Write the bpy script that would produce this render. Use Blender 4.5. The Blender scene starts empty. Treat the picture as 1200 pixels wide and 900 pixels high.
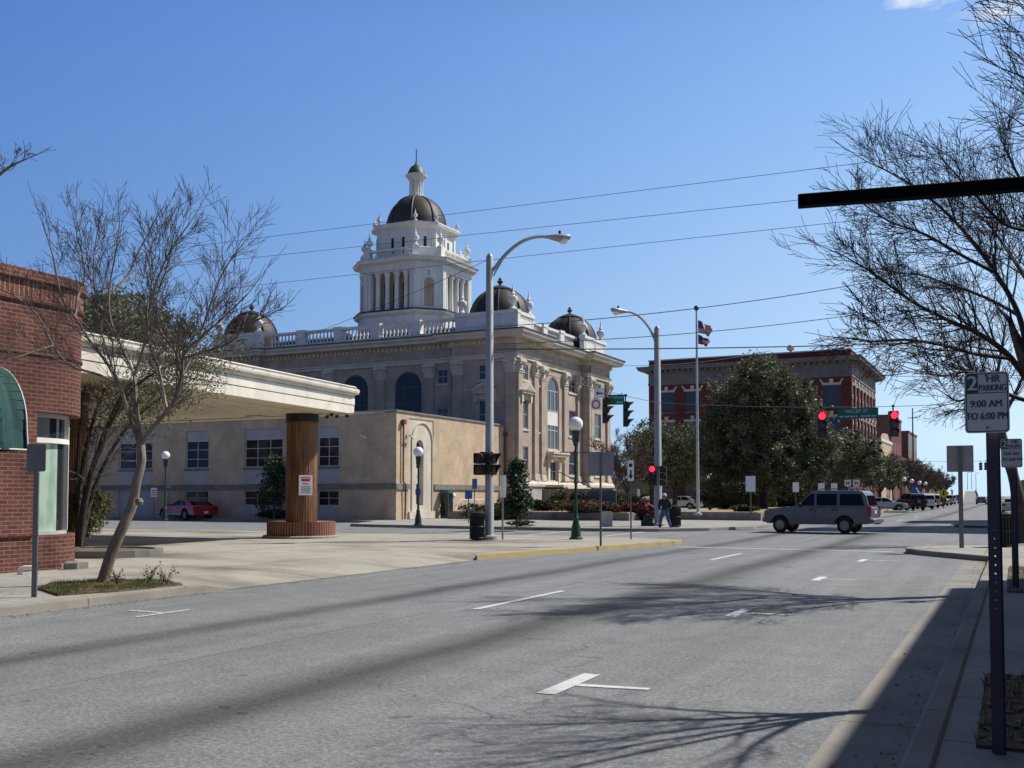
import bpy, bmesh, math, random
from mathutils import Vector, Matrix
C = bpy.context.scene.collection
R_ = math.radians
rnd = random.Random(11)

# ------------------------------------------------------------------ camera maths (photo pixels -> world)
YAW = R_(26.2); PITCH = R_(2.5); FPX = 1200.0; EYE = 1.6
SY = 131 - FPX*math.tan(PITCH)                     # rest of the horizon drop is lens shift, in photo pixels
Fh = Vector((-math.sin(YAW), math.cos(YAW), 0)); Rt = Vector((math.cos(YAW), math.sin(YAW), 0)); Zv = Vector((0, 0, 1))
Fc = Fh*math.cos(PITCH) + Zv*math.sin(PITCH); Uc = Zv*math.cos(PITCH) - Fh*math.sin(PITCH)
EYEV = Vector((0, 0, EYE))
def ray(px, py):
    return Fc + Rt*((px-600)/FPX) + Uc*((450+SY-py)/FPX)
def G(px, py, z=0.0):
    r = ray(px, py); return EYEV + r*((z-EYE)/r.z)
def D(px, py, d):
    r = ray(px, py); return EYEV + r*(d/r.dot(Fh))
def gx(px, d):                                      # ground position (x, y) under a column at forward distance d
    p = D(px, 581, d); return p.x, p.y

# ------------------------------------------------------------------ mesh builder
ORG = {}
class MB:
    def __init__(s, M=None):
        s.v = []; s.f = []; s.mi = []; s.uv = {}; s.M = M; s.m = 0
    def add(s, vs, fs, uvs=None):
        b = len(s.v)
        if s.M is not None: vs = [s.M @ Vector(p) for p in vs]
        s.v += [tuple(p) for p in vs]
        for k, f in enumerate(fs):
            if uvs: s.uv[len(s.f)] = uvs[k]
            s.f.append(tuple(b+i for i in f)); s.mi.append(s.m)
    def box(s, x0, y0, z0, x1, y1, z1):
        if x0 > x1: x0, x1 = x1, x0
        if y0 > y1: y0, y1 = y1, y0
        s.add([(x0,y0,z0),(x1,y0,z0),(x1,y1,z0),(x0,y1,z0),(x0,y0,z1),(x1,y0,z1),(x1,y1,z1),(x0,y1,z1)],
              [(0,3,2,1),(4,5,6,7),(0,1,5,4),(1,2,6,5),(2,3,7,6),(3,0,4,7)])
    def bbox(s, x0, y0, z0, x1, y1, z1, b=.02):      # box with chamfered vertical edges and top
        x0, x1 = min(x0,x1), max(x0,x1); y0, y1 = min(y0,y1), max(y0,y1)
        def ring(i, z): return [(x0+i+b,y0+i,z),(x1-i-b,y0+i,z),(x1-i,y0+i+b,z),(x1-i,y1-i-b,z),(x1-i-b,y1-i,z),(x0+i+b,y1-i,z),(x0+i,y1-i-b,z),(x0+i,y0+i+b,z)]
        vs = ring(0,z0)+ring(0,z1-b)+ring(b,z1); fs = [tuple(range(7,-1,-1)), tuple(range(16,24))]
        for r in (0,8):
            for i in range(8): j=(i+1)%8; fs.append((r+i,r+j,r+8+j,r+8+i))
        s.add(vs, fs)
    def prism(s, poly, z0, z1, bottom=True):
        n = len(poly)
        vs = [(x,y,z0) for x,y in poly]+[(x,y,z1) for x,y in poly]
        fs = [tuple(range(n,2*n))]+[(i,(i+1)%n,n+(i+1)%n,n+i) for i in range(n)]
        if bottom: fs.append(tuple(range(n-1,-1,-1)))
        s.add(vs, fs)
    def sheet(s, poly, z):
        s.add([(p[0],p[1],z) for p in poly], [tuple(range(len(poly)))])
    def tube(s, pts, rad, n=6, caps=True):
        pts = [Vector(p) for p in pts]; m = len(pts)
        if not isinstance(rad, (list, tuple)): rad = [rad]*m
        vs = []; prev = None
        for i in range(m):
            t = (pts[min(i+1,m-1)]-pts[max(i-1,0)])
            if t.length < 1e-9: t = Vector((0,0,1))
            t.normalize()
            if prev is None:
                a = Vector((1,0,0)) if abs(t.x) < .9 else Vector((0,1,0)); a = (a-t*a.dot(t)).normalized()
            else:
                a = prev-t*prev.dot(t); a = a.normalized() if a.length > 1e-6 else t.orthogonal().normalized()
            prev = a; b = t.cross(a)
            for k in range(n):
                w = 2*math.pi*k/n; vs.append(pts[i]+(a*math.cos(w)+b*math.sin(w))*rad[i])
        fs = []
        for i in range(m-1):
            for k in range(n):
                j = (k+1)%n; fs.append((i*n+k, i*n+j, (i+1)*n+j, (i+1)*n+k))
        if caps: fs += [tuple(range(n-1,-1,-1)), tuple((m-1)*n+k for k in range(n))]
        s.add(vs, fs)
    def cyl(s, x, y, z0, z1, r0, r1=None, n=16):
        s.lathe(x, y, [(r0,z0),(r0 if r1 is None else r1, z1)], n)
    def lathe(s, x, y, prof, n=20, ph=0.0, caps=True):
        vs = []; fs = []; m = len(prof)
        for r, z in prof:
            for k in range(n):
                w = 2*math.pi*k/n+ph; vs.append((x+r*math.cos(w), y+r*math.sin(w), z))
        for i in range(m-1):
            for k in range(n):
                j = (k+1)%n; fs.append((i*n+k, i*n+j, (i+1)*n+j, (i+1)*n+k))
        if caps: fs += [tuple(range(n-1,-1,-1)), tuple((m-1)*n+k for k in range(n))]
        s.add(vs, fs)
    def sphere(s, c, r, n=14, sz=1.0):
        k = n//2
        s.lathe(c[0], c[1], [(max(r*math.sin(math.pi*i/k), r*.02), c[2]-r*sz*math.cos(math.pi*i/k)) for i in range(k+1)], n)
    def sweep(s, poly, prof):                        # profile [(outward, z)] round a closed CCW plan polygon
        n = len(poly); P = [Vector((a[0],a[1])) for a in poly]; nr = []
        for i in range(n):
            d = (P[(i+1)%n]-P[i]).normalized(); nr.append(Vector((d.y,-d.x)))
        mt = []
        for i in range(n):
            a, b = nr[i-1], nr[i]; mt.append((a+b)/(1+a.dot(b)))
        vs = []; fs = []
        for o, z in prof:
            for i in range(n):
                q = P[i]+mt[i]*o; vs.append((q.x,q.y,z))
        for k in range(len(prof)-1):
            for i in range(n):
                j = (i+1)%n; fs.append((k*n+i,k*n+j,(k+1)*n+j,(k+1)*n+i))
        s.add(vs, fs)
    def build(s, name, mat, parent=None, smooth=False, loc=None, local=False, ang=40):
        org = Vector((0,0,0))
        if parent is not None: org = ORG.get(parent.name, org)
        elif loc is not None: org = Vector(loc)
        me = bpy.data.meshes.new(name)
        vs = s.v if (local or org.length == 0) else [(p[0]-org.x,p[1]-org.y,p[2]-org.z) for p in s.v]
        me.from_pydata(vs, [], s.f)
        mats = mat if isinstance(mat, (list,tuple)) else [mat]
        for m in mats: me.materials.append(m)
        if len(mats) > 1: me.polygons.foreach_set('material_index', s.mi)
        if s.uv:
            ul = me.uv_layers.new(name='UVMap')
            for fi, uvs in s.uv.items():
                p = me.polygons[fi]
                for q, li in enumerate(p.loop_indices): ul.data[li].uv = uvs[q]
        if smooth:
            me.polygons.foreach_set('use_smooth', [True]*len(me.polygons)); me.set_sharp_from_angle(angle=R_(ang))
        me.update()
        o = bpy.data.objects.new(name, me); C.objects.link(o)
        if parent is not None: o.parent = parent
        elif loc is not None: o.location = org
        ORG[o.name] = org if not local else Vector((0,0,0))
        return o

class Fac:                                            # a facade plane: u to the right, n out to the viewer, z up
    def __init__(s, ox, oy, deg):
        a = R_(deg); s.o = Vector((ox,oy,0)); s.u = Vector((math.cos(a),math.sin(a),0)); s.n = Vector((math.sin(a),-math.cos(a),0))
    def p(s, u, n, z): return s.o+s.u*u+s.n*n+Zv*z
    def box(s, mb, u0, u1, n0, n1, z0, z1):
        mb.add([s.p(u,n,z) for z in (z0,z1) for u,n in ((u0,n1),(u1,n1),(u1,n0),(u0,n0))],
               [(0,3,2,1),(4,5,6,7),(0,1,5,4),(1,2,6,5),(2,3,7,6),(3,0,4,7)])
    def poly(s, mb, pts, n0, n1):                    # (u,z) polygon (CCW seen from outside) extruded n0 -> n1
        k = len(pts)
        mb.add([s.p(u,n1,z) for u,z in pts]+[s.p(u,n0,z) for u,z in pts],
               [tuple(range(k))]+[tuple(range(2*k-1,k-1,-1))]+[(i,k+i,k+(i+1)%k,(i+1)%k) for i in range(k)])
    def face(s, mb, pts, n):
        mb.add([s.p(u,n,z) for u,z in pts], [tuple(range(len(pts)))])
def arcpts(a, b, zs, k=12):                          # from right spring over the top to left spring
    c = (a+b)/2; r = (b-a)/2
    return [(c+r*math.cos(math.pi*i/k), zs+r*math.sin(math.pi*i/k)) for i in range(k+1)]
def wall(mb, F, u0, u1, z0, z1, holes, depth=.2):    # holes: (ua, ub, za, zb, arch)
    us = sorted({u0,u1}|{h[0] for h in holes}|{h[1] for h in holes}); zs = sorted({z0,z1}|{h[2] for h in holes}|{h[3] for h in holes})
    for i in range(len(us)-1):
        for j in range(len(zs)-1):
            cu, cz = (us[i]+us[i+1])/2, (zs[j]+zs[j+1])/2
            if any(h[0]<cu<h[1] and h[2]<cz<h[3] for h in holes): continue
            F.face(mb, [(us[i],zs[j]),(us[i+1],zs[j]),(us[i+1],zs[j+1]),(us[i],zs[j+1])], 0)
    for h in holes:
        a,b,c,d = h[:4]; arch = len(h) > 4 and h[4]
        if arch:
            sp = d-(b-a)/2; A = arcpts(a,b,sp); k = len(A)-1
            for i in range(k):
                cor = (b,d) if i < k//2 else (a,d)
                F.face(mb, [A[i],cor,A[i+1]], 0)
            F.face(mb, [A[k//2],(b,d),(a,d)], 0)
            path = [(b,c)]+A+[(a,c)]
        else: path = [(b,c),(b,d),(a,d),(a,c)]
        path = path+[path[0]]
        for p, q in zip(path, path[1:]):
            mb.add([F.p(p[0],0,p[1]),F.p(q[0],0,q[1]),F.p(q[0],-depth,q[1]),F.p(p[0],-depth,p[1])], [(0,1,2,3)])
def window(F, a, b, c, d, depth, parent, fm, gm, cols=2, rows=2, arch=False, fw=.07, sill=None, name='window'):
    fr = MB(); n0, n1 = -depth+.001, -depth+.07
    sp = d-(b-a)/2 if arch else d
    F.box(fr, a, a+fw, n0, n1, c, sp); F.box(fr, b-fw, b, n0, n1, c, sp); F.box(fr, a+fw, b-fw, n0, n1, c, c+fw)
    if arch:
        A = arcpts(a,b,sp); B = arcpts(a+fw,b-fw,sp)
        for i in range(len(A)-1): F.poly(fr, [B[i],A[i],A[i+1],B[i+1]], n0, n1)
    else: F.box(fr, a+fw, b-fw, n0, n1, d-fw, d)
    mw = fw*.55
    for i in range(1, cols):
        u = a+(b-a)*i/cols; F.box(fr, u-mw/2, u+mw/2, n0, n1-.01, c+fw, (d-fw) if not arch else sp)
    for j in range(1, rows):
        z = c+(sp-c)*j/rows; F.box(fr, a+fw, b-fw, n0, n1-.005, z-mw/2, z+mw/2)
    if arch: F.box(fr, a+fw, b-fw, n0, n1-.002, sp-mw/2, sp+mw/2); 
    w = fr.build(name, fm, parent)
    g = MB()
    pts = [(a,c),(b,c)]+(arcpts(a,b,sp) if arch else [(b,d),(a,d)])
    if arch: pts = [(a,c),(b,c)]+arcpts(a,b,sp)
    F.face(g, pts, -depth+.025); g.build('pane', gm, w)
    if sill is not None:
        q = MB(); F.box(q, a-.1, b+.1, -depth+.002, .09, c-.13, c-.003); q.build('sill', sill, w)
    return w

# ------------------------------------------------------------------ scene objects
def empty(name, loc, rz=0):
    o = bpy.data.objects.new(name, None); o.empty_display_size = .3; C.objects.link(o); o.location = loc; o.rotation_euler = (0,0,rz)
    ORG[o.name] = Vector(loc) if rz == 0 else Vector((0,0,0)); return o
def tag(o, label, cat, group=None):
    o['label'] = label; o['category'] = cat
    if group: o['group'] = group
    return o
def struct(o): o['kind'] = 'structure'; return o
def thing(name, label, cat, loc, rz=0, group=None, local=False):
    o = empty(name, loc, rz); tag(o, label, cat, group)
    if local: ORG[o.name] = Vector((0,0,0))
    return o
def dup(root, loc, rz=0, label=None, sc=None):
    def rec(o, par):
        c = o.copy(); C.objects.link(c)
        if par is not None: c.parent = par
        for ch in list(o.children): rec(ch, c)
        return c
    r = rec(root, None); r.location = loc; r.rotation_euler = (0,0,rz)
    if label: r['label'] = label
    if sc: r.scale = (sc,)*3 if not isinstance(sc, tuple) else sc
    return r

# ------------------------------------------------------------------ materials
def nodes(name):
    m = bpy.data.materials.new(name); m.use_nodes = True; nt = m.node_tree; b = nt.nodes['Principled BSDF']; return m, nt, b
def N(nt, t, **kw):
    n = nt.nodes.new(t)
    for k, v in kw.items():
        if k.startswith('_'): setattr(n, k[1:], v)
        else: n.inputs[k.replace('__',' ')].default_value = v
    return n
def math_(nt, op, a, b=None, c=None):
    n = nt.nodes.new('ShaderNodeMath'); n.operation = op
    for i, x in enumerate((a,b,c)):
        if x is None: continue
        if isinstance(x, (int,float)): n.inputs[i].default_value = x
        else: nt.links.new(x, n.inputs[i])
    return n.outputs[0]
def mixc(nt, fac, a, b, mode='MIX'):
    n = nt.nodes.new('ShaderNodeMix'); n.data_type = 'RGBA'; n.blend_type = mode
    for s, x in ((0,fac),(6,a),(7,b)):
        if isinstance(x, (int,float)): n.inputs[s].default_value = x
        elif isinstance(x, (tuple,list)): n.inputs[s].default_value = (*x[:3],1)
        else: nt.links.new(x, n.inputs[s])
    return n.outputs[2]
def noise(nt, vec, scale, detail=4, rough=.55):
    n = nt.nodes.new('ShaderNodeTexNoise'); n.inputs['Scale'].default_value = scale; n.inputs['Detail'].default_value = detail; n.inputs['Roughness'].default_value = rough
    if vec is not None: nt.links.new(vec, n.inputs['Vector'])
    return n.outputs['Fac']
def ramp(nt, fac, stops):
    n = nt.nodes.new('ShaderNodeValToRGB'); nt.links.new(fac, n.inputs[0]); e = n.color_ramp.elements
    while len(e) < len(stops): e.new(.5)
    for q, (p, c) in zip(e, stops):
        q.position = p; q.color = (*c,1) if isinstance(c,(tuple,list)) else (c,c,c,1)
    return n.outputs[0]
def pos(nt, stretch=None):
    g = nt.nodes.new('ShaderNodeNewGeometry').outputs['Position']
    if stretch:
        m = nt.nodes.new('ShaderNodeMapping'); m.inputs['Scale'].default_value = stretch; nt.links.new(g, m.inputs[0]); g = m.outputs[0]
    return g
def objc(nt, stretch=None):
    g = nt.nodes.new('ShaderNodeTexCoord').outputs['Object']
    if stretch:
        m = nt.nodes.new('ShaderNodeMapping'); m.inputs['Scale'].default_value = stretch; nt.links.new(g, m.inputs[0]); g = m.outputs[0]
    return g
def bump(nt, b, h, strength=.3, dist=.02):
    n = nt.nodes.new('ShaderNodeBump'); n.inputs['Strength'].default_value = strength; n.inputs['Distance'].default_value = dist
    nt.links.new(h, n.inputs['Height']); nt.links.new(n.outputs[0], b.inputs['Normal'])
def mat(name, col, rough=.6, metal=0.0, var=.25, scale=2.0, stretch=None, bmp=0.0, spec=None, use_obj=False, grime=0.0):
    m, nt, b = nodes(name)
    v = objc(nt, stretch) if use_obj else pos(nt, stretch)
    f = noise(nt, v, scale, 6, .6)
    c = ramp(nt, f, [(.3, tuple(x*(1-var) for x in col)), (.7, tuple(min(1,x*(1+var)) for x in col))])
    if grime:
        g = noise(nt, pos(nt, (1.3,1.3,.22)), .9, 5, .65)
        c = mixc(nt, ramp(nt, g, [(.48,0.0),(.75,grime)]), c, tuple(x*.35 for x in col))
    nt.links.new(c, b.inputs['Base Color']); b.inputs['Roughness'].default_value = rough; b.inputs['Metallic'].default_value = metal
    if spec is not None: b.inputs['Specular IOR Level'].default_value = spec
    if bmp: bump(nt, b, noise(nt, v, scale*6, 4), bmp, .01)
    return m
def wallvec(nt):                                      # (along the wall, height) for any vertical wall
    g = nt.nodes.new('ShaderNodeNewGeometry'); p = nt.nodes.new('ShaderNodeSeparateXYZ'); q = nt.nodes.new('ShaderNodeSeparateXYZ')
    nt.links.new(g.outputs['Position'], p.inputs[0]); nt.links.new(g.outputs['True Normal'], q.inputs[0])
    ax = math_(nt,'ABSOLUTE',q.outputs[0]); ay = math_(nt,'ABSOLUTE',q.outputs[1])
    u = math_(nt,'ADD',math_(nt,'MULTIPLY',p.outputs[0],ay),math_(nt,'MULTIPLY',p.outputs[1],ax))
    c = nt.nodes.new('ShaderNodeCombineXYZ'); nt.links.new(u, c.inputs[0]); nt.links.new(p.outputs[2], c.inputs[1]); return c.outputs[0]
def brick(name, c1, c2, mortar, bw=.22, bh=.075, mo=.01, uv=False, grime=.3, rough=.85, soft=.15, var=.3):
    m, nt, b = nodes(name)
    if uv:
        u = nt.nodes.new('ShaderNodeUVMap').outputs[0]
    else: u = wallvec(nt)
    t = nt.nodes.new('ShaderNodeTexBrick'); nt.links.new(u, t.inputs['Vector'])
    t.inputs['Scale'].default_value = 1; t.inputs['Brick Width'].default_value = bw; t.inputs['Row Height'].default_value = bh
    t.inputs['Mortar Size'].default_value = mo; t.inputs['Mortar Smooth'].default_value = soft; t.inputs['Bias'].default_value = -.1
    t.inputs['Color1'].default_value = (*c1,1); t.inputs['Color2'].default_value = (*c2,1); t.inputs['Mortar'].default_value = (*mortar,1)
    f = noise(nt, pos(nt), .8, 6, .65)
    c = mixc(nt, 1.0, t.outputs['Color'], ramp(nt, f, [(.28,1-var),(.72,1+var*.5)]), 'MULTIPLY')
    g = noise(nt, pos(nt,(1.1,1.1,.25)), .7, 6, .65)
    c = mixc(nt, ramp(nt, g, [(.5,0.0),(.78,grime)]), c, tuple(x*.4 for x in c1))
    nt.links.new(c, b.inputs['Base Color']); b.inputs['Roughness'].default_value = rough; b.inputs['Specular IOR Level'].default_value = .25
    bump(nt, b, math_(nt,'SUBTRACT',1.0,t.outputs['Fac']), .35, .008)
    return m
def glass(name, col=(.02,.025,.03), blind=None, rough=.06, spec=.42):
    m, nt, b = nodes(name)
    c = col
    if blind:
        f = noise(nt, pos(nt,(.35,.35,.5)), 1.4, 2)
        c = mixc(nt, ramp(nt, f, [(.48,0.0),(.56,1.0)]), col, blind); nt.links.new(c, b.inputs['Base Color'])
    else: b.inputs['Base Color'].default_value = (*col,1)
    b.inputs['Roughness'].default_value = rough; b.inputs['Specular IOR Level'].default_value = spec
    bump(nt, b, noise(nt, pos(nt), .7, 2), .05, .05)
    return m
def paint(name, col, rough=.35, coat=.0, metal=0.0):
    m, nt, b = nodes(name); f = noise(nt, objc(nt), 3.0, 4)
    nt.links.new(ramp(nt, f, [(.3,tuple(x*.88 for x in col)),(.7,tuple(min(1,x*1.08) for x in col))]), b.inputs['Base Color'])
    b.inputs['Roughness'].default_value = rough; b.inputs['Metallic'].default_value = metal; b.inputs['Coat Weight'].default_value = coat; b.inputs['Coat Roughness'].default_value = .08
    return m
def emit(name, col, st):
    m, nt, b = nodes(name); b.inputs['Base Color'].default_value = (*[x*.4 for x in col],1); b.inputs['Emission Color'].default_value = (*col,1); b.inputs['Emission Strength'].default_value = st; return m
def leafmat(name, dark, light, scale=.9, rough=.55, trans=.25):
    m, nt, b = nodes(name)
    f = noise(nt, pos(nt), scale, 3); f2 = noise(nt, pos(nt), scale*9, 2)
    f3 = math_(nt,'ADD',math_(nt,'MULTIPLY',f,.55),math_(nt,'MULTIPLY',f2,.45))
    c = ramp(nt, f3, [(.36,dark),(.64,light)]); nt.links.new(c, b.inputs['Base Color'])
    b.inputs['Roughness'].default_value = rough; b.inputs['Specular IOR Level'].default_value = .35
    t = nt.nodes.new('ShaderNodeBsdfTranslucent'); nt.links.new(c, t.inputs[0]); x = nt.nodes.new('ShaderNodeMixShader'); x.inputs[0].default_value = trans
    o = nt.nodes['Material Output']; nt.links.new(b.outputs[0], x.inputs[1]); nt.links.new(t.outputs[0], x.inputs[2]); nt.links.new(x.outputs[0], o.inputs[0])
    return m

def asphalt_mat(name, base, main=True):
    m, nt, b = nodes(name)
    p = pos(nt); sx = nt.nodes.new('ShaderNodeSeparateXYZ'); nt.links.new(p, sx.inputs[0])
    fine = math_(nt,'ADD',math_(nt,'MULTIPLY',noise(nt, p, 24, 4, .85),.6),math_(nt,'MULTIPLY',noise(nt, p, 85, 2, .8),.4)); mid = noise(nt, p, 2.2, 6, .65); big = math_(nt,'ADD',math_(nt,'MULTIPLY',noise(nt, pos(nt,(.35,.12,1)), 1.0, 5, .6),.55),math_(nt,'MULTIPLY',noise(nt, pos(nt,(2.4,.07,1)), 1.0, 4, .6),.45))
    k = math_(nt,'MULTIPLY',ramp(nt, fine, [(.34,.38),(.5,.93),(.66,1.95)]),ramp(nt, mid, [(.3,.86),(.7,1.12)]))
    k = math_(nt,'MULTIPLY',k,ramp(nt, big, [(.34,.78),(.66,1.18)]))
    if main:                                          # oil streaks down the middle of each lane, worn wheel paths beside them
        wob = math_(nt,'MULTIPLY',math_(nt,'SUBTRACT',noise(nt, pos(nt,(.05,.16,1)), 1.0, 3),.5),.5)
        st = None
        for cx, w, amt in ((-5.35,.45,.64),(-8.82,.36,.62)):
            d = math_(nt,'DIVIDE',math_(nt,'ADD',math_(nt,'SUBTRACT',sx.outputs[0],cx),wob),w)
            g = math_(nt,'MULTIPLY',math_(nt,'POWER',2.718,math_(nt,'MULTIPLY',math_(nt,'MULTIPLY',d,d),-1.0)),amt)
            st = g if st is None else math_(nt,'ADD',st,g)
        st = math_(nt,'MULTIPLY',st,ramp(nt, noise(nt, pos(nt,(1.2,.12,1)), 1.3, 4), [(.25,.65),(.6,1.0)]))
        k = math_(nt,'MULTIPLY',k,math_(nt,'SUBTRACT',1.0,st))
        # a seam between paving passes and thin cracks
        cr = nt.nodes.new('ShaderNodeTexVoronoi'); cr.feature = 'DISTANCE_TO_EDGE'; cr.inputs['Scale'].default_value = .22
        wv = nt.nodes.new('ShaderNodeVectorMath'); wv.operation = 'ADD'; nz = nt.nodes.new('ShaderNodeTexNoise'); nz.inputs['Scale'].default_value = 1.3; nz.inputs['Detail'].default_value = 5
        nt.links.new(p, nz.inputs['Vector']); nt.links.new(p, wv.inputs[0]); nt.links.new(nz.outputs['Color'], wv.inputs[1]); nt.links.new(wv.outputs[0], cr.inputs['Vector'])
        cm = math_(nt,'MULTIPLY',math_(nt,'LESS_THAN',cr.outputs['Distance'],.0032),ramp(nt, noise(nt,p,.35,2),[(.48,0.0),(.56,.3)]))
        k = math_(nt,'MULTIPLY',k,math_(nt,'SUBTRACT',1.0,cm))
        wq = math_(nt,'MULTIPLY',math_(nt,'SUBTRACT',noise(nt,p,1.1,5),.5),.12)
        sm = math_(nt,'LESS_THAN',math_(nt,'ABSOLUTE',math_(nt,'ADD',math_(nt,'ADD',sx.outputs[0],7.28),wq)),.014); k = math_(nt,'MULTIPLY',k,math_(nt,'SUBTRACT',1.0,math_(nt,'MULTIPLY',sm,.38)))
        dr_ = math_(nt,'MULTIPLY',math_(nt,'GREATER_THAN',noise(nt,p,7.5,2),.66),math_(nt,'MULTIPLY',st,.75)); k = math_(nt,'MULTIPLY',k,math_(nt,'SUBTRACT',1.0,dr_))
        spots = math_(nt,'MULTIPLY',math_(nt,'GREATER_THAN',noise(nt,p,3.1,2),.715),.35)
        k = math_(nt,'MULTIPLY',k,math_(nt,'SUBTRACT',1.0,spots))
    c = mixc(nt, 1.0, base, k, 'MULTIPLY'); nt.links.new(c, b.inputs['Base Color'])
    b.inputs['Roughness'].default_value = .82; b.inputs['Specular IOR Level'].default_value = .35
    bump(nt, b, fine, .55, .008); return m
def concrete_mat(name, base, jx=1.5, jy=1.5, stain=.35, jw=.012):
    m, nt, b = nodes(name); p = pos(nt); sx = nt.nodes.new('ShaderNodeSeparateXYZ'); nt.links.new(p, sx.inputs[0])
    f = noise(nt, p, 1.1, 7, .65); f2 = noise(nt, p, 28, 3); f3 = noise(nt, pos(nt,(.25,.5,1)), .9, 5)
    k = math_(nt,'MULTIPLY',ramp(nt,f,[(.3,.86),(.7,1.1)]),ramp(nt,f2,[(.3,.92),(.7,1.08)]))
    k = math_(nt,'MULTIPLY',k,math_(nt,'SUBTRACT',1.0,ramp(nt,f3,[(.47,0.0),(.72,stain)])))
    j = None
    for o, s in ((sx.outputs[0],jx),(sx.outputs[1],jy)):
        if not s: continue
        a = math_(nt,'LESS_THAN',math_(nt,'ABSOLUTE',math_(nt,'SUBTRACT',math_(nt,'FRACT',math_(nt,'DIVIDE',o,s)),.5)),jw/s)
        j = a if j is None else math_(nt,'MAXIMUM',j,a)
    if j is not None: k = math_(nt,'MULTIPLY',k,math_(nt,'SUBTRACT',1.0,math_(nt,'MULTIPLY',j,.5)))
    c = mixc(nt, 1.0, base, k, 'MULTIPLY'); nt.links.new(c, b.inputs['Base Color']); b.inputs['Roughness'].default_value = .85; b.inputs['Specular IOR Level'].default_value = .25
    bump(nt, b, f2, .3, .006); return m
def worn_paint(name, col, under, thr=.5):
    m, nt, b = nodes(name); p = pos(nt); f = noise(nt, p, 16, 8, .75)
    c = mixc(nt, ramp(nt,f,[(thr-.1,0.0),(thr+.02,1.0)]), under, col); nt.links.new(c, b.inputs['Base Color']); b.inputs['Roughness'].default_value = .7
    return m
def wood_mat(name):
    m, nt, b = nodes(name); g = nt.nodes.new('ShaderNodeTexCoord').outputs['Object']
    mp = nt.nodes.new('ShaderNodeMapping'); mp.inputs['Scale'].default_value = (6,6,.35); nt.links.new(g, mp.inputs[0])
    f = noise(nt, mp.outputs[0], 1.6, 6, .7); f2 = noise(nt, objc(nt,(1.2,1.2,.5)), 1.0, 3)
    c = ramp(nt, f, [(.28,(.07,.03,.012)),(.5,(.20,.092,.034)),(.72,(.36,.19,.075))])
    c = mixc(nt, 1.0, c, ramp(nt,f2,[(.3,.55),(.7,1.15)]), 'MULTIPLY')
    nt.links.new(c, b.inputs['Base Color']); b.inputs['Roughness'].default_value = .55; bump(nt, b, f, .4, .01); return m

M = {}
M['asphalt'] = asphalt_mat('asphalt', (.20,.207,.213))
M['asphalt2'] = asphalt_mat('asphalt_side', (.205,.212,.218), False)
M['concrete'] = concrete_mat('concrete_walk', (.34,.325,.295))
M['lot'] = concrete_mat('concrete_lot', (.37,.345,.295), 4.2, 3.6, .62, .022)
M['gutter'] = concrete_mat('concrete_gutter', (.27,.255,.23), 0, 3.05, .3)
M['kerb'] = concrete_mat('concrete_kerb', (.29,.27,.235), 0, 3.05, .45)
M['yellow'] = worn_paint('yellow_kerb_paint', (.45,.33,.10), (.28,.25,.19), .5)
M['roadpaint'] = worn_paint('white_road_paint', (.62,.62,.60), (.2,.2,.19), .43)
M['fadedpaint'] = worn_paint('faded_road_paint', (.52,.52,.5), (.2,.2,.19), .5)
M['earth'] = mat('earth', (.13,.10,.06), .95, 0, .45, 3, None, .4)
M['ground'] = mat('ground_cover', (.15,.135,.09), .95, 0, .35, .06)
M['lawn'] = mat('winter_lawn', (.30,.215,.105), .95, 0, .3, 1.6, None, .4)
M['redbrick'] = brick('red_brick', (.165,.055,.042), (.09,.033,.027), (.235,.165,.14), .24, .08, .009, True, .3, .85, .4, .5)
M['redbrick2'] = brick('dark_red_brick', (.15,.038,.034), (.11,.03,.027), (.14,.07,.06), .24, .08, .008)
M['soldier'] = brick('soldier_brick', (.22,.075,.045), (.16,.05,.032), (.34,.25,.2), .105, .6, .012, True, .3)
M['buff'] = brick('buff_brick', (.60,.46,.315), (.53,.40,.27), (.52,.42,.31), .24, .08, .009, False, .34)
M['courtbrick'] = brick('courthouse_brick', (.485,.39,.315), (.415,.335,.27), (.45,.37,.30), .24, .08, .008, False, .18)
M['brownbrick'] = brick('brown_brick', (.20,.12,.10), (.16,.09,.075), (.2,.14,.12), .24, .08, .008)
M['stone'] = mat('limestone', (.58,.52,.43), .8, 0, .14, 1.2, None, .15, grime=.35)
M['stonebase'] = brick('granite_base', (.50,.47,.42), (.42,.40,.36), (.28,.26,.23), .9, .4, .014, False, .3)
M['whitetrim'] = mat('white_painted_stone', (.74,.72,.68), .65, 0, .08, 1.5, None, .08, grime=.28)
M['tan'] = mat('tan_stucco', (.46,.36,.24), .85, 0, .15, 1)
M['cream'] = mat('cream_panel', (.62,.58,.50), .7, 0, .1, 1.5, grime=.2)
M['copper'] = mat('dark_copper_roof', (.034,.030,.027), .6, .1, .5, 1.1, (1,1,.4), .1)
M['greencopper'] = mat('green_copper', (.05,.10,.085), .55, .2, .3, 2)
M['finial'] = mat('rusty_finial', (.11,.04,.03), .7, 0, .3, 3)
M['roof'] = mat('roof_felt', (.06,.058,.055), .9, 0, .3, .5)
M['gutterdark'] = mat('dark_gutter', (.025,.025,.028), .6)
M['bandstone'] = mat('grey_band_stone', (.20,.18,.165), .85, 0, .25, 2, grime=.4)
M['greystone'] = mat('grey_stone', (.18,.165,.155), .85, 0, .2, 1, grime=.4)
M['glass'] = glass('window_glass', (.018,.022,.028))
M['glassblind'] = glass('window_glass_blinds', (.018,.02,.024), (.05,.055,.06), spec=.3)
M['glassblue'] = glass('courthouse_glass', (.05,.06,.075))
M['frame'] = mat('pale_window_frame', (.46,.46,.45), .5, 0, .08)
M['darkframe'] = mat('dark_window_frame', (.10,.105,.11), .5, 0, .1)
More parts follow.
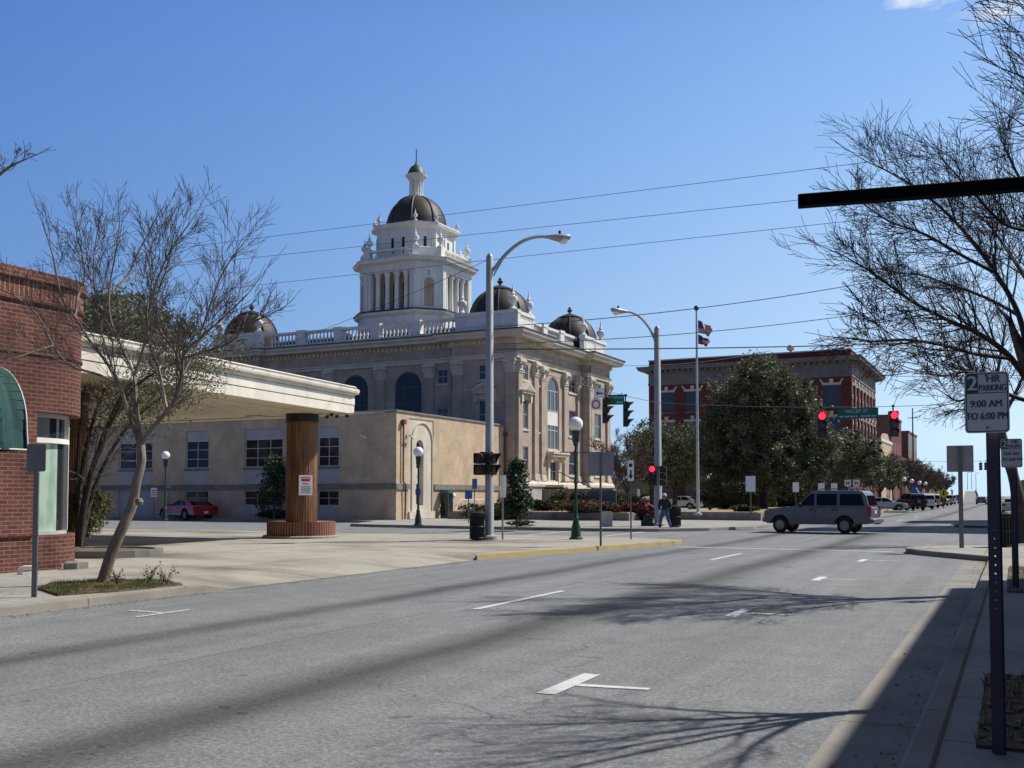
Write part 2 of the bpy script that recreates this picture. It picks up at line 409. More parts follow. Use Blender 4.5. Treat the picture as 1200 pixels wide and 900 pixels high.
M['greywhite'] = mat('grey_white_panel', (.40,.40,.40), .7, 0, .1, 1.5, grime=.25)
M['canopywhite'] = mat('white_canopy_paint', (.76,.71,.61), .6, 0, .1, 1.3, grime=.36)
M['soffit'] = mat('cream_soffit', (.62,.54,.40), .7, 0, .14, .6, grime=.3)
M['wood'] = wood_mat('stained_wood')
M['polegrey'] = mat('galvanised_steel', (.36,.36,.355), .55, .35, .12, 3, (1,1,.3))
M['postgrey'] = mat('sign_post_steel', (.17,.175,.18), .5, .5, .2, 4, (1,1,.3))
M['signback'] = mat('sign_back_aluminium', (.30,.295,.295), .5, .3, .1, 3)
M['blackmetal'] = mat('black_painted_metal', (.012,.012,.013), .45, 0, .3, 4)
M['greenmetal'] = mat('dark_green_iron', (.008,.036,.026), .4, 0, .3, 5)
M['globe'] = mat('milk_glass_globe', (.86,.85,.82), .3, 0, .04)
M['signgreen'] = mat('sign_green', (.005,.13,.085), .4, 0, .08)
M['signwhite'] = mat('sign_white', (.84,.81,.80), .45, 0, .06, 5)
M['signblue'] = mat('sign_blue', (.03,.09,.30), .45, 0, .06)
M['signred'] = mat('sign_red', (.45,.03,.04), .45)
M['signyellow'] = mat('sign_yellow_green', (.55,.60,.02), .45)
M['signalcase'] = mat('signal_black', (.014,.015,.013), .5)
M['lensoff'] = mat('dark_lens', (.05,.03,.02), .2)
M['redlight'] = emit('red_signal_light', (1.0,.012,.03), 4)
M['wire'] = mat('cable_black', (.03,.03,.034), .6)
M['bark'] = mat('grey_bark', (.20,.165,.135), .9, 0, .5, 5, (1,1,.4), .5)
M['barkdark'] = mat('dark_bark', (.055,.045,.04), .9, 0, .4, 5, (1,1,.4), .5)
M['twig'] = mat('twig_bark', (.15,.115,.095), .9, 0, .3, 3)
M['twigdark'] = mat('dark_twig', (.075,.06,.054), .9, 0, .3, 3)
M['twigbrown'] = mat('brown_twig', (.12,.085,.075), .9, 0, .3, 1)
M['oakleaf'] = leafmat('oak_foliage', (.045,.056,.028), (.20,.215,.122), .45, .5, .25)
M['oakleaf2'] = leafmat('grey_oak_foliage', (.045,.058,.028), (.14,.15,.075), .6)
M['coniferleaf'] = leafmat('conifer_foliage', (.012,.03,.014), (.05,.09,.035), 1.2)
M['shrubleaf'] = leafmat('shrub_foliage', (.05,.055,.018), (.19,.17,.07), 2.0)
M['hedgeleaf'] = leafmat('hedge_foliage', (.02,.032,.014), (.075,.085,.035), 1.5)
M['brownhedge'] = leafmat('brown_hedge_foliage', (.07,.045,.025), (.16,.105,.055), 1.5)
M['redhedge'] = leafmat('red_hedge_foliage', (.06,.015,.018), (.15,.04,.04), 1.5)
M['sparseleaf'] = leafmat('sparse_leaf', (.07,.078,.04), (.19,.19,.11), 1.4)
M['grass'] = leafmat('grass_blades', (.05,.085,.015), (.16,.2,.05), 2.5)
M['litter'] = leafmat('leaf_litter', (.07,.045,.02), (.24,.17,.09), 4)
M['awning'] = mat('teal_awning_canvas', (.010,.055,.052), .85, 0, .5, 3.5, (1,3,.25), .5)
M['rubber'] = mat('tyre_rubber', (.014,.014,.015), .85)
M['alloy'] = mat('wheel_alloy', (.26,.26,.27), .4, .6, .1)
M['chrome'] = mat('chrome', (.6,.6,.6), .15, 1.0, .05)
M['carglass'] = glass('car_glass', (.006,.007,.008), None, .04, .22)
M['headlamp'] = mat('headlamp_lens', (.6,.6,.6), .1)
M['taillamp'] = mat('tail_lamp_red', (.30,.01,.012), .2)
M['plastic'] = mat('black_plastic', (.018,.018,.02), .6)
M['plate'] = mat('number_plate_white', (.7,.7,.7), .4)
# ------------------------------------------------------------------ camera, world, sun
cam = bpy.data.cameras.new('camera'); co = bpy.data.objects.new('camera', cam); C.objects.link(co)
cam.sensor_width = 36; cam.lens = 36*FPX/1200; cam.clip_start = .1; cam.clip_end = 6000
cam.shift_y = SY/1200; co.location = (0,0,EYE); co.rotation_euler = (math.pi/2+PITCH, 0, YAW)
bpy.context.scene.camera = co
SUN_AZ = 47.5; SUN_EL = 48.0                          # from +X towards +Y
sd = Vector((math.cos(R_(SUN_EL))*math.cos(R_(SUN_AZ)), math.cos(R_(SUN_EL))*math.sin(R_(SUN_AZ)), math.sin(R_(SUN_EL))))
sl = bpy.data.lights.new('sun', 'SUN'); sl.energy = 4.85; sl.angle = R_(.53); sl.color = (1.0,.955,.88)
so = bpy.data.objects.new('sun', sl); C.objects.link(so); so.rotation_euler = (-sd).to_track_quat('-Z','Y').to_euler(); so.location = (30,30,60)
sc = bpy.context.scene
sc.view_settings.view_transform = 'Standard'; sc.view_settings.look = 'None'; sc.view_settings.gamma = 1; sc.view_settings.exposure = .14
sc.view_settings.use_curve_mapping = False
w = bpy.data.worlds.new('World'); sc.world = w; w.use_nodes = True; nt = w.node_tree; bg = nt.nodes['Background']
sky = nt.nodes.new('ShaderNodeTexSky'); sky.sky_type = 'NISHITA'; sky.sun_disc = False; sky.sun_elevation = R_(SUN_EL); sky.sun_rotation = R_(90-SUN_AZ)
sky.altitude = 50; sky.air_density = 1.0; sky.dust_density = .1; sky.ozone_density = 3.0
bg.inputs[1].default_value = .096
gdir = nt.nodes.new('ShaderNodeTexCoord').outputs['Generated']
def cloud(px, py, rad, thr, sc_, seed, amt):
    c = ray(px, py).normalized()
    s = nt.nodes.new('ShaderNodeVectorMath'); s.operation = 'SUBTRACT'; nt.links.new(gdir, s.inputs[0]); s.inputs[1].default_value = c
    s2 = nt.nodes.new('ShaderNodeVectorMath'); s2.operation = 'MULTIPLY'; nt.links.new(s.outputs[0], s2.inputs[0]); s2.inputs[1].default_value = (1,1,2.6)
    l = nt.nodes.new('ShaderNodeVectorMath'); l.operation = 'LENGTH'; nt.links.new(s2.outputs[0], l.inputs[0])
    a = nt.nodes.new('ShaderNodeVectorMath'); a.operation = 'ADD'; nt.links.new(s2.outputs[0], a.inputs[0]); a.inputs[1].default_value = (seed,seed*.7,seed*.3)
    f = noise(nt, a.outputs[0], sc_, 8, .62)
    m = math_(nt,'SUBTRACT',1.0,math_(nt,'DIVIDE',l.outputs['Value'],rad)); m = math_(nt,'MAXIMUM',m,0.0)
    v = math_(nt,'ADD',math_(nt,'MULTIPLY',m,1.0),math_(nt,'SUBTRACT',f,thr)); v = math_(nt,'MULTIPLY',math_(nt,'MAXIMUM',v,0.0),math_(nt,'MINIMUM',math_(nt,'MULTIPLY',m,4.0),1.0))
    return math_(nt,'MINIMUM',math_(nt,'MULTIPLY',v,amt),1.0)
cl = math_(nt,'MAXIMUM', cloud(1092,-14,.06,.86,34,3.1,2.4), cloud(1172,14,.06,.95,38,5.7,1.1))
# clear winter sky: paler towards the sun and the horizon, fitted to the photograph; overhead the Nishita sky is tinted warm to make shadows less blue
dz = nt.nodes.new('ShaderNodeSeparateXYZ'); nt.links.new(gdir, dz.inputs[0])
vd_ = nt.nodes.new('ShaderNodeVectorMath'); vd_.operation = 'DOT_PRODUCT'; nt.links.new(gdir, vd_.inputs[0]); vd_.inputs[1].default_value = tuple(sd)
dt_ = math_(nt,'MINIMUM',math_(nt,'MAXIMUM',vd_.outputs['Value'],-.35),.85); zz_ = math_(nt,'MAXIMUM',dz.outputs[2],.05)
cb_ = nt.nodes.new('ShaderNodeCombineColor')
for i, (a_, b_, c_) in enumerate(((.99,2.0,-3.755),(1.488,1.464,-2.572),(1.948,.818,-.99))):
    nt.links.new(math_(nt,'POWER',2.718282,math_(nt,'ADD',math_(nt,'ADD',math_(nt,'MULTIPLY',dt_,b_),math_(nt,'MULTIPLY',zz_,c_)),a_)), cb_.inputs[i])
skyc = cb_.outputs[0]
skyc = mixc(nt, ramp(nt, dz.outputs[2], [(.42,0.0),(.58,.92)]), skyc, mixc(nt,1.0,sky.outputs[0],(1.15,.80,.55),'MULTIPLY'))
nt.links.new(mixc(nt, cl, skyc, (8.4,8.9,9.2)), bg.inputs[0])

# ------------------------------------------------------------------ ground, roads, pavements
mb = MB(); mb.sheet([(-3000,-3000),(3000,-3000),(3000,3000),(-3000,3000)], -.06); struct(mb.build('ground', M['ground']))
mb = MB(); mb.sheet([(-13,-80),(-.3,-80),(-.3,420),(-13,420)], 0.0); struct(mb.build('main_road', M['asphalt']))
mb = MB(); mb.sheet([(-150,31),(-13,33),(-13,57),(-150,57)], -.006); mb.sheet([(-.3,30),(150,30),(150,60),(-.3,60)], -.006)
struct(mb.build('cross_street', M['asphalt2']))
mb = MB(); mb.sheet([(-1.15,-40),(-.55,-40),(-.55,27.6),(-1.15,27.6)], .005); struct(mb.build('gutter', M['gutter']))

LW = [(-12.1,-60),(-12.1,13.0)]                       # near left kerb
LB = [(-12.1,22.6),(-11.7,24.6),(-11.0,28.0),(-10.35,31.0),(-10.05,32.3),(-10.0,33.1),(-10.4,34.2),(-11.4,34.95),(-13.5,35.2),(-20,34.6),(-34,33.9),(-150,32.2)]
mb = MB()
mb.prism(LW+[(-13.4,13.7),(-13.4,22.4)]+LB+[(-150,-60)], -.05, .13, False); struct(mb.build('corner_lot', M['lot']))
mb = MB()                                             # dropped kerb: the lot runs down to the road here
mb.add([(-12.1,13.0,-.02),(-12.1,13.0,.13),(-12.06,13.7,.008),(-12.06,22.3,.008),(-12.1,22.6,.13),(-13.4,13.7,.131),(-13.4,22.4,.131),(-13.4,13.0,.131)],
       [(2,3,6,5),(1,2,5),(3,4,6),(1,5,7),(0,2,1)]); struct(mb.build('lot_apron', M['lot']))
mb = MB(); mb.prism([(-16.9,-60),(-12.25,-60),(-12.25,12.8),(-13.45,13.75),(-16.9,13.75)], .131, .134, False); struct(mb.build('sidewalk', M['concrete']))

def rect0(x0,y0,x1,y1): return [(x0,y0),(x1,y0),(x1,y1),(x0,y1)]
def kerb(pts, name, m, wd=.16, z=.137, off=.004):     # block on the left-hand side of the line
    mb = MB(); P = [Vector((a,b)) for a,b in pts]; n = len(P); vs = []
    for i in range(n):
        d1 = (P[i]-P[i-1]).normalized() if i else (P[1]-P[0]).normalized(); d2 = (P[i+1]-P[i]).normalized() if i < n-1 else d1
        a, b = Vector((-d1.y,d1.x)), Vector((-d2.y,d2.x)); q = (a+b)/(1+a.dot(b))
        o = P[i]-q*(off+.015); o2 = P[i]-q*off; i_ = P[i]+q*wd
        vs += [(o.x,o.y,-.02),(o2.x,o2.y,z-.025),(P[i].x+q.x*.02,P[i].y+q.y*.02,z),(i_.x,i_.y,z),(i_.x,i_.y,.1)]
    fs = [(k*5+j,(k+1)*5+j,(k+1)*5+j+1,k*5+j+1) for k in range(n-1) for j in range(4)]+[(0,1,2,3,4),tuple((n-1)*5+j for j in (4,3,2,1,0))]
    mb.add(vs, fs); return struct(mb.build(name, m))
kerb(LW, 'kerb', M['kerb'])
kerb(LB[:6], 'yellow_kerb', M['yellow']); kerb(LB[5:], 'kerb', M['kerb'])
# near right pavement
RW = [(-.6,60-8-18),( -1.6,33.6),(-2.4,32.6),(-2.85,31.2),(-2.7,30.2),(-2.0,29.2),(-1.2,28.2),(-.62,27.4),(-.6,26),(-.6,-40)]
mb = MB(); mb.prism(RW+[(60,-40),(60,34)], -.05, .13, False); struct(mb.build('sidewalk', M['concrete']))
kerb(RW, 'kerb', M['kerb'])
mb = MB(); mb.sheet(rect0(-.452,-40,-.43,25.5), .1395); struct(mb.build('kerb_joint', M['earth']))

RF = [(60,55.5),(-.6,55.5),(-2.3,56.2),(-2.9,57.4),(-2.7,58.6),(-1.6,60),(-.6,60.5),(-.6,300)]
mb = MB(); mb.prism([(60,300)]+RF, -.05, .13, False)
struct(mb.build('sidewalk', M['concrete'])); kerb(RF, 'kerb', M['kerb'])
# far left block with the courthouse square
FB = [(-150,51.6),(-36,51.0),(-33.6,50.2),(-32.6,47.5),(-31.4,44.6),(-29.5,44.0),(-17,43.2),(-14.4,44.0),(-12.6,46.0),(-11.4,49.5),(-11.2,53),(-11.2,86),(-11.4,104),(-12.2,107),(-12.4,400)]
mb = MB(); mb.prism(FB+[(-150,400)], -.05, .13, False); struct(mb.build('sidewalk', M['concrete'])); kerb(FB, 'kerb', M['kerb'])
mb = MB(); mb.prism([(-11.2,103.2),(-9.2,104),(-8.9,106.2),(-9.6,107.4),(-12.1,107.6)], -.05, .14, False); struct(mb.build('sidewalk', M['concrete']))

# painted markings
def marks(name, polys, m, z=.006):
    for P in polys:
        mb = MB(); mb.sheet(P, z); struct(mb.build(name, m))
def rect(x0,y0,x1,y1): return [(x0,y0),(x1,y0),(x1,y1),(x0,y1)]
marks('lane_marking', [rect(-6.93,y,-6.81,y+3.1) for y in (-11.8,.5,12.8,25.2)]+[rect(-6.93,y,-6.81,y+3.1) for y in (70,82.3,94.6,107,119)], M['roadpaint'])
tm = []
for y in (7.6,13.5,19.9,26.1):
    tm += [rect(-3.52,y,-3.36,y+1.02)]
    tm += [[(-3.355,y+.42),(-2.75,y+.52),(-2.75,y+.61),(-3.355,y+.53)]] if y < 20 else [[(-3.355,y+.45),(-2.6,y+.6),(-2.6,y+.69),(-3.355,y+.55)]]
marks('parking_mark', tm, M['roadpaint'])
marks('parking_mark', [rect(-10.5,10.0,-10.38,11.0),[(-11.15,10.5),(-10.51,10.45),(-10.51,10.56),(-11.15,10.6)]], M['fadedpaint'])
marks('stop_line', [rect(-9.6,30.9,-3.2,31.25)], M['fadedpaint'])
marks('crosswalk_line', [rect(-14.9,35.4,-14.6,43.3),rect(-18.2,35.2,-17.9,43.2)], M['fadedpaint'], .0)
marks('stop_line', [rect(-21.4,35.2,-20.9,39.5)], M['fadedpaint'], .0)
marks('crosswalk_line', [rect(-9.5,46.6,-3.0,46.9), rect(-9.5,50.2,-3.0,50.5)], M['fadedpaint'])

# leaf-sized scatter for verges
def blades(mb, pts, h, wd, r):
    for x, y, z in pts:
        a = r.uniform(0,6.28); l = h*r.uniform(.5,1.25); dx, dy = math.cos(a)*wd, math.sin(a)*wd; tx, ty = r.uniform(-.5,.5)*l, r.uniform(-.5,.5)*l
        mb.add([(x-dx,y-dy,z),(x+dx,y+dy,z),(x+tx,y+ty,z+l)], [(0,1,2)])
def flat_leaves(mb, pts, s, r):
    for x, y, z in pts:
        a = r.uniform(0,6.28); q = s*r.uniform(.6,1.3); u = Vector((math.cos(a),math.sin(a),r.uniform(-.3,.3)))*q; v = Vector((-math.sin(a),math.cos(a),r.uniform(-.3,.3)))*q*.6
        p = Vector((x,y,z+q*.35)); mb.add([p-u,p-v,p+u,p+v], [(0,1,2,3)])
# planting strip beside the near left kerb
strip = [tuple(G(px,py,.13).xy) for px,py in ((44,691),(68,699),(140,694),(214,686.5),(180,681),(120,681.5),(60,685))]
mb = MB(); mb.prism(strip[::1], .131, .165, False); struct(mb.build('planting_strip', M['earth']))
def inside(x, y, P):
    c = False
    for i in range(len(P)):
        a, b = P[i], P[i-1]
        if (a[1] > y) != (b[1] > y) and x < (b[0]-a[0])*(y-a[1])/(b[1]-a[1])+a[0]: c = not c
    return c
def fill(P, n, z, r):
    xs = [p[0] for p in P]; ys = [p[1] for p in P]; o = []
    while len(o) < n:
        x, y = r.uniform(min(xs),max(xs)), r.uniform(min(ys),max(ys))
        if inside(x,y,P): o.append((x,y,z))
    return o
r = random.Random(5)
def patchy(P, k):                                     # thick tufts at the near end, thin worn turf elsewhere
    o = []
    for x, y, z in P:
        d = math.sin(x*5.1+y*2.3)+math.sin(y*4.3-x*3.1)+math.sin(x*11+y*9)*.6; near = y < 10.9
        if near or d > r.uniform(-1.2,1.6): o.append((x,y,z))
    return o
mb = MB(); blades(mb, patchy(fill(strip, 5600, .165, r), 0), .06, .005, r); blades(mb, [(x,y,z) for x,y,z in fill(strip, 3000, .165, r) if y < 10.8], .1, .006, r)
g = mb.build('grass', M['grass']); g['kind'] = 'stuff'
mb = MB(); flat_leaves(mb, fill(strip, 3200, .165, r), .024, r); g = mb.build('leaf_litter', M['litter']); g['kind'] = 'stuff'
# earth strips in the right pavement
for P, n in (([(-.24,6.62),(2.4,6.62),(2.4,9.3),(-.25,9.3)],1100), ([(-.16,17.4),(2.6,17.4),(2.6,23.5),(-.16,23.5)],1100)):
    mb = MB(); mb.prism(P, .131, .15, False); struct(mb.build('planting_bed', M['earth']))
    mb = MB(); flat_leaves(mb, fill(P, n, .15, r), .035, r); blades(mb, fill(P, n, .15, r), .09, .006, r); g = mb.build('leaf_litter', M['litter']); g['kind'] = 'stuff'
# grit and blown leaves in the gutters and on the lot
mb = MB(); P = []
for k in range(520):
    y = r.uniform(4.5,27); P.append((-.64-abs(r.gauss(0,.16)),y,.008))
for k in range(420): P.append((-12.02+abs(r.gauss(0,.14)),r.uniform(5,13),.004))
for k in range(260): P.append((-12.0+abs(r.gauss(0,.18)),r.uniform(14,24),.004))
for k in range(160): P.append((r.uniform(-16.8,-12.6),r.uniform(7,13.5),.137))
for k in range(140): P.append((r.uniform(-20,-12.6),r.uniform(14,26),.134))
flat_leaves(mb, P, .02, r); g = mb.build('leaf_litter', M['litter']); g['kind'] = 'stuff'
# raised lawns of the square
def lawn(x0,y0,x1,y1,z):
    mb = MB(); mb.box(x0+.2,y0+.2,.12,x1-.2,y1-.2,z); struct(mb.build('lawn', M['lawn']))
    mb = MB(); mb.box(x0,y0,.1,x1,y0+.199,z-.05); mb.box(x0,y0+.2,.1,x0+.199,y1,z-.05); mb.box(x1-.199,y0+.2,.1,x1,y1,z-.05)
    o = mb.build('retaining_wall', M['bandstone'], None, False, (x0,y0,.1)); return o
tag(lawn(-32.6,57.0,-20.4,66.6,.62), 'low grey retaining wall round the lawn before the domed building', 'wall')
tag(lawn(-19.3,61.0,-13.6,101,.62), 'low grey retaining wall round the lawn under the big oak', 'wall')
# ------------------------------------------------------------------ red brick shop, near left, with a rounded corner
shop = thing('brick_shop', 'red brick shop with a rounded corner, corbelled top and green awning', 'shop', (-17.2,13,.13))
XW, YC, RC, HS = -17.2, 14.3, 1.3, 6.0
def shop_path(off, t0=None, t1=90, y0=-20, n=18):     # plan points from the straight wall round the corner, offset outward
    pts = []
    if t0 is None: pts.append((XW+off, y0, 0.0)); t0 = 0
    for i in range(n+1):
        a = R_(t0+(t1-t0)*i/n); pts.append((XW-RC+(RC+off)*math.cos(a), YC+(RC+off)*math.sin(a), a))
    return pts
def shop_band(name, m, off, z0, z1, parent, pts=None, tail=True, thick=.0):
    P = pts or shop_path(off)
    if tail: P = P+[(-34, YC+RC+off, math.pi/2)]
    mb = MB(); s = [0.0]
    for a, b in zip(P, P[1:]): s.append(s[-1]+math.hypot(b[0]-a[0], b[1]-a[1]))
    for i in range(len(P)-1):
        a, b = P[i], P[i+1]
        mb.add([(a[0],a[1],z0),(b[0],b[1],z0),(b[0],b[1],z1),(a[0],a[1],z1)], [(0,1,2,3)], [[(s[i],z0),(s[i+1],z0),(s[i+1],z1),(s[i],z1)]])
    # top and bottom ledges
    ip = [(p[0]-math.cos(p[2])*.3, p[1]-math.sin(p[2])*.3) for p in P]
    for z, fl in ((z1,0),(z0,1)):
        for i in range(len(P)-1):
            q = [(P[i][0],P[i][1],z),(P[i+1][0],P[i+1][1],z),(ip[i+1][0],ip[i+1][1],z),(ip[i][0],ip[i][1],z)]
            uv = [(s[i],0),(s[i+1],0),(s[i+1],.075),(s[i],.075)]
            mb.add(q[::-1] if fl else q, [(0,1,2,3)], [uv[::-1] if fl else uv])
    return mb.build(name, m, parent)
shop_band('wall', M['redbrick'], 0, 3.25, 4.36, shop); shop_band('string_course', M['redbrick'], .03, 4.36, 4.42, shop)
shop_band('wall', M['redbrick'], 0, 4.42, 5.38, shop); shop_band('corbel', M['redbrick'], .05, 5.38, 5.46, shop)
shop_band('frieze', M['soldier'], .02, 5.46, 5.80, shop); shop_band('coping', M['redbrick'], .1, 5.80, 6.0, shop)
shop_band('base', M['redbrick'], -.06, .1, .82, shop)
# straight ground-floor wall with its end pier
low = [(XW,-20,0),(XW,13.86,0)]
shop_band('wall', M['redbrick'], 0, .82, 1.72, shop, low, False); shop_band('string_course', M['redbrick'], .035, 1.72, 1.80, shop, low, False)
shop_band('wall', M['redbrick'], 0, 1.80, 3.25, shop, low, False)
mb = MB(); mb.box(XW-.42,13.86,.82,XW-.001,13.87,3.25); mb.build('pier_return', M['redbrick2'], shop)
# curved shop window
def curvestrip(a0, a1, off, z0, z1, th, n=10, y_lead=None):
    mb = MB(); P = []
    if y_lead is not None: P.append((XW+off, y_lead, 0.0))
    for i in range(n+1):
        a = R_(a0+(a1-a0)*i/n); P.append((XW-RC+(RC+off)*math.cos(a), YC+(RC+off)*math.sin(a), a))
    for p, q in zip(P, P[1:]):
        o = [(p[0],p[1]),(q[0],q[1])]; k = [(q[0]-math.cos(q[2])*th,q[1]-math.sin(q[2])*th),(p[0]-math.cos(p[2])*th,p[1]-math.sin(p[2])*th)]
        mb.prism(o+k, z0, z1)
    return mb
win = curvestrip(0,80,-.22,.82,.89,.12,12,13.89).build('window', M['frame'], shop)
curvestrip(0,80,-.2,2.66,2.76,.12,12,13.89).build('transom_bar', M['whitetrim'], win)
curvestrip(0,80,-.22,3.17,3.25,.12,12,13.89).build('head_frame', M['frame'], win)
for a in (42,80):
    curvestrip(a-1.6,a+1.6,-.2,.89,3.17,.13,2).build('mullion', M['whitetrim'], win)
mb = MB(); mb.box(XW-.34,13.88,.89,XW-.2,13.935,3.17); mb.build('mullion', M['frame'], win)
m, nt, b = nodes('papered_shop_glass'); nt.links.new(ramp(nt, noise(nt, pos(nt,(1,1,.35)), 3.2, 5, .6), [(.35,(.26,.36,.30)),(.55,(.40,.52,.42)),(.75,(.46,.56,.47))]), b.inputs['Base Color']); b.inputs['Roughness'].default_value = .08; M['paperglass'] = m
curvestrip(0,20,-.29,.89,2.66,.004,8,13.936).build('papered_pane', M['paperglass'], win)
curvestrip(20,80,-.29,.89,2.66,.004,10).build('pane', M['glass'], win)
curvestrip(0,80,-.29,2.76,3.17,.004,14,13.936).build('pane', M['glass'], win)
P = [(p[0],p[1]) for p in shop_path(-.05)]+[(-34,YC+RC-.05),(-34,-20)]
mb = MB(); mb.sheet(P, 5.9); mb.build('roof', M['roof'], shop)
mb = MB(); mb.box(-34,-20,.1,-33.7,YC+RC,5.9); mb.build('rear_wall', M['redbrick2'], shop)
# quarter barrel awning
aw = MB(); prof = [(XW+.01+.92*math.sin(a), 2.80+1.22*math.cos(a)) for a in [R_(90)*i/10 for i in range(11)]]+[(XW+.96,2.55),(XW+.97,2.42)]
ys = [9.4+3.48*i/14 for i in range(15)]
for j in range(len(ys)-1):
    for (x0,z0),(x1,z1) in zip(prof, prof[1:]):
        s0 = .045*math.sin(ys[j]*7.3+z0*2); s1 = .045*math.sin(ys[j+1]*7.3+z0*2)
        aw.add([(x0+s0,ys[j],z0),(x1+s0,ys[j],z1),(x1+s1,ys[j+1],z1),(x0+s1,ys[j+1],z0)], [(0,1,2,3)])
e = [(x,ys[-1]-.001,z) for x,z in prof]+[(XW+.01,ys[-1]-.001,2.42)]; aw.add(e, [tuple(range(len(e)))])
awn = aw.build('awning', M['awning'], shop, True)
mb = MB(); mb.tube([(x+.01,ys[-1]+.012,z) for x,z in prof], .016, 6); mb.tube([(XW+.98,9.4,2.44),(XW+.98,ys[-1],2.44)], .016, 6); mb.build('awning_frame', M['whitetrim'], awn)
mb = MB(); mb.box(XW+.02,11.2,.131,XW+.4,12.75,.36); o = mb.build('brick_step', M['redbrick2'], None, False, (XW+.2,12,.131)); tag(o, 'low dark brick block on the pavement under the green awning', 'step')
mb = MB(); mb.tube([(XW+.5,13.15,.135),(XW+.5,13.15,.22),(XW+.56,13.2,.26),(XW+.7,13.3,.26)], .045, 10)
tag(mb.build('drain_pipe', M['whitetrim'], None, True, (XW+.5,13.15,.13)), 'short white pipe end poking up by the foot of the brick shop', 'pipe')
# kerbed planter with rubble beside the corner
pc = G(92,655,.13); mb = MB(); n = 20
ring = [(pc.x-.6+1.5*math.cos(2*math.pi*i/n), pc.y+1.3+1.25*math.sin(2*math.pi*i/n)) for i in range(n)]; inn = [(pc.x-.6+1.32*math.cos(2*math.pi*i/n), pc.y+1.3+1.08*math.sin(2*math.pi*i/n)) for i in range(n)]
for i in range(n):
    j = (i+1)%n; mb.prism([ring[i],ring[j],inn[j],inn[i]], .1, .30)
pl = thing('kerbed_planter', 'round concrete kerbed bed of dry soil beside the rounded brick corner', 'planter', (pc.x-.6,pc.y+1.3,.13))
mb.build('kerb_ring', M['kerb'], pl); mb = MB(); mb.prism(inn, .12, .26, False); mb.build('soil', M['earth'], pl)
r = random.Random(3)
for k in range(4):
    q = G(66+k*9, 667-r.uniform(0,2), .13); mb = MB(); s = r.uniform(.08,.16)
    mb.M = Matrix.Translation((q.x,q.y,.13))@Matrix.Rotation(r.uniform(0,3),4,'Z'); mb.bbox(-s,-s*.7,0,s,s*.7,s*1.1,.04)
    o = mb.build('rubble_block', M['kerb'], None, False, (q.x,q.y,.13)); tag(o, 'broken concrete lumps lying in a row at the foot of the brick corner', 'rubble', 'rubble by the planter')

# ------------------------------------------------------------------ filling-station canopy
can = thing('station_canopy', 'white flat-roofed filling station canopy on wood-clad columns over the lot', 'canopy', (-22.65,29.2,.13))
ZB, ZT = 4.48, 5.46
def canplan(o):                                       # CCW plan with rounded far street-side corner
    a, bq = Vector((-19.35,14.2)), Vector((-20.95,30.45)); pts = [(-38,13.0-o),(a.x+o,a.y-o)]
    cx, cy, rr = bq.x-.75, bq.y-.75, .75+o
    for i in range(9):
        t = R_(-5+i*11.9); pts.append((cx+rr*math.cos(t), cy+rr*math.sin(t)))
    pts.append((-38,30.45+o)); return pts
mb = MB(); mb.sweep(canplan(-.06), [(0,ZB),(0.06,ZB+.02),(.06,ZB+.3)]); mb.sweep(canplan(0), [(-.03,ZB+.3),(-.03,ZB+.33),(.02,ZB+.33),(.02,ZB+.60),(-.03,ZB+.60),(-.03,ZB+.63),(.02,ZB+.63),(.02,ZT-.235)])
mb.build('fascia', M['canopywhite'], can)
mb = MB(); mb.sweep(canplan(0), [(-.2,ZT-.24),(.17,ZT-.24),(.19,ZT-.18),(.19,ZT-.11),(.1,ZT-.11),(.1,ZT-.03),(.06,ZT),(-.3,ZT)]); mb.build('roof_edge', M['canopywhite'], can)
mb = MB(); mb.sweep(canplan(0), [(.105,ZT-.108),(.112,ZT-.108),(.112,ZT-.04),(.105,ZT-.04)]); mb.build('gutter_strip', M['bandstone'], can)
mb = MB(); mb.sheet(canplan(-.1), ZT-.02); mb.build('roof', M['roof'], can)
mb = MB(); mb.sheet(canplan(-.04)[::-1], ZB+.004)
mb.build('soffit', M['soffit'], can)
mb = MB(); mb.sweep(canplan(-.9), [(0,ZB+.003),(0,ZB-.03),(-.12,ZB-.03),(-.12,ZB+.003)]); mb.build('soffit_trim', M['soffit'], can)
for qx, qy in ((-21.45,29.3),(-21.7,29.95),(-21.3,30.0),(-22.2,30.05)):
    q = Vector((qx,qy,ZB)); mb = MB(); mb.cyl(q.x,q.y,ZB-.1,ZB+.004,.055,.075,10); mb.build('downlight', M['plastic'], can)
mb = MB(); q = G(301,487,ZB); mb.box(q.x-.35,q.y-.2,ZB-.05,q.x+.35,q.y+.2,ZB+.003); mb.build('light_box', M['cream'], can)
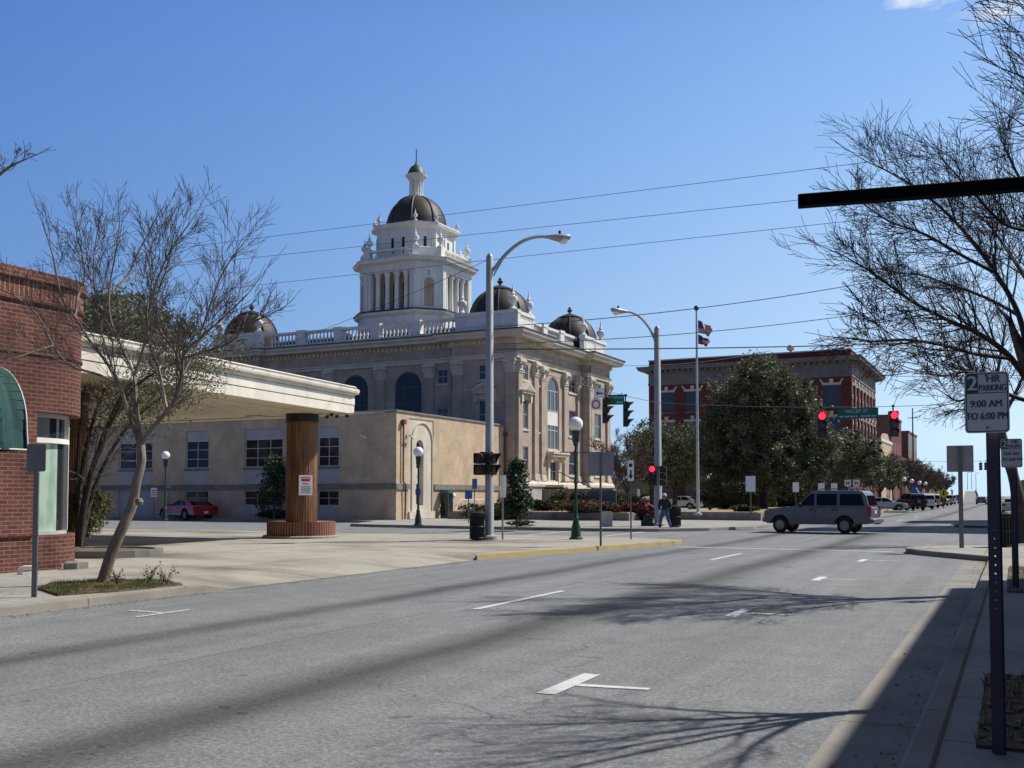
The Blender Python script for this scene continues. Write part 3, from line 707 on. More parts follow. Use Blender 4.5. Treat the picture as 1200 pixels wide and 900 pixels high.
def column(x, y, rad, base):
    mb = MB(); n = 36; prof = []
    for i in range(n*2):                              # vertical boards with grooves
        a = 2*math.pi*i/(n*2); prof.append((x+(rad if i%2 else rad-.012)*math.cos(a), y+(rad if i%2 else rad-.012)*math.sin(a)))
    z0 = .62 if base else .13
    mb.prism(prof, z0, ZB-.001); c = mb.build('column', M['wood'], can)
    mb = MB(); mb.lathe(x,y,[(rad+.02,ZB-.28),(rad+.03,ZB-.28),(rad+.03,ZB-.002),(rad+.02,ZB-.002)],40); mb.build('collar', M['plastic'], c)
    if base:
        mb = MB(); vs = []; k = 48
        for z in (.22,.70):
            for i in range(k): a = 2*math.pi*i/k; vs.append((x+1.19*math.cos(a), y+1.19*math.sin(a), z))
        fs = [(i,(i+1)%k,k+(i+1)%k,k+i) for i in range(k)]; uv = [[(1.19*2*math.pi*i/k,.05),(1.19*2*math.pi*(i+1)/k,.05),(1.19*2*math.pi*(i+1)/k,.53),(1.19*2*math.pi*i/k,.53)] for i in range(k)]
        mb.add(vs, fs, uv); mb.add([(x,y,.66)]+[(x+1.19*math.cos(2*math.pi*i/k),y+1.19*math.sin(2*math.pi*i/k),.70) for i in range(k)], [(0,i+1,(i+1)%k+1) for i in range(k)], [[(0,0),(.1,0),(.1,.1)]]*k)
        mb.build('brick_base', M['soldier'], c)
        mb = MB(); mb.lathe(x,y,[(1.34,.1),(1.34,.19),(1.3,.225),(1.1,.226)],48); mb.build('plinth', M['kerb'], c)
    return c
column(-22.65,29.2,.545,True); column(-23.55,20.2,.36,False)
# notice on the column
nb = Vector((-22.65,29.2,0)); dirn = (Vector((0,0,0))-nb); dirn.z = 0; dirn.normalize(); dirn = Matrix.Rotation(R_(14),3,'Z')@dirn
fz = Fac(nb.x+dirn.x*.56, nb.y+dirn.y*.56, math.degrees(math.atan2(dirn.x,-dirn.y)))
mb = MB(); fz.box(mb,-.24,.24,0,.012,1.62,2.32); nt_ = mb.build('notice_board', M['signwhite'], None, False, (nb.x+dirn.x*.56,nb.y+dirn.y*.56,1.62))
tag(nt_, 'white notice with red heading fixed to the wood-clad canopy column', 'sign')
mb = MB(); fz.box(mb,-.18,.17,.012,.014,2.22,2.25); fz.box(mb,-.16,.15,.012,.014,2.10,2.19); fz.box(mb,-.12,.10,.012,.014,2.0,2.04); mb.build('red_lines', M['signred'], nt_)
mb = MB()
for k in range(7): fz.box(mb,-.19+.02*(k%3),.19-.03*(k%2),.012,.014,1.69+.04*k,1.705+.04*k)
mb.build('small_print', M['postgrey'], nt_)

# ------------------------------------------------------------------ buff brick annex
XA, YA, ZA = -33.9, 52.9, 6.72
ann = thing('brick_annex', 'low buff brick annex with a white stone arch on its sunlit end wall', 'building', (XA,YA,.13))
FA = Fac(XA, YA, 0); FR = Fac(XA, YA, 90)             # street front (u<=0) and sunlit end (u = 0..)
def xa(px, Y=YA):                                     # X where a photo column meets the front plane
    k = (px-600)/1200; d = Y/(math.cos(YAW)+math.sin(YAW)*k); return -math.sin(YAW)*d+math.cos(YAW)*k*d
def yr(px, X=XA):
    k = (px-600)/1200; d = X/(-math.sin(YAW)+math.cos(YAW)*k); return math.cos(YAW)*d+math.sin(YAW)*k*d
hol = []; specs = []
for a, b, cols, up in ((139,178,2,True),(217,244,2,True),(286,331,3,True),(372,397,2,True)):
    ua, ub = xa(a)-XA, xa(b)-XA
    specs.append((ua,ub,cols)); hol += [(ua,ub,3.45,6.0),(ua,ub,.95,1.95)]
for u in (-29.5,-35.0): specs.append((u,u+2.2,2)); hol += [(u,u+2.2,3.45,6.0),(u,u+2.2,.95,1.95)]
hol = [h for h in hol if not (abs(h[0]-specs[0][0]) < .01 and h[2] < 2)]
dr = (specs[0][0]+.02, specs[0][1]-.0, .13, 1.95); hol.append(dr)
mb = MB(); wall(mb, FA, -42, 0, .1, ZA, hol, .16)
ar = (yr(488.5)-YA, yr(497)-YA); pan = (yr(479)-YA, yr(508)-YA)
wall(mb, FR, 0, 15.5, .1, ZA, [(pan[0],pan[1],.5,6.45)], .12); mb.box(XA-42,YA+15.4,.1,XA-.01,YA+15.5,ZA)
mb.build('wall', M['buff'], ann)
for ua, ub, cols in specs:
    window(FA, ua, ub, 3.45, 5.35, .16, ann, M['frame'], M['glassblind'], cols, 3, fw=.08)
    mb = MB(); FA.box(mb, ua+.002, ub-.002, -.12, -.08, 5.352, 5.998); mb.build('spandrel_panel', M['greywhite'], ann)
    mb = MB(); FA.box(mb, ua, ub, 0, .02, 2.36, 3.3); mb.build('spandrel_panel', M['greywhite'], ann)
    mb = MB(); FA.box(mb, ua-.06, ub+.06, 0, .08, 3.3, 3.44); mb.build('sill', M['bandstone'], ann)
    if ua != specs[0][0]:
        window(FA, ua, ub, .95, 1.95, .16, ann, M['frame'], M['glass'], cols, 2, fw=.07)
        mb = MB(); FA.box(mb, ua, ub, 0, .02, .3, .93); mb.build('spandrel_panel', M['greywhite'], ann)
mb = MB(); FA.box(mb, dr[0]+.002, dr[1]-.002, -.15, -.1, .13, 1.948); mb.build('door', M['greywhite'], ann)
mb = MB(); FA.box(mb, -42, .1, 0, .1, 2.0, 2.34); FR.box(mb, 0.002, pan[0]-.02, 0, .1, 2.0, 2.34); FR.box(mb, pan[1]+.02, 15.5, 0, .1, 2.0, 2.34); mb.build('band_course', M['bandstone'], ann)
mb = MB(); mb.sweep([(XA-42,YA),(XA,YA),(XA,YA+15.5),(XA-42,YA+15.5)], [(-.2,ZA),(.06,ZA),(.08,ZA+.1),(.03,ZA+.14),(-.3,ZA+.14)]); mb.build('coping', M['bandstone'], ann)
mb = MB(); mb.sheet([(XA-42,YA),(XA,YA),(XA,YA+15.5),(XA-42,YA+15.5)], ZA-.15); mb.build('roof', M['roof'], ann)
mb = MB(); wall(mb, FR, pan[0], pan[1], .5, 6.45, [(ar[0],ar[1],1.0,5.15,True)], .3)
for p in mb.v and [0]: mb.v = [(x-.05,y,z) for x,y,z in mb.v]
arch = mb.build('stone_arch_panel', M['stone'], ann)
mb = MB(); A = arcpts(pan[0]+.35,pan[1]-.08,5.0,16); Bq = arcpts(pan[0]+.43,pan[1]-.16,5.0,16)
for i in range(16): FR.poly(mb, [Bq[i],A[i],A[i+1],Bq[i+1]], -.049, .03)
FR.box(mb, pan[1]-.16, pan[1]-.08, -.049, .03, .6, 5.0); FR.box(mb, pan[0]+.35, pan[0]+.43, -.049, .03, .6, 5.0); mb.build('arch_moulding', M['stone'], arch)
mb = MB(); FR.box(mb, pan[0]-.05, pan[1]+.02, -.05, .12, .15, .62); mb.build('arch_plinth', M['stone'], arch)
mb = MB(); FR.box(mb, ar[0], ar[1], -.335, -.32, 2.35, 3.35); mb.build('spandrel_panel', M['cream'], arch)
w_ = window(FR, ar[0], ar[1], 1.0, 5.15, .36, ann, M['frame'], M['glass'], 1, 4, True, .06)
for uu, zt in ((yr(465)-YA, 6.2),):
    mb = MB(); u0 = .62; FR.box(mb,u0-.14,u0+.14,.03,.26,6.0,6.28); mb.tube([FR.p(u0,.12,6.0),FR.p(u0,.12,2.45),FR.p(u0+.18,.2,2.3),FR.p(u0+.22,.16,1.9),FR.p(u0+.22,.12,.15)], .055, 8); mb.build('downpipe', mat('rusty_pipe',(.11,.055,.035),.7), ann)
mb = MB(); u0 = 14.6; FR.box(mb,u0-.14,u0+.14,.03,.26,6.0,6.28); mb.tube([FR.p(u0,.12,6.0),FR.p(u0,.12,.15)], .055, 8); mb.build('downpipe', bpy.data.materials['rusty_pipe'], ann)
for F_, u, n in ((FA,-2.3,1),(FR,1.15,1)):
    mb = MB(); F_.box(mb,u-.05,u+.05,0,.1,5.2,5.4); mb.tube([F_.p(u,.08,5.3),F_.p(u+.1,.3,5.3)],.02,6); mb.tube([F_.p(u-.12,.32,5.32),F_.p(u+.3,.3,5.2)],[.07,.07],8); mb.build('security_camera', M['cream'], ann)
mb = MB(); u0 = yr(522)-YA; mb.tube([FR.p(u0-.6,.02,1.2),FR.p(u0-.5,.3,1.75),FR.p(u0-.2,.55,1.9),FR.p(u0,.6,1.75)], .03, 6); mb.sphere(FR.p(u0,.6,1.6), .17, 12); mb.build('wall_lamp', M['globe'], ann)
# payphone cabinet and white rail beside the end wall
u0 = yr(517.5)-YA; q = FR.p(u0,.4,.13); ph = thing('phone_cabinet', 'teal glazed phone cabinet standing against the sunlit buff brick wall', 'phone booth', q)
mb = MB()
for du in (-.3,.26): FR.box(mb,u0+du,u0+du+.04,.1,.14,.13,1.75); FR.box(mb,u0+du,u0+du+.04,.66,.7,.13,1.75)
FR.box(mb,u0-.31,u0+.31,.09,.71,1.75,1.95); FR.box(mb,u0-.3,u0+.3,.1,.7,.13,.3); mb.build('cabinet_frame', mat('teal_metal',(.03,.12,.12),.45), ph)
mb = MB(); FR.box(mb,u0-.26,u0+.26,.67,.68,.3,1.75); FR.box(mb,u0-.29,u0-.28,.14,.66,.3,1.75); mb.build('glass_panel', M['glass'], ph)
rl = thing('handrail', 'white pipe handrail along the sunlit buff brick wall', 'handrail', FR.p(4.9,1.2,.13)); 
ua, ub = yr(525)-YA, yr(553)-YA
mb = MB()
for i in range(4): u = ua+(ub-ua)*i/3; mb.tube([FR.p(u,1.0,.13),FR.p(u,1.0,1.35)], .03, 6)
mb.build('rail_posts', M['whitetrim'], rl); mb = MB(); mb.tube([FR.p(ua-.8,1.0,.7),FR.p(ua,1.0,1.35),FR.p(ub,1.0,1.35)], .03, 6); mb.tube([FR.p(ua,1.0,.8),FR.p(ub,1.0,.8)], .025, 6); mb.build('rail', M['whitetrim'], rl)
# ------------------------------------------------------------------ the domed courthouse
X0, X1, Y0, Y1 = -62.6, -33.0, 67.8, 87.0
ct = thing('domed_courthouse', 'large tan brick and white stone courthouse with a tall domed tower and dark corner domes', 'courthouse', (-47.8,77.8,.13))
PW = 5.4
OUT = [(X0,Y0),(X0+PW,Y0),(X0+PW,Y0+.5),(X1-PW,Y0+.5),(X1-PW,Y0),(X1,Y0),(X1,Y0+3.7),(X1-.65,Y0+3.7),(X1-.65,Y1-5.2),(X1,Y1-5.2),(X1,Y1),(X0,Y1)]
S0 = Fac(0,Y0,0); SC = Fac(0,Y0+.5,0); E0 = Fac(X1,0,90); EC = Fac(X1-.65,0,90)
ZW0, ZW1 = 2.75, 11.85
bw = MB(); jobs = []
def add_wall(F, u0, u1, wins):
    holes = [(a,b,c,d,len(q) > 0 and q[0] == 'arch') for a,b,c,d,*q in wins]
    wall(bw, F, u0, u1, ZW0, ZW1, holes, .15)
    for a,b,c,d,*q in wins: jobs.append((F,a,b,c,d,q))
def stack(c, w, zz=((10.3,11.5),(6.6,8.8),(3.3,5.3))): return [(c-w/2,c+w/2,a,b) for a,b in zz]
XP0, XP1 = X0+PW/2, X1-PW/2+.1
add_wall(S0, X1-PW, X1, stack(XP1,1.25)); add_wall(S0, X0, X0+PW, stack(XP0,1.25))
cw = []
for cx in (-42.7,-47.7,-52.6): cw.append((cx-1.25,cx+1.25,6.3,11.35,'arch'))
for cx in (-42.7,-47.7,-52.6): cw.append((cx-.9,cx+.9,3.3,5.3))
cw += stack(-39.6,1.0,((10.2,11.4),(7.4,8.4),(3.3,5.3)))
add_wall(SC, X0+PW, X1-PW, cw)
add_wall(E0, Y0, Y0+3.7, stack(69.1,1.5)); add_wall(E0, Y1-5.2, Y1, stack(84.2,1.6))
add_wall(EC, Y0+3.7, Y1-5.2, stack(72.5,1.5)+[(74.85,77.15,5.3,11.25,'arch')]+stack(80.0,1.6)+[(75.15,76.75,2.76,4.4)])
for a, b, F in ((Y0,Y0+.5,None),): pass
for x, y, x2, y2 in ((X0+PW,Y0,X0+PW,Y0+.5),(X1-PW,Y0+.5,X1-PW,Y0),(X1,Y0+3.7,X1-.65,Y0+3.7),(X1-.65,Y1-5.2,X1,Y1-5.2),(X1,Y1,X0,Y1),(X0,Y1,X0,Y0)):
    bw.add([(x,y,ZW0),(x2,y2,ZW0),(x2,y2,ZW1),(x,y,ZW1)], [(0,1,2,3)])
bw.build('wall', M['courtbrick'], ct)
for F,a,b,c,d,q in jobs:
    if q and q[0] == 'arch':
        window(F,a,b,c,d,.15,ct,M['frame'] if F is EC else M['darkframe'],M['glassblue'] if F is EC else M['glass'],3,3,True,.12,M['stone'])
    elif d == 4.4:
        window(F,a,b,c,d,.15,ct,M['frame'],M['glass'],2,2,False,.1,name='door')
    else: window(F,a,b,c,d,.15,ct,M['frame'],M['glassblue'],1 if d-c > 1.5 else 2,2,False,.09,M['stone'])
mb = MB(); EC.box(mb, 74.97,77.03,-.12,-.07,7.3,8.4); mb.build('spandrel_panel', M['whitetrim'], ct)
# entrance hood on brackets
mb = MB(); EC.box(mb,74.4,77.5,0,.7,4.75,4.95); EC.box(mb,74.3,77.6,0,.8,4.95,5.12); EC.box(mb,74.5,74.8,0,.5,4.3,4.75); EC.box(mb,77.1,77.4,0,.5,4.3,4.75); EC.box(mb,74.75,75.14,0,.12,2.76,4.6); EC.box(mb,76.76,77.15,0,.12,2.76,4.6); EC.box(mb,75.14,76.76,0,.12,4.42,4.75); mb.build('door_hood', M['stone'], ct)
# pedimented hoods over the pavilion windows
for F, c in ((S0,XP1),(S0,XP0),(E0,69.1)):
    mb = MB(); F.box(mb,c-.95,c+.95,0,.4,9.25,9.45); F.poly(mb,[(c-1.15,9.45),(c+1.15,9.45),(c,10.1)],0,.5); F.box(mb,c-.9,c-.62,0,.3,8.6,9.25); F.box(mb,c+.62,c+.9,0,.3,8.6,9.25); F.box(mb,c-.62,c+.62,0,.1,8.82,9.25)
    h = mb.build('window_hood', M['stone'], ct); mb = MB(); F.poly(mb,[(c-.7,9.52),(c+.7,9.52),(c,9.9)],.5,.52); mb.build('pediment_recess', M['courtbrick'], h)
# pilasters with capitals and bases
def pilaster(F, u, w=.75, z0=ZW0, n=.17):
    mb = MB(); F.box(mb,u-w/2,u+w/2,.001,n,z0+.5,10.75); p = mb.build('pilaster', M['courtbrick'], ct)
    mb = MB(); F.box(mb,u-w/2-.03,u+w/2+.03,.001,n+.05,10.75,10.9); F.box(mb,u-w/2-.06,u+w/2+.06,.001,n+.1,10.9,11.55); F.box(mb,u-w/2-.16,u+w/2+.16,.001,n+.26,11.55,11.7); F.box(mb,u-w/2-.1,u+w/2+.1,.001,n+.18,11.7,11.848)
    for s in (-1,1):
        mb.tube([F.p(u+s*w*.42,n+.12,11.0),F.p(u+s*w*.5,n+.2,11.3),F.p(u+s*w*.62,n+.24,11.45)], [.05,.09,.1], 6)
    mb.build('capital', M['stone'], p)
    mb = MB(); F.box(mb,u-w/2-.08,u+w/2+.08,.001,n+.1,z0,z0+.25); F.box(mb,u-w/2-.04,u+w/2+.04,.001,n+.05,z0+.25,z0+.5); mb.build('base', M['stone'], p)
for F, us in ((S0,(X1-.45,X1-PW+.45,X0+.45,X0+PW-.45)),(E0,(Y0+.42,Y0+3.25,Y1-4.75,Y1-.45)),(EC,(73.75,78.3,81.2)),(SC,(-45.2,-50.2,-40.7,-54.9))):
    for u in us: pilaster(F, u)
# base, ledges, entablature, cornice
mb = MB(); mb.sweep(OUT, [(.25,.1),(.25,2.3)]); mb.build('stone_base', M['stonebase'], ct)
mb = MB(); mb.sweep(OUT, [(.25,2.3),(.38,2.32),(.38,2.5),(.2,2.75),(0,2.751)]); mb.build('base_ledge', M['stone'], ct)
mb = MB(); mb.sweep(OUT, [(0,11.85),(.12,11.85),(.12,12.05),(.2,12.1),(.2,12.2),(.06,12.22)]); mb.build('architrave', M['stone'], ct)
mb = MB(); mb.sweep(OUT, [(.06,12.22),(.06,12.9)]); mb.build('frieze', M['courtbrick'], ct)
mb = MB(); mb.sweep(OUT, [(1.16,13.8),(1.2,13.8),(1.2,13.88),(.2,13.95)]); mb.build('gutter_edge', M['gutterdark'], ct)
mb = MB()
def dentils(F, u0, u1):
    n = int((u1-u0)/.42)
    for i in range(n): u = u0+(u1-u0)*(i+.5)/n; F.box(mb,u-.1,u+.1,.2,.36,12.99,13.24)
dentils(S0,X0,X0+PW); dentils(SC,X0+PW+.3,X1-PW-.3); dentils(S0,X1-PW,X1); dentils(E0,Y0,Y0+3.7); dentils(EC,Y0+4,Y1-5.5); dentils(E0,Y1-5.2,Y1); mb.sweep(OUT, [(.06,12.9),(.2,12.95),(.2,13.25),(.34,13.3),(.95,13.32),(.97,13.5),(1.12,13.62),(1.15,13.82),(0,13.83)]); mb.build('cornice', M['stone'], ct)
mb = MB(); mb.sheet(OUT, 13.9); mb.build('roof', M['roof'], ct)
mb = MB(); mb.box(X0+3,Y0+3,13.9,X1-3,Y1-3,15.0); mb.build('attic', M['roof'], ct)
# parapet: solid over the pavilions, balustrade between
def parapet_solid(F, u0, u1):
    mb = MB(); F.box(mb,u0,u1,-.75,-.25,13.95,14.25); F.box(mb,u0+.02,u1-.02,-.72,-.3,14.25,15.25); F.box(mb,u0-.02,u1+.02,-.8,-.2,15.25,15.5); k = max(1,int((u1-u0)/1.8))
    for i in range(k):
        a = u0+.25+(u1-u0-.3)*i/k; b = a+(u1-u0-.3)/k-.25; F.box(mb,a,b,-.3,-.27,14.4,14.45); F.box(mb,a,b,-.3,-.27,15.05,15.1); F.box(mb,a,a+.05,-.3,-.27,14.45,15.05); F.box(mb,b-.05,b,-.3,-.27,14.45,15.05)
    mb.build('parapet', M['whitetrim'], ct)
def balustrade(F, u0, u1, nb, off=-.25):
    bal = MB(); F.box(bal,u0,u1,off-.5,off,13.95,14.3); F.box(bal,u0,u1,off-.45,off-.05,15.15,15.35); m = int((u1-u0)/.36)
    for i in range(m):
        u = u0+(u1-u0)*(i+.5)/m; c = F.p(u,off-.25,0)
        if min(abs(u-(u0+(u1-u0)*b/nb)) for b in range(nb+1)) < .42: continue
        bal.lathe(c.x,c.y,[(.09,14.295),(.06,14.4),(.12,14.6),(.05,14.95),(.09,15.155)],8)
    q = bal.build('balustrade', M['whitetrim'], ct)
    for b in range(nb+1):
        u = u0+(u1-u0)*b/nb
        if 0 < b < nb:
            pd = MB(); F.box(pd,u-.38,u+.38,off-.55,off+.05,13.96,15.18); F.box(pd,u-.44,u+.44,off-.6,off+.1,15.18,15.42); pd.build('pedestal', M['whitetrim'], q)
parapet_solid(S0,X1-PW,X1-.0); parapet_solid(S0,X0,X0+PW); balustrade(SC,X0+PW+.02,X1-PW-.02,5)
parapet_solid(E0,Y0+.82,Y0+3.7); parapet_solid(E0,Y1-5.2,Y1); balustrade(EC,Y0+3.75,Y1-5.22,3)
mb = MB(); mb.box(X0+.2,Y0+.9,13.95,X0+.7,Y1,15.4); mb.box(X0+.7,Y1-.7,13.95,X1-.9,Y1-.2,15.4); mb.build('rear_parapet', M['whitetrim'], ct)
def urn(x, y, z, s, parent, base=True):
    mb = MB(); p = [(.34,0),(.34,.12),(.16,.22),(.12,.42),(.3,.6),(.38,.8),(.34,.98),(.16,1.08),(.12,1.16),(.2,1.24),(.09,1.36),(.05,1.6),(.015,1.95)]
    mb.lathe(x,y,[(r*s,z+h*s) for r,h in p],12); mb.build('urn', M['whitetrim'], parent, True)
for x, y in ((X1-.55,Y0+.55),(X1-PW+.5,Y0+.55),(X0+.55,Y0+.55),(X0+PW-.5,Y0+.55),(X1-.55,Y0+3.3),(X1-.55,Y1-4.8),(X1-.55,Y1-.6)): urn(x,y,15.5,1.0,ct)
def dome(x, y):
    mb = MB(); prof = [(2.4,13.9),(2.4,15.25)]+[(2.36*math.cos(t)**.92, 15.25+2.45*math.sin(t)) for t in [R_(68)*i/12 for i in range(13)]]
    mb.lathe(x,y,prof,32); d = mb.build('corner_dome', M['copper'], ct, True, ang=60)
    mb = MB()
    for k in range(8):
        a = R_(22.5+45*k); mb.tube([(x+(q+.02)*math.cos(a),y+(q+.02)*math.sin(a),z) for q,z in prof[1:]], .075, 6)
    mb.build('ribs', M['copper'], d, True)
    mb = MB(); zt = prof[-1][1]; mb.lathe(x,y,[(1.0,zt-.12),(1.12,zt-.05),(1.12,zt+.06),(.6,zt+.3),(.25,zt+.42)],16,); mb.build('cap', M['gutterdark'], d)
    mb = MB(); z = zt+.42; mb.lathe(x,y,[(.17,z),(.08,z+.09),(.23,z+.26),(.25,z+.34),(.1,z+.42),(.15,z+.5),(.03,z+.66)],8); mb.build('finial', M['finial'], d)
for x, y in ((X1-2.75,Y0+2.75),(X0+2.2,Y0+2.75),(X1-2.75,Y1-2.6),(X0+2.4,Y1-2.6)): dome(x,y)
# pipes on the walls
for F, u in ((SC,X1-PW-.25),(E0,Y1-5.0)):
    mb = MB(); mb.tube([F.p(u,.2,12.8),F.p(u,.14,12.2),F.p(u,.12,9.8),F.p(u+.25,.12,9.2),F.p(u+.25,.12,2.8)], .07, 8); mb.build('downpipe', M['greystone'], ct)
# ---- tower
TX, TY = -47.75, 77.6
def oct_(h, c):
    h *= .975; c *= .975
    return [(TX+a,TY+b) for a,b in ((-h+c,-h),(h-c,-h),(h,-h+c),(h,h-c),(h-c,h),(-h+c,h),(-h,h-c),(-h,-h+c))]
tw = MB(); tw.sweep(oct_(4.5,1.8), [(.1,13.9),(.1,14.6),(0,14.7),(0,16.9),(.1,16.95),(.3,17.1),(.35,17.3)]); tw.prism(oct_(4.5,1.8),16.9,17.3)
tower = tw.build('tower', M['whitetrim'], ct)
mb = MB(); mb.sweep(oct_(4.5,1.8), [(.36,17.28),(.4,17.28),(.4,17.38),(0,17.5)]); mb.sheet(oct_(4.6,1.8),17.42); mb.build('dark_ledge_top', M['gutterdark'], tower)  # dark top along the tower ledge
mb = MB(); mb.box(TX-3.4,TY-3.4,17.4,TX+3.4,TY+3.4,20.75); mb.build('inner_wall', M['tan'], tower)
mb = MB(); h, c = 4.3*.975, 1.7*.975
for sx in (1,-1):
    for sy in (1,-1):
        P = [(1.98,h),(h-c,h),(h,h-c),(h,1.98),(3.42,1.98),(1.98,3.42)]; P = [(TX+sx*a,TY+sy*b) for a,b in P]
        if sx*sy > 0: P = P[::-1]
        mb.prism(P, 17.45, 20.75)
        mb.build('corner_block', M['whitetrim'], tower); mb = MB()
for rot in range(4):
    F = Fac(TX,TY,90*rot)
    for s in (-1,1):                                  # pilaster strips
        for u in (2.1,2.4):
            mb = MB(); F.box(mb,s*u-.1,s*u+.1,h+.001,h+.08,17.45,20.7); mb.build('pilaster', M['whitetrim'], tower)
for rot in range(4):
    F = Fac(TX,TY,90*rot)
    for u in (-1.44,-.48,.48,1.44):
        q = F.p(u,3.86,0); mb = MB(); mb.lathe(q.x,q.y,[(.3,17.45),(.3,17.6),(.23,17.65),(.2,20.35),(.22,20.4),(.32,20.6),(.32,20.748)],14); mb.build('column', M['whitetrim'], tower, True)
    for u in (-1.9,-.96,0,.96,1.9): mb = MB(); F.box(mb,u-.17,u+.17,3.4,3.44,17.7,19.9); mb.build('window', M['glass'], tower)
    g = Fac(TX,TY,90*rot+45); nn = (h-c/2)*math.sqrt(2) if False else (h+h-c)/math.sqrt(2)
    mb = MB(); g.poly(mb,[(-.42,17.7),(.42,17.7)]+arcpts(-.42,.42,19.7),nn-.05,nn+.012); mb.build('niche', M['tan'], tower)
    mb = MB(); A = arcpts(-.62,.62,19.7); Bq = arcpts(-.43,.43,19.7)
    for i in range(12): g.poly(mb,[Bq[i],A[i],A[i+1],Bq[i+1]],nn-.05,nn+.07)
    g.box(mb,-.62,-.43,nn-.05,nn+.07,17.5,19.7); g.box(mb,.43,.62,nn-.05,nn+.07,17.5,19.7); mb.build('niche_surround', M['whitetrim'], tower)
mb = MB(); mb.sweep(oct_(4.3,1.7), [(-1,20.75),(.06,20.75),(.06,20.95),(.12,21.0),(.12,21.1),(.03,21.12),(.03,21.42),(.2,21.5),(.55,21.56),(.6,21.72),(.7,21.85),(0,21.9)]); mb.sheet(oct_(4.3,1.7),21.88); mb.build('entablature', M['whitetrim'], tower)
bal = MB(); O = oct_(4.15,1.65); bal.sweep(O, [(.1,21.88),(.1,22.1),(-.3,22.1)]); bal.sweep(O, [(-.3,22.62),(.1,22.62),(.12,22.75),(.05,22.8),(-.3,22.8),(-.3,22.62)])
for i in range(8):
    a, b = Vector(O[i]), Vector(O[(i+1)%8]); L = (b-a).length; dd = (b-a)/L; nv = Vector((dd.y,-dd.x))
    F = Fac(a.x-0,a.y,math.degrees(math.atan2(dd.y,dd.x)))
    F.box(bal,-.3,.3,-.35,.16,21.9,22.84)
    if i%2: F.box(bal,.3,L-.3,-.25,-.05,22.1,22.62)
    else:
        n = int((L-.6)/.24)
        for k in range(n): q = F.p(.3+(L-.6)*(k+.5)/n,-.12,0); bal.lathe(q.x,q.y,[(.055,22.1),(.085,22.25),(.04,22.5),(.06,22.62)],6)
bal.build('tower_balustrade', M['whitetrim'], tower)
for x, y in oct_(4.0,1.6): urn(x,y,22.84,.85,tower)
dr_ = MB(); O = oct_(3.05,1.25); dr_.sweep(O, [(.1,21.9),(.1,22.3),(0,22.35),(0,24.3),(.06,24.32),(.06,24.5),(.02,24.52),(.02,24.75),(.18,24.85),(.42,24.9),(.5,25.1),(.5,25.2),(-.4,25.3)])
for i in range(8):
    a, b = Vector(O[i]), Vector(O[(i+1)%8]); dd = (b-a); L = dd.length; F = Fac(a.x,a.y,math.degrees(math.atan2(dd.y,dd.x)))
    for u in (.16,L-.16): F.box(dr_,u-.14,u+.14,.001,.1,22.35,24.3)
    if i%2 == 0: F.box(dr_,L/2-.13,L/2+.13,.001,.1,22.35,24.3)
drum = dr_.build('drum', M['whitetrim'], ct)
for i in range(8):
    a, b = Vector(O[i]), Vector(O[(i+1)%8]); dd = (b-a); L = dd.length; F = Fac(a.x,a.y,math.degrees(math.atan2(dd.y,dd.x)))
    for u in ((L/2-.55,L/2+.55) if i%2 == 0 else (L/2,)):
        mb = MB(); F.box(mb,u-.13,u+.13,.003,.02,22.6,24.0); mb.build('window', M['glass'], drum)
for x, y in oct_(3.25,1.35): urn(x,y,25.25,.55,drum)
mb = MB(); prof = [(2.62,25.2),(2.66,25.4)]+[(2.66*math.cos(t)**.95, 25.4+2.95*math.sin(t)) for t in [R_(74)*i/14 for i in range(1,15)]]
mb.lathe(TX,TY,prof,40); bd = mb.build('great_dome', M['copper'], ct, True, ang=60)
mb = MB()
for k in range(8):
    a = R_(22.5+45*k); mb.tube([(TX+(q+.02)*math.cos(a),TY+(q+.02)*math.sin(a),z) for q,z in prof], .08, 6)
mb.build('ribs', M['copper'], bd, True)
zl = prof[-1][1]-.05
mb = MB(); mb.lathe(TX,TY,[(.85,zl),(.85,zl+.15),(.62,zl+.2),(.6,zl+.28)],16); mb.cyl(TX,TY,zl+.28,zl+1.65,.34,None,12)
for k in range(8):
    a = R_(22.5+45*k); mb.lathe(TX+.56*math.cos(a),TY+.56*math.sin(a),[(.1,zl+.28),(.075,zl+.35),(.07,zl+1.55),(.11,zl+1.65)],8)
mb.lathe(TX,TY,[(.7,zl+1.65),(.72,zl+1.8),(.95,zl+1.95),(1.0,zl+2.1),(.6,zl+2.15)],16); lan = mb.build('lantern', M['whitetrim'], ct)
mb = MB(); mb.lathe(TX,TY,[(.82,zl+2.1),(.78,zl+2.3),(.66,zl+2.6),(.45,zl+2.9),(.2,zl+3.08),(.12,zl+3.2),(.06,zl+3.5),(.05,zl+4.5),(.01,zl+4.6)],16); mb.build('lantern_roof', M['greencopper'], lan, True)
# entrance stair block
sx0, sx1, sy0, sy1 = X1-.6, -27.4, 73.0, 79.2
st = MB(); st.box(sx0,sy0,.12,sx1,sy0+.7,2.15); st.box(sx0,sy1-.7,.12,sx1,sy1,2.15); stair = st.build('stair_cheek', M['greystone'], ct)
mb = MB()
for i in range(12): mb.box(sx0,sy0+.7,.12,sx1+.2-(i+1)*.38,sy1-.7,.12+.195*(i+1))
mb.build('steps', M['stone'], stair)
mb = MB(); mb.tube([(sx1-.1,sy0+1.6,.2),(sx1-.1,sy0+1.6,1.2),(sx0+1,sy0+1.6,3.5),(sx0+1,sy0+1.6,2.5)], .035, 6); mb.build('handrail', M['blackmetal'], stair)
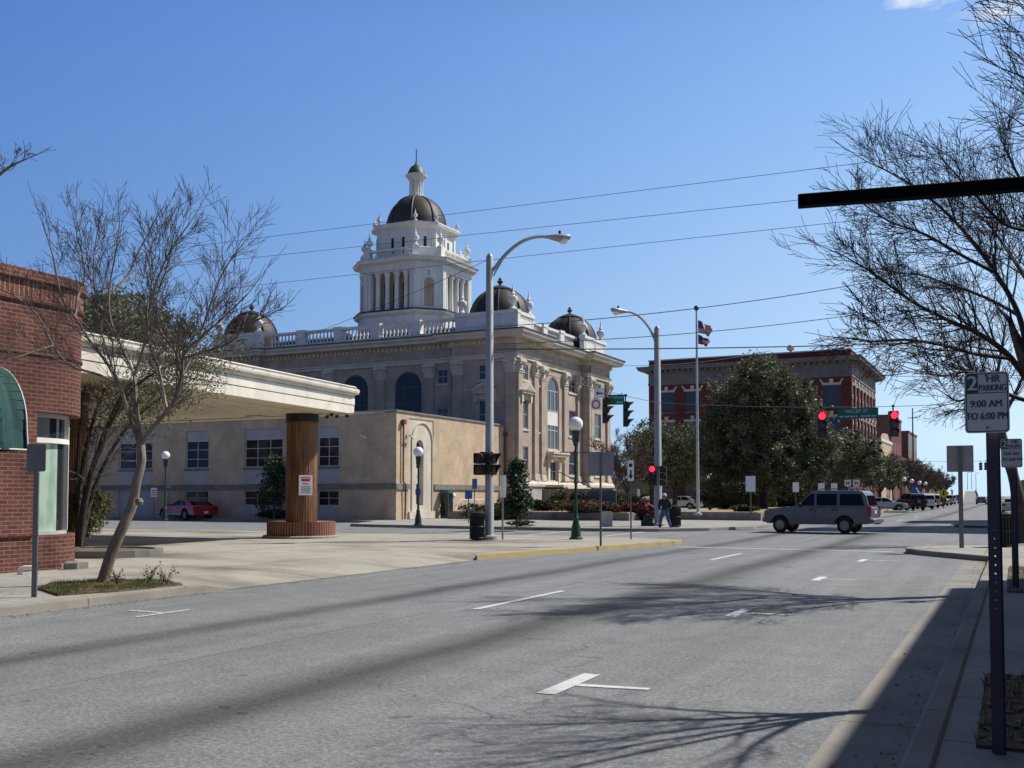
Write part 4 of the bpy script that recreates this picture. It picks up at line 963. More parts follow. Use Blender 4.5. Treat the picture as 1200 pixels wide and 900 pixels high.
# ------------------------------------------------------------------ red brick block beyond the oak
RX, RY, RZ = -18.0, 131.6, 19.6
rb = thing('brick_office_block', 'dark red brick office block with grey frieze and wide cornice behind the oak', 'office building', (-31,RY+8,.13))
FS = Fac(RX,RY,0); FE = Fac(RX,RY,90); WL, DL = 26.2, 24.0
hs = []; he = []
rows = ((12.7,15.4),(8.9,11.4),(5.1,7.6))
cs = [-1.0-3.05-4.0*i for i in range(6)]
us = [-2.4-3.55*i for i in range(7)]
for u in us:
    for a, b in rows: hs.append((u-1.05,u+1.05,a,b))
ue = [2.2+3.3*i for i in range(7)]
for u in ue:
    for a, b in rows: he.append((u-.8,u+.8,a,b))
ev = [(u-1.2,u+1.2,.5,3.6) for u in us]
mb = MB(); wall(mb,FS,-WL,0,.1,16.4,hs+ev,.25); wall(mb,FE,0,DL,.1,16.4,he,.25); mb.box(RX-WL,RY+.01,.1,RX-WL+.3,RY+DL,16.4); mb.build('wall', M['redbrick2'], rb)
mb = MB(); PL = [(RX-WL,RY),(RX,RY),(RX,RY+DL),(RX-WL,RY+DL)]; mb.sweep(PL,[(0,16.4),(.08,16.4),(.08,16.7),(.03,16.72),(.03,17.9),(.1,17.95)]); mb.build('frieze', M['greystone'], rb)
mb = MB(); mb.sweep(PL,[(.1,17.95),(.3,18.0),(.3,18.3),(1.15,18.36),(1.2,18.6),(1.35,18.75),(1.35,18.85),(0,18.95)])
for F, L0, L1 in ((FS,-WL,0),(FE,0,DL)):
    n = int((L1-L0)/.75)
    for i in range(n): u = L0+(L1-L0)*(i+.5)/n; F.box(mb,u-.16,u+.16,.3,.95,18.02,18.33)
mb.build('cornice', M['greystone'], rb)
mb = MB(); mb.sweep(PL,[(0,18.95),(-.05,19.7)]); mb.sheet(PL,19.55); mb.build('parapet', M['redbrick2'], rb)
mb = MB(); mb.sweep(PL,[(-.15,19.7),(.05,19.7),(.05,19.86),(-.3,19.86)]); mb.build('coping', M['frame'], rb)
for F, ul, hw in ((FS,us,1.05),(FE,ue,.8)):
    for u in ul:
        for k, (a, b) in enumerate(rows):
            window(F,u-hw,u+hw,a,b,.25,rb,M['darkframe'],M['glassblue'],2,2,False,.1,M['greystone'])
            mb = MB(); F.box(mb,u-hw-.1,u+hw+.1,.001,.08,b,b+.3); F.poly(mb,[(u-.18,b),(u+.18,b),(u+.25,b+.75),(u-.25,b+.75)],.081,.2)
            if k == 0:
                for s in (-1,1): F.poly(mb,[(u+s*(hw-.1),b+.3),(u+s*(hw+.15),b+.3),(u+s*(hw+.45),b+.75),(u+s*(hw+.2),b+.75)][::s],.001,.1)
            mb.build('lintel', M['stone'], rb)
for u in us: window(FS,u-1.2,u+1.2,.5,3.6,.25,rb,M['darkframe'],M['glass'],2,2,False,.1,name='shop_window')
mb = MB()
for i in range(8):
    u = .45+3.3*i
    for k in range(10): FE.box(mb,u-.18,u+.18,.001,.09,.8+k*1.6,.8+k*1.6+.55)
mb.build('quoins', M['stone'], rb)
mb = MB(); FS.box(mb,-WL,.1,.001,.1,4.1,4.5); mb.build('band_course', M['greystone'], rb)
mb = MB(); mb.lathe(RX-7.5,RY+.8,[(.15,19.8),(.15,20.1),(.45,20.2),(.5,20.5),(.3,20.8),(.05,20.9)],12); mb.build('roof_vent', M['frame'], rb)

# ------------------------------------------------------------------ street row beyond
def plain_block(name, label, x1, y0, y1, z, m, mside, top=None, wd=22, wm='glass', rowz=((1.0,3.4),(5.0,7.0),(8.6,10.4)), slope=0.0):
    t = thing(name, label, 'building', (x1-wd/2,(y0+y1)/2,.13))
    F = Fac(x1,y0,0); E = Fac(x1,y0,90); L = y1-y0
    eh = []; n = max(2,int(L/4))
    for i in range(n):
        u = L*(i+.5)/n
        for a, b in rowz:
            if b < z-1: eh.append((u-.8,u+.8,a,b))
    mb = MB(); wall(mb,E,0,L,.1,z,eh,.2); mb.build('street_wall', mside, t)
    mb = MB(); F.box(mb,-wd,-.002,-L,0,.1,z-.01); mb.build('wall', m, t)
    mb = MB(); mb.sweep([(x1-wd,y0),(x1,y0),(x1,y1),(x1-wd,y1)],[(-.3,z),(.12,z),(.16,z+.25),(.16,z+.35),(-.4,z+.36)]); mb.build('coping', top or m, t)
    for a,b,c,d in eh: window(E,a,b,c,d,.2,t,M['frame'],M[wm],2,2,False,.1)
    return t
t = plain_block('cream_shop_row', 'low cream rendered shop beside the far street trees, lit by the sun', -17.6, 157.5, 172, 9.6, M['tan'], M['tan'], M['whitetrim'], rowz=((.8,3.4),(5.2,7.4)))
mb = MB(); E = Fac(-17.6,157.5,90)
E.poly(mb,[(0,9.96),(14.5,9.96),(14.5,10.1),(11,10.2),(9,11.0),(5.5,11.0),(3.5,10.2),(0,10.1)],-.4,.05); mb.build('shaped_gable', M['tan'], t)
plain_block('brown_brick_block', 'tall plain brown brick block rising behind the low cream shop', -17.8, 174, 190, 14.3, M['brownbrick'], M['redbrick2'])
plain_block('grey_sided_block', 'brown and pale grey brick block, farthest of the street row', -17.9, 204, 222, 13.4, M['brownbrick'], M['greystone'])
plain_block('shopfront_block', 'low red brick shop between the taller blocks far up the street', -18.0, 190.2, 203.8, 8.0, M['redbrick2'], M['redbrick2'])
plain_block('distant_shop_block', 'last low brick shop at the end of the street trees', -18.2, 222.4, 300, 7.5, M['redbrick2'], M['brownbrick'], rowz=((.8,3.2),(4.6,6.2)))

# ------------------------------------------------------------------ right-hand row (its shadows lie over the road)
def right_block(name, label, x0, y0, y1, z, m, wd=14):
    t = thing(name, label, 'building', (x0+wd/2,(y0+y1)/2,.13)); F = Fac(x0,y1,270); L = y1-y0; h = []
    n = max(1,int(L/3.6))
    for i in range(n):
        u = L*(i+.5)/n; h.append((u-1.3,u+1.3,.7,3.0))
        if z > 7: h.append((u-.6,u+.6,4.6,6.6))
    mb = MB(); wall(mb,F,0,L,.1,z,h,.2); F.box(mb,.01,L-.01,-wd,-.3,.1,z-.02); mb.build('wall', m, t)
    mb = MB(); mb.sweep([(x0,y0),(x0+wd,y0),(x0+wd,y1),(x0,y1)],[(-.3,z-.4),(.12,z-.4),(.15,z),(-.4,z)]); mb.build('coping', M['bandstone'], t)
    for a,b,c,d in h: window(F,a,b,c,d,.2,t,M['darkframe'],M['glass'],2,1,False,.08)
    return t
HB = 8.4
right_block('corner_shop_building', 'two storey brick shop on the right pavement carrying the black bracket arm', 4.2, -22, 24.7, HB, M['redbrick2'])
right_block('tall_narrow_building', 'tall narrow brick building past the crossing on the right', 5.0, 63, 68.5, 23.5, M['brownbrick'])
right_block('far_corner_building', 'brick shops past the crossing on the right beyond the tall one', 5.0, 76, 82, 18, M['redbrick2'])
right_block('far_shop_row', 'long low brick row farthest up the right pavement', 5.0, 90, 170, 7.6, M['redbrick2'])
right_block('rear_shop_row', 'brick shops behind the photographer on the right pavement', 4.3, -90, -22.4, 9, M['brownbrick'])
def left_block(name, label, x1, y0, y1, z, m, wd=40):
    t = thing(name, label, 'building', (x1-wd/2,(y0+y1)/2,.13)); E = Fac(x1,y0,90); L = y1-y0; h = []
    n = int(L/4)
    for i in range(n): u = L*(i+.5)/n; h += [(u-1.4,u+1.4,.7,3.1),(u-.7,u+.7,5,7.2)]
    mb = MB(); wall(mb,E,0,L,.1,z,h,.2); mb.box(x1-wd,y0,.1,x1-.3,y1,z-.02); mb.build('wall', m, t); mb = MB(); mb.sweep([(x1-wd,y0),(x1,y0),(x1,y1),(x1-wd,y1)],[(-.3,z-.4),(.12,z-.4),(.15,z),(-.4,z)]); mb.build('coping', M['bandstone'], t)
    for a,b,c,d in h: window(E,a,b,c,d,.2,t,M['darkframe'],M['glass'],2,1,False,.08)
left_block('rear_corner_block', 'unseen brown brick block added down the street behind the photographer', -17.2, -75, -20.6, 12, M['brownbrick'])  # unseen blocks added to hide low sky and dim the camera-facing fronts
left_block('rear_back_block', 'unseen long brick block added behind the filling station lot', -50, -40, 8, 10, M['redbrick2'])
# black bracket arm overhead
a0 = D(935,236,5.0); a1 = D(1200,215,4.72); ad = (a1-a0); ad.z = 0; ad.normalize(); aL = (4.16-a0.x)/ad.x; az = math.atan2(ad.y,ad.x); ae = a0+ad*aL
M['armblack'] = mat('matt_black_steel', (.004,.004,.005), .75, spec=.08)
mb = MB(Matrix.Translation(a0)@Matrix.Rotation(az,4,'Z')); mb.bbox(0,-.03,-.03,aL,.03,.03,.004)
arm = mb.build('bracket_arm', M['armblack'], None, False, (ae.x,ae.y,ae.z)); tag(arm, 'straight black steel arm reaching overhead from the right across the bare branches', 'bracket arm')
mb = MB(); mb.M = Matrix.Translation((0,ae.y,ae.z)); mb.box(4.165,-.12,-.15,4.197,.12,.15); mb.build('wall_plate', M['blackmetal'], arm)
# road overpass at the far end
cx, cy = gx(1138, 520); hp = thing('road_overpass', 'grey humped road overpass closing the far end of the street', 'overpass', (cx,cy,0))
ctr = Vector((cx,cy)); ax = Vector((cx,cy)).normalized(); sd_ = Vector((ax.y,-ax.x))
def ov(t): return 3.9*math.sin(min(1,max(0,t))*math.pi)**1.1
mb = MB(); pr = MB(); n = 40; hw = 2.0
for i in range(n):
    t0, t1 = i/n, (i+1)/n; q0, q1 = ctr+ax*(560*t0-280), ctr+ax*(560*t1-280)
    a0, b0, a1, b1 = q0-sd_*hw, q0+sd_*hw, q1-sd_*hw, q1+sd_*hw
    mb.add([(a0.x,a0.y,ov(t0)+.02),(b0.x,b0.y,ov(t0)+.02),(b1.x,b1.y,ov(t1)+.02),(a1.x,a1.y,ov(t1)+.02)], [(0,1,2,3)])
    for s in (-1,1):
        e0, e1 = q0+sd_*s*hw, q1+sd_*s*hw; f0, f1 = q0+sd_*s*(hw+.35), q1+sd_*s*(hw+.35)
        pr.add([(e0.x,e0.y,-.05),(e1.x,e1.y,-.05),(f1.x,f1.y,-.05),(f0.x,f0.y,-.05),(e0.x,e0.y,ov(t0)+.75),(e1.x,e1.y,ov(t1)+.75),(f1.x,f1.y,ov(t1)+.75),(f0.x,f0.y,ov(t0)+.75)], [(0,1,5,4),(2,3,7,6),(4,5,6,7)])
mb.build('deck', M['asphalt2'], hp); pr.build('barrier', M['stone'], hp)
# a far line of trees on the horizon
r = random.Random(21); mb = MB()
for k in range(900):
    a = R_(r.uniform(-60,40)); d = r.uniform(560,700); x, y = -math.sin(a)*d, math.cos(a)*d; s = r.uniform(5,10)
    if abs(x+20) < 25: continue
    pts = []
    for j in range(7):
        w_ = 2*math.pi*j/7; pts.append((x+s*math.cos(w_)*r.uniform(.6,1), y+r.uniform(-2,2), s*.75+s*.75*math.sin(w_)*r.uniform(.6,1)))
    mb.add(pts, [tuple(range(7))])
o = mb.build('tree_line', M['oakleaf2']); o['kind'] = 'stuff'
# ------------------------------------------------------------------ lettering
def text(body, size, F, u, z, n, parent, m, name='lettering', sx=1.0, bold=.0, align='CENTER', fat=0.0):
    cu = bpy.data.curves.new(name, 'FONT'); cu.body = body; cu.size = size; cu.align_x = align; cu.align_y = 'CENTER'; cu.extrude = .0008; cu.offset = bold
    o = bpy.data.objects.new(name, cu); C.objects.link(o)
    dg = bpy.context.evaluated_depsgraph_get(); me = bpy.data.meshes.new_from_object(o.evaluated_get(dg)); bpy.data.objects.remove(o); bpy.data.curves.remove(cu)
    org = ORG.get(parent.name, Vector((0,0,0)))
    for v in me.vertices:
        p = F.p(u+v.co.x*sx, n+v.co.z, z+v.co.y); v.co = p-org
    if fat:                                           # bolder strokes: the same letters again, shifted a hair sideways
        b_ = bmesh.new(); b_.from_mesh(me)
        for k, s_ in enumerate((-1,1)):
            m2 = me.copy(); m2.transform(Matrix.Translation(F.u*fat*s_+F.n*.0002*(k+1))); b_.from_mesh(m2); bpy.data.meshes.remove(m2)
        b_.to_mesh(me); b_.free()
    me.materials.clear(); me.materials.append(m); ob = bpy.data.objects.new(name, me); C.objects.link(ob); ob.parent = parent; ORG[ob.name] = org; return ob
def rrect(u0,u1,z0,z1,r,k=4):
    o = []
    for cx, cz, a0 in ((u1-r,z0+r,-90),(u1-r,z1-r,0),(u0+r,z1-r,90),(u0+r,z0+r,180)):
        for i in range(k+1): a = R_(a0+90*i/k); o.append((cx+r*math.cos(a),cz+r*math.sin(a)))
    return o
def ringpoly(F, mb, a, b, n0, n1):
    k = len(a)
    for i in range(k): j = (i+1)%k; F.poly(mb,[b[i],a[i],a[j],b[j]],n0,n1)
def channel_post(x, y, z0, z1, w, parent, m, holes=True, name='post', deg=0):
    F = Fac(x,y,deg); mb = MB(); h = []
    if holes:
        z = z0+.12
        z = max(z0+.12,.95)
        while z < min(z1-.05,1.42): h.append((-.0045,.0045,z,z+.009)); z += .025*2
    wall(mb,F,-w*.32,w*.32,z0,z1,h,.004)
    for s in (-1,1):
        F.box(mb,*sorted((s*w*.32,s*w*.36)),-.035,.0,z0,z1); F.box(mb,*sorted((s*w*.36,s*w*.5)),-.035,-.03,z0,z1)
    return mb.build(name, m, parent)
# ---- the two-hour parking signs
def hour_sign(px, pbase, size, zc, label, deg=0):
    b = G(px, pbase, .13); t = thing('parking_sign', label, 'parking sign', (b.x,b.y,.13)); k = size/.305
    channel_post(b.x,b.y+.03,.13,zc+.2*k,.092*k*1.05,t,M['postsign'],True,'post',deg)
    F = Fac(b.x,b.y,deg); hw, hh = .1525*k, .2286*k
    fu = -.035*k if px < 1180 else -.02
    mb = MB(); F.poly(mb,[(u+fu,z+zc) for u,z in rrect(-hw,hw,-hh,hh,.03*k)],.02,.023); pl = mb.build('sign_plate', M['signwhite'], t)
    mb = MB(); A = [(u+fu,z+zc) for u,z in rrect(-hw+.008*k,hw-.008*k,-hh+.008*k,hh-.008*k,.026*k)]; Bq = [(u+fu,z+zc) for u,z in rrect(-hw+.016*k,hw-.016*k,-hh+.016*k,hh-.016*k,.02*k)]
    ringpoly(F,mb,A,Bq,.023,.0238); F.box(mb,fu-hw+.016*k,fu+hw-.016*k,.023,.0238,zc+.068*k,zc+.075*k); mb.build('green_border', M['signink'], pl)
    mb = MB(); F.box(mb,fu-hw+.0165*k,fu-.058*k,.0232,.0241,zc+.0755*k,zc+hh-.0165*k); mb.build('green_block', M['signgreen'], pl)
    text('2',.155*k,F,fu-.097*k,zc+.142*k,.0246,pl,M['signwhite'],'numeral',.95,0,fat=.004*k)
    text('HR',.078*k,F,fu+.045*k,zc+.175*k,.0246,pl,M['signink'],'lettering',.92,0,fat=.0022*k)
    text('PARKING',.068*k,F,fu+.040*k,zc+.107*k,.0246,pl,M['signink'],'lettering',.66,0,fat=.0018*k)
    text('9:00 AM',.074*k,F,fu-.005*k,zc-.012*k,.0246,pl,M['signink'],'lettering',.86,0,fat=.0022*k)
    text('TO 6:00 PM',.074*k,F,fu,zc-.105*k,.0246,pl,M['signink'],'lettering',.78,0,fat=.0022*k)
    mb = MB()
    for z in (-.19,.2): F.poly(mb,[(fu+.008*math.cos(a*1.047),zc+z*k+.008*math.sin(a*1.047)) for a in range(6)],.0241,.029)
    mb.build('bolts', M['postgrey'], pl)
    return t
M['postsign'] = mat('violet_grey_post', (.085,.08,.105), .55, .4, .2, 4, (1,1,.3)); M['signink'] = mat('sign_green_ink', (.008,.15,.10), .5)
b0 = G(1171, 886, .13); d0 = b0.dot(Fh)
hour_sign(1171, 886, .2286*1.02, EYE+(581-471.5)*d0/1200-.0, 'green and white two hour parking sign on a steel post, nearest on the right pavement')
b1 = G(1190.5, 690, .13); d1 = b1.dot(Fh)
hour_sign(1190.5, 690, .305, EYE+(581-531)*d1/1200, 'second two hour parking sign, standing farther back behind the nearest one')
# ---- plain sign backs
def back_sign(px, py, pz, w, h, zc, label, cat='road sign', m='signback', deg=0, pw=.06, back=False, z=.13, group=None):
    b = G(px,py,z); t = thing('road_sign', label, cat, (b.x,b.y,z), 0, group); F = Fac(b.x,b.y,deg)
    mb = MB(); F.box(mb,-pw/2,pw/2,-.02,.02,z,zc+h/2-.02); mb.build('post', M['postgrey'], t)
    mb = MB(); n0 = -.026 if back else .021; F.poly(mb,[(u,v+zc) for u,v in rrect(-w/2,w/2,-h/2,h/2,.03)],n0,n0+.003); p = mb.build('sign_plate', M[m], t)
    return t, F, p
b = G(1127,642,.13); dd = b.dot(Fh)
def zat(py, d): return EYE+(581-py)*d/1200
t, F, p = back_sign(1127,642,0,32/1327*dd,31/1200*dd,zat(537.5,dd),'blank grey back of a square road sign on the right kerb bulb',pw=.12,back=True)
b = G(704,640,.13); dd = b.dot(Fh)
t, F, p = back_sign(704,640,0,29/1120*dd,28/1200*dd,zat(543.5,dd),'grey back of a broad rectangular sign on the left kerb bulb',deg=14,back=True)
b = G(40,700,.13); dd = b.dot(Fh)
t, F, p = back_sign(40,700,0,.27,.40,zat(536.5,dd),'blue-grey parking sign on a steel post by the green awning','parking sign','postgrey',30,.07)
b = G(739.5,632,.13); dd = b.dot(Fh)
t, F, p = back_sign(739.5,632,0,.22,24/1200*dd,zat(551.5,dd),'tall narrow white one-way sign with a black arrow on the corner','one-way sign','signwhite',20,.05)
zc = zat(551.5,dd); mb = MB(); F.box(mb,-.03,.03,.0245,.026,zc-.18,zc+.02); F.poly(mb,[(-.08,zc-.16),(0,zc-.3),(.08,zc-.16)],.0245,.026); F.box(mb,-.06,.06,.0245,.026,zc+.12,zc+.24); mb.build('arrow', M['blackmetal'], p)
b = G(589,632,.13); dd = b.dot(Fh)
t, F, p = back_sign(589,632,0,.30,.75,zat(570,dd),'thin grey sign seen edge-on beside the tall steel light pole','road sign','signback',75,.05)
# blue parking signs before the annex and grey ones near the hatchback car
for px, py, zc_, w, h, m, lab in ((549,613,580,.4,.45,'signblue','small blue disabled parking sign by the white handrail'),(556,610,567,.3,.6,'signblue','narrower blue sign standing behind the disabled parking sign')):
    b = G(px,py,.13); dd = b.dot(Fh); back_sign(px,py,0,w,h,zat(zc_,dd),lab,'parking sign',m,40,.05)
b = G(180,607,.13); dd = b.dot(Fh); t, F, p = back_sign(180,607,0,.42,.6,zat(577,dd),'small white notice sign on a post in front of the red car','sign','signwhite',20,.05)
mb = MB(); zc = zat(577,dd)
for k in range(3): F.box(mb,-.15,.15,.0245,.026,zc-.2+.15*k,zc-.13+.15*k)
mb.build('small_print', M['postgrey'], p)
b = G(198,607,.13); dd = b.dot(Fh); back_sign(198,607,0,.3,.45,zat(568,dd),'grey sign back behind the red car','sign','signback',20,.05)
for i, (px, py, zc_, lab) in enumerate(((880,608,567,'white sign on a post beside the oak trunk'),(933,606,571,'pale sign left of centre over the silver-grey SUV roof'),(963,606,572,'pale sign over the middle of the SUV roof'),(978,606,572,'pale sign just left of the route shields'))):
    b = G(px,py,.6 if i == 0 else .13); dd = b.dot(Fh); back_sign(px,py,0,.42,.68,zat(zc_,dd),lab,'road sign','signwhite',10,.06,z=.6 if i == 0 else .13)
# route shields
b = G(999,603,.13); dd = b.dot(Fh); t = thing('route_shields', 'pair of white route shields over an arrow plate on one post', 'route sign', (b.x,b.y,.13)); F = Fac(b.x,b.y,10)
mb = MB(); F.box(mb,-.04,.04,-.02,.02,.13,zat(566,dd)); mb.build('post', M['postgrey'], t)
for s in (-1,1):
    zc = zat(566,dd); mb = MB(); u = s*.32; sh = [(u-.26,zc-.1),(u-.2,zc-.24),(u,zc-.32),(u+.2,zc-.24),(u+.26,zc-.1),(u+.24,zc+.12),(u+.28,zc+.28),(u,zc+.24),(u-.28,zc+.28),(u-.24,zc+.12)]
    F.poly(mb,[((q-u)*1.12+u,(z-zc)*1.12+zc) for q,z in sh],.021,.024); bk = mb.build('shield_backing', M['blackmetal'], t)
    mb = MB(); F.poly(mb,sh,.0245,.027); shd = mb.build('shield', M['signwhite'], bk); mb = MB()
    for q in (-.08,.08): F.box(mb,u+q-.045,u+q+.045,.0275,.029,zc-.12,zc+.1)
    mb.build('numerals', M['blackmetal'], bk)
mb = MB(); zc = zat(574,dd); F.box(mb,-.26,.26,.021,.024,zc-.18,zc+.18); ap = mb.build('arrow_plate', M['signwhite'], t)
mb = MB(); F.poly(mb,[(-.18,zc),(-.05,zc-.1),(-.05,zc-.03),(.16,zc-.03),(.16,zc+.03),(-.05,zc+.03),(-.05,zc+.1)],.0245,.027); mb.build('arrow', M['blackmetal'], ap)
b = G(1106,596,.13); dd = b.dot(Fh); t = thing('warning_sign', 'yellow-green diamond pedestrian warning sign among the parked cars', 'warning sign', (b.x,b.y,.13)); F = Fac(b.x,b.y,15); zc = zat(578,dd)
mb = MB(); F.box(mb,-.04,.04,-.02,.02,.13,zc); mb.build('post', M['postgrey'], t)
mb = MB(); q = .62; F.poly(mb,[(0,zc-q),(q,zc),(0,zc+q),(-q,zc)],.021,.024); dp = mb.build('diamond_plate', M['signyellow'], t)
mb = MB(); F.box(mb,-.1,.1,.0245,.026,zc-.25,zc+.15); mb.M=None; F.poly(mb,[(.09*math.cos(a*.785),zc+.27+.09*math.sin(a*.785)) for a in range(8)],.0245,.026); mb.build('figure', M['blackmetal'], dp)

# ------------------------------------------------------------------ tall steel light poles with cobra lamps
def light_pole(name_label, px, py, ztop, arm, lampdir, z=.13, rb_=.19, rt=.15, armz=1.0):
    b = G(px,py,z); t = thing('light_pole', name_label, 'street light', (b.x,b.y,z))
    mb = MB(); mb.lathe(b.x,b.y,[(rb_+.12,z),(rb_+.12,z+.12),(rb_+.02,z+.16),(rb_,z+.2),(rt,ztop),(rt*.6,ztop+.1),(.02,ztop+.14)],20); p = mb.build('pole', M['polegrey'], t, True)
    dv = Vector((lampdir[0],lampdir[1],0)).normalized(); pts = []
    for i in range(11):
        s = i/10; pts.append(Vector((b.x,b.y,ztop-.45))+dv*(rt+(arm-rt)*s)+Zv*(armz*(1-(1-s)**2.2)))
    mb = MB(); mb.tube(pts,[.06]*11,8); mb.tube([pts[0]-Zv*.2,pts[2]-Zv*.05],.025,6); a_ = mb.build('lamp_arm', M['polegrey'], t, True)
    e = pts[-1]; hd = MB(); X = (dv+Zv*.06).normalized(); Y = Zv.cross(X).normalized(); Z_ = X.cross(Y)
    rings = [(-.1,.05,.05,0),(.1,.09,.08,0),(.3,.15,.12,-.01),(.52,.2,.15,-.03),(.72,.19,.13,-.02),(.86,.12,.08,0),(.9,.03,.03,0)]; n = 12; vs = []
    for o, w_, h_, dz in rings:
        for k in range(n): a = 2*math.pi*k/n; vs.append(e+X*o+Y*w_*math.cos(a)+Z_*(h_*math.sin(a)*(.75 if math.sin(a) > 0 else 1.15)+dz))
    fs = [(i*n+k,i*n+(k+1)%n,(i+1)*n+(k+1)%n,(i+1)*n+k) for i in range(len(rings)-1) for k in range(n)]+[tuple(range(n-1,-1,-1))]
    hd.add(vs,fs); h_ = hd.build('lamp_head', M['polegrey'], a_, True, ang=60)
    mb = MB(); q = e+X*.62-Z_*.02; mb.lathe(q.x,q.y,[(.06,q.z-.24),(.13,q.z-.2),(.17,q.z-.1)],12); mb.build('lens', M['globe'], a_, True)
    mb = MB(); q = e+X*.5; mb.cyl(q.x,q.y,q.z+.1,q.z+.2,.05,None,8); mb.build('photocell', M['plastic'], a_)
    return t, b
rv = Rt
P1, b1 = light_pole('tall grey steel light pole at the near corner carrying black signals', 573.5, 632.5, zat(299,G(573.5,632.5,.13).dot(Fh)), 1.98, Rt*1.0+Fh*.25, armz=1.28, rb_=.155, rt=.12)
b2d = G(771.5,616,.13)
P2, b2 = light_pole('second tall grey light pole behind the walking man', 771.5, 616.5, zat(384,G(771.5,616.5,.13).dot(Fh)), 1.75, -Rt-Fh*.5, armz=1.15, rb_=.185, rt=.15)
d2 = b2.dot(Fh)
mb = MB(); mb.box(b2.x-.75,b2.y-.4,.131,b2.x-.28,b2.y+.1,.42); mb.sphere((b2.x-.5,b2.y-.15,.5),.22,10); o = mb.build('cable_drum', M['plastic'], None, False, (b2.x-.5,b2.y-.15,.131)); tag(o, 'small dark box at the foot of the second light pole', 'utility box')
mb = MB(); mb.tube([(b1.x-.3,b1.y-.25,.13),(b1.x-.34,b1.y-.2,.5),(b1.x-.3,b1.y-.12,.95),(b1.x-.2,b1.y-.08,1.1)], .07, 8); mb.build('conduit', M['polegrey'], P1, True)
# ---- signal heads
def signal_head(pos_, face, parent, n=3, lit=None, name='signal_head', s=1.0, wd=.17):
    # face: direction the lenses look
    f = Vector((face[0],face[1],0)).normalized(); F = Fac(pos_[0],pos_[1],math.degrees(math.atan2(f.x,-f.y))); z = pos_[2]; mb = MB()
    for i in range(n): F.poly(mb,rrect(-wd*s,wd*s,z-.34*s*(i+1)+.008,z-.34*s*i-.008,.04*s),-.1*s,.1*s)
    h = mb.build(name, M['signalcase'], parent)
    for i in range(n):
        zc = z-.34*s*(i+.5); vis = MB(); k = 12
        for j in range(k):
            a0, a1 = R_(-35+250*j/k), R_(-35+250*(j+1)/k); L0, L1 = .1*s+(.06+.2*max(0,math.sin(a0)))*s, .1*s+(.06+.2*max(0,math.sin(a1)))*s; rr = .155*s
            p0, p1 = (rr*math.cos(a0),zc+rr*math.sin(a0)), (rr*math.cos(a1),zc+rr*math.sin(a1))
            vis.add([F.p(p0[0],.1*s,p0[1]),F.p(p1[0],.1*s,p1[1]),F.p(p1[0],L1,p1[1]),F.p(p0[0],L0,p0[1])], [(0,1,2,3)])
        vis.build('visor', M['signalcase'], h)
        ln = MB(); F.poly(ln,[(.14*s*math.cos(a*.3927),zc+.14*s*math.sin(a*.3927)) for a in range(16)],.1*s,.118*s); ln.build('lens', M['redlight'] if lit == i else M['lensoff'], h)
    return h
# pedestrian heads on the first pole
for du, fc in ((-.30,(.2,-1,0)),(.05,(1,-.15,0))):
    q = Vector((b1.x,b1.y,0))+Rt*du-Fh*.24; mb_ = signal_head((q.x,q.y,zat(531,b1.dot(Fh))), fc, P1, 2, None, 'pedestrian_signal', 1.1, .19)
mb = MB(); q = Vector((b1.x,b1.y,0))
for z in (zat(535,37.6),zat(551,37.6)): mb.tube([q-Rt*.3-Fh*.24+Zv*z,q+Zv*z,q+Rt*.1-Fh*.24+Zv*z], .03, 6)
mb.build('signal_bracket', M['signalcase'], P1)
for du, lit in ((-.3,0),(.22,None)):
    q = Vector((b2.x,b2.y,0))+Rt*du-Fh*.25; signal_head((q.x,q.y,zat(546,d2)), (.1,-1,0), P2, 3, lit, 'signal_head', .95)
mb = MB(); q = Vector((b2.x,b2.y,0)); z = zat(548,d2); mb.tube([q-Rt*.3-Fh*.2+Zv*z,q+Rt*.22-Fh*.2+Zv*z], .03, 6); mb.build('signal_bracket', M['signalcase'], P2)

# ---- wires
def cable(name, a, b, sag, rad, label, n=28):
    a, b = Vector(a), Vector(b); pts = []
    for i in range(n+1):
        s = i/n; p = a.lerp(b,s); p.z -= sag*4*s*(1-s); pts.append(p)
    mb = MB(); mb.tube(pts, rad, 5); o = mb.build(name, M['wire'], None, False, a); tag(o, label, 'cable'); return pts
def yline(px, py, Y):                                 # point on the vertical plane y = Y
    k = (px-600)/1200; d = Y/(math.cos(YAW)+math.sin(YAW)*k); return D(px,py,d)
def ext(p, q, t): return Vector(p)+(Vector(q)-Vector(p))*t
p, q = yline(190,293,37), yline(945,199,37); cable('power_line', ext(p,q,-.4), ext(p,q,1.5), .0, .010, 'topmost thin power line crossing the sky past the tower drum')
p, q = yline(155,317,37.4), yline(930,235,37.4); cable('power_line', ext(p,q,-.4), ext(p,q,1.5), .0, .010, 'second power line down, crossing the tower balustrade')
p, q = yline(330,331,37.8), yline(940,265,37.8); cable('power_line', ext(p,q,-.7), ext(p,q,1.5), .0, .010, 'third power line down, meeting the tower below its cornice')
p, q = D(573,304,b1.dot(Fh)), yline(400,371,33.4); cable('service_wire', p, ext(p,q,2.6), .25, .009, 'service wire dropping left from the top of the near light pole across the tower')
def from_pole(py0, px, py, Y, rad, lab, sag=.3, t=1.7, dx=577): p, q = D(dx,py0,b1.dot(Fh)), yline(px,py,Y); cable('overhead_cable', p, ext(p,q,t), sag, rad, lab)
from_pole(383,925,335,36,.014,'black cable rising right from the near pole above the second street lamp',.35)
from_pole(403,900,372,36,.013,'black cable passing just below the second street lamp and behind the flags',.3)
from_pole(409,920,403,36,.021,'thick bundled cable running level across the top of the red brick block',.1)
from_pole(414,790,412,36,.009,'thin cable sagging just under the thick bundled cable',.5,1.6)
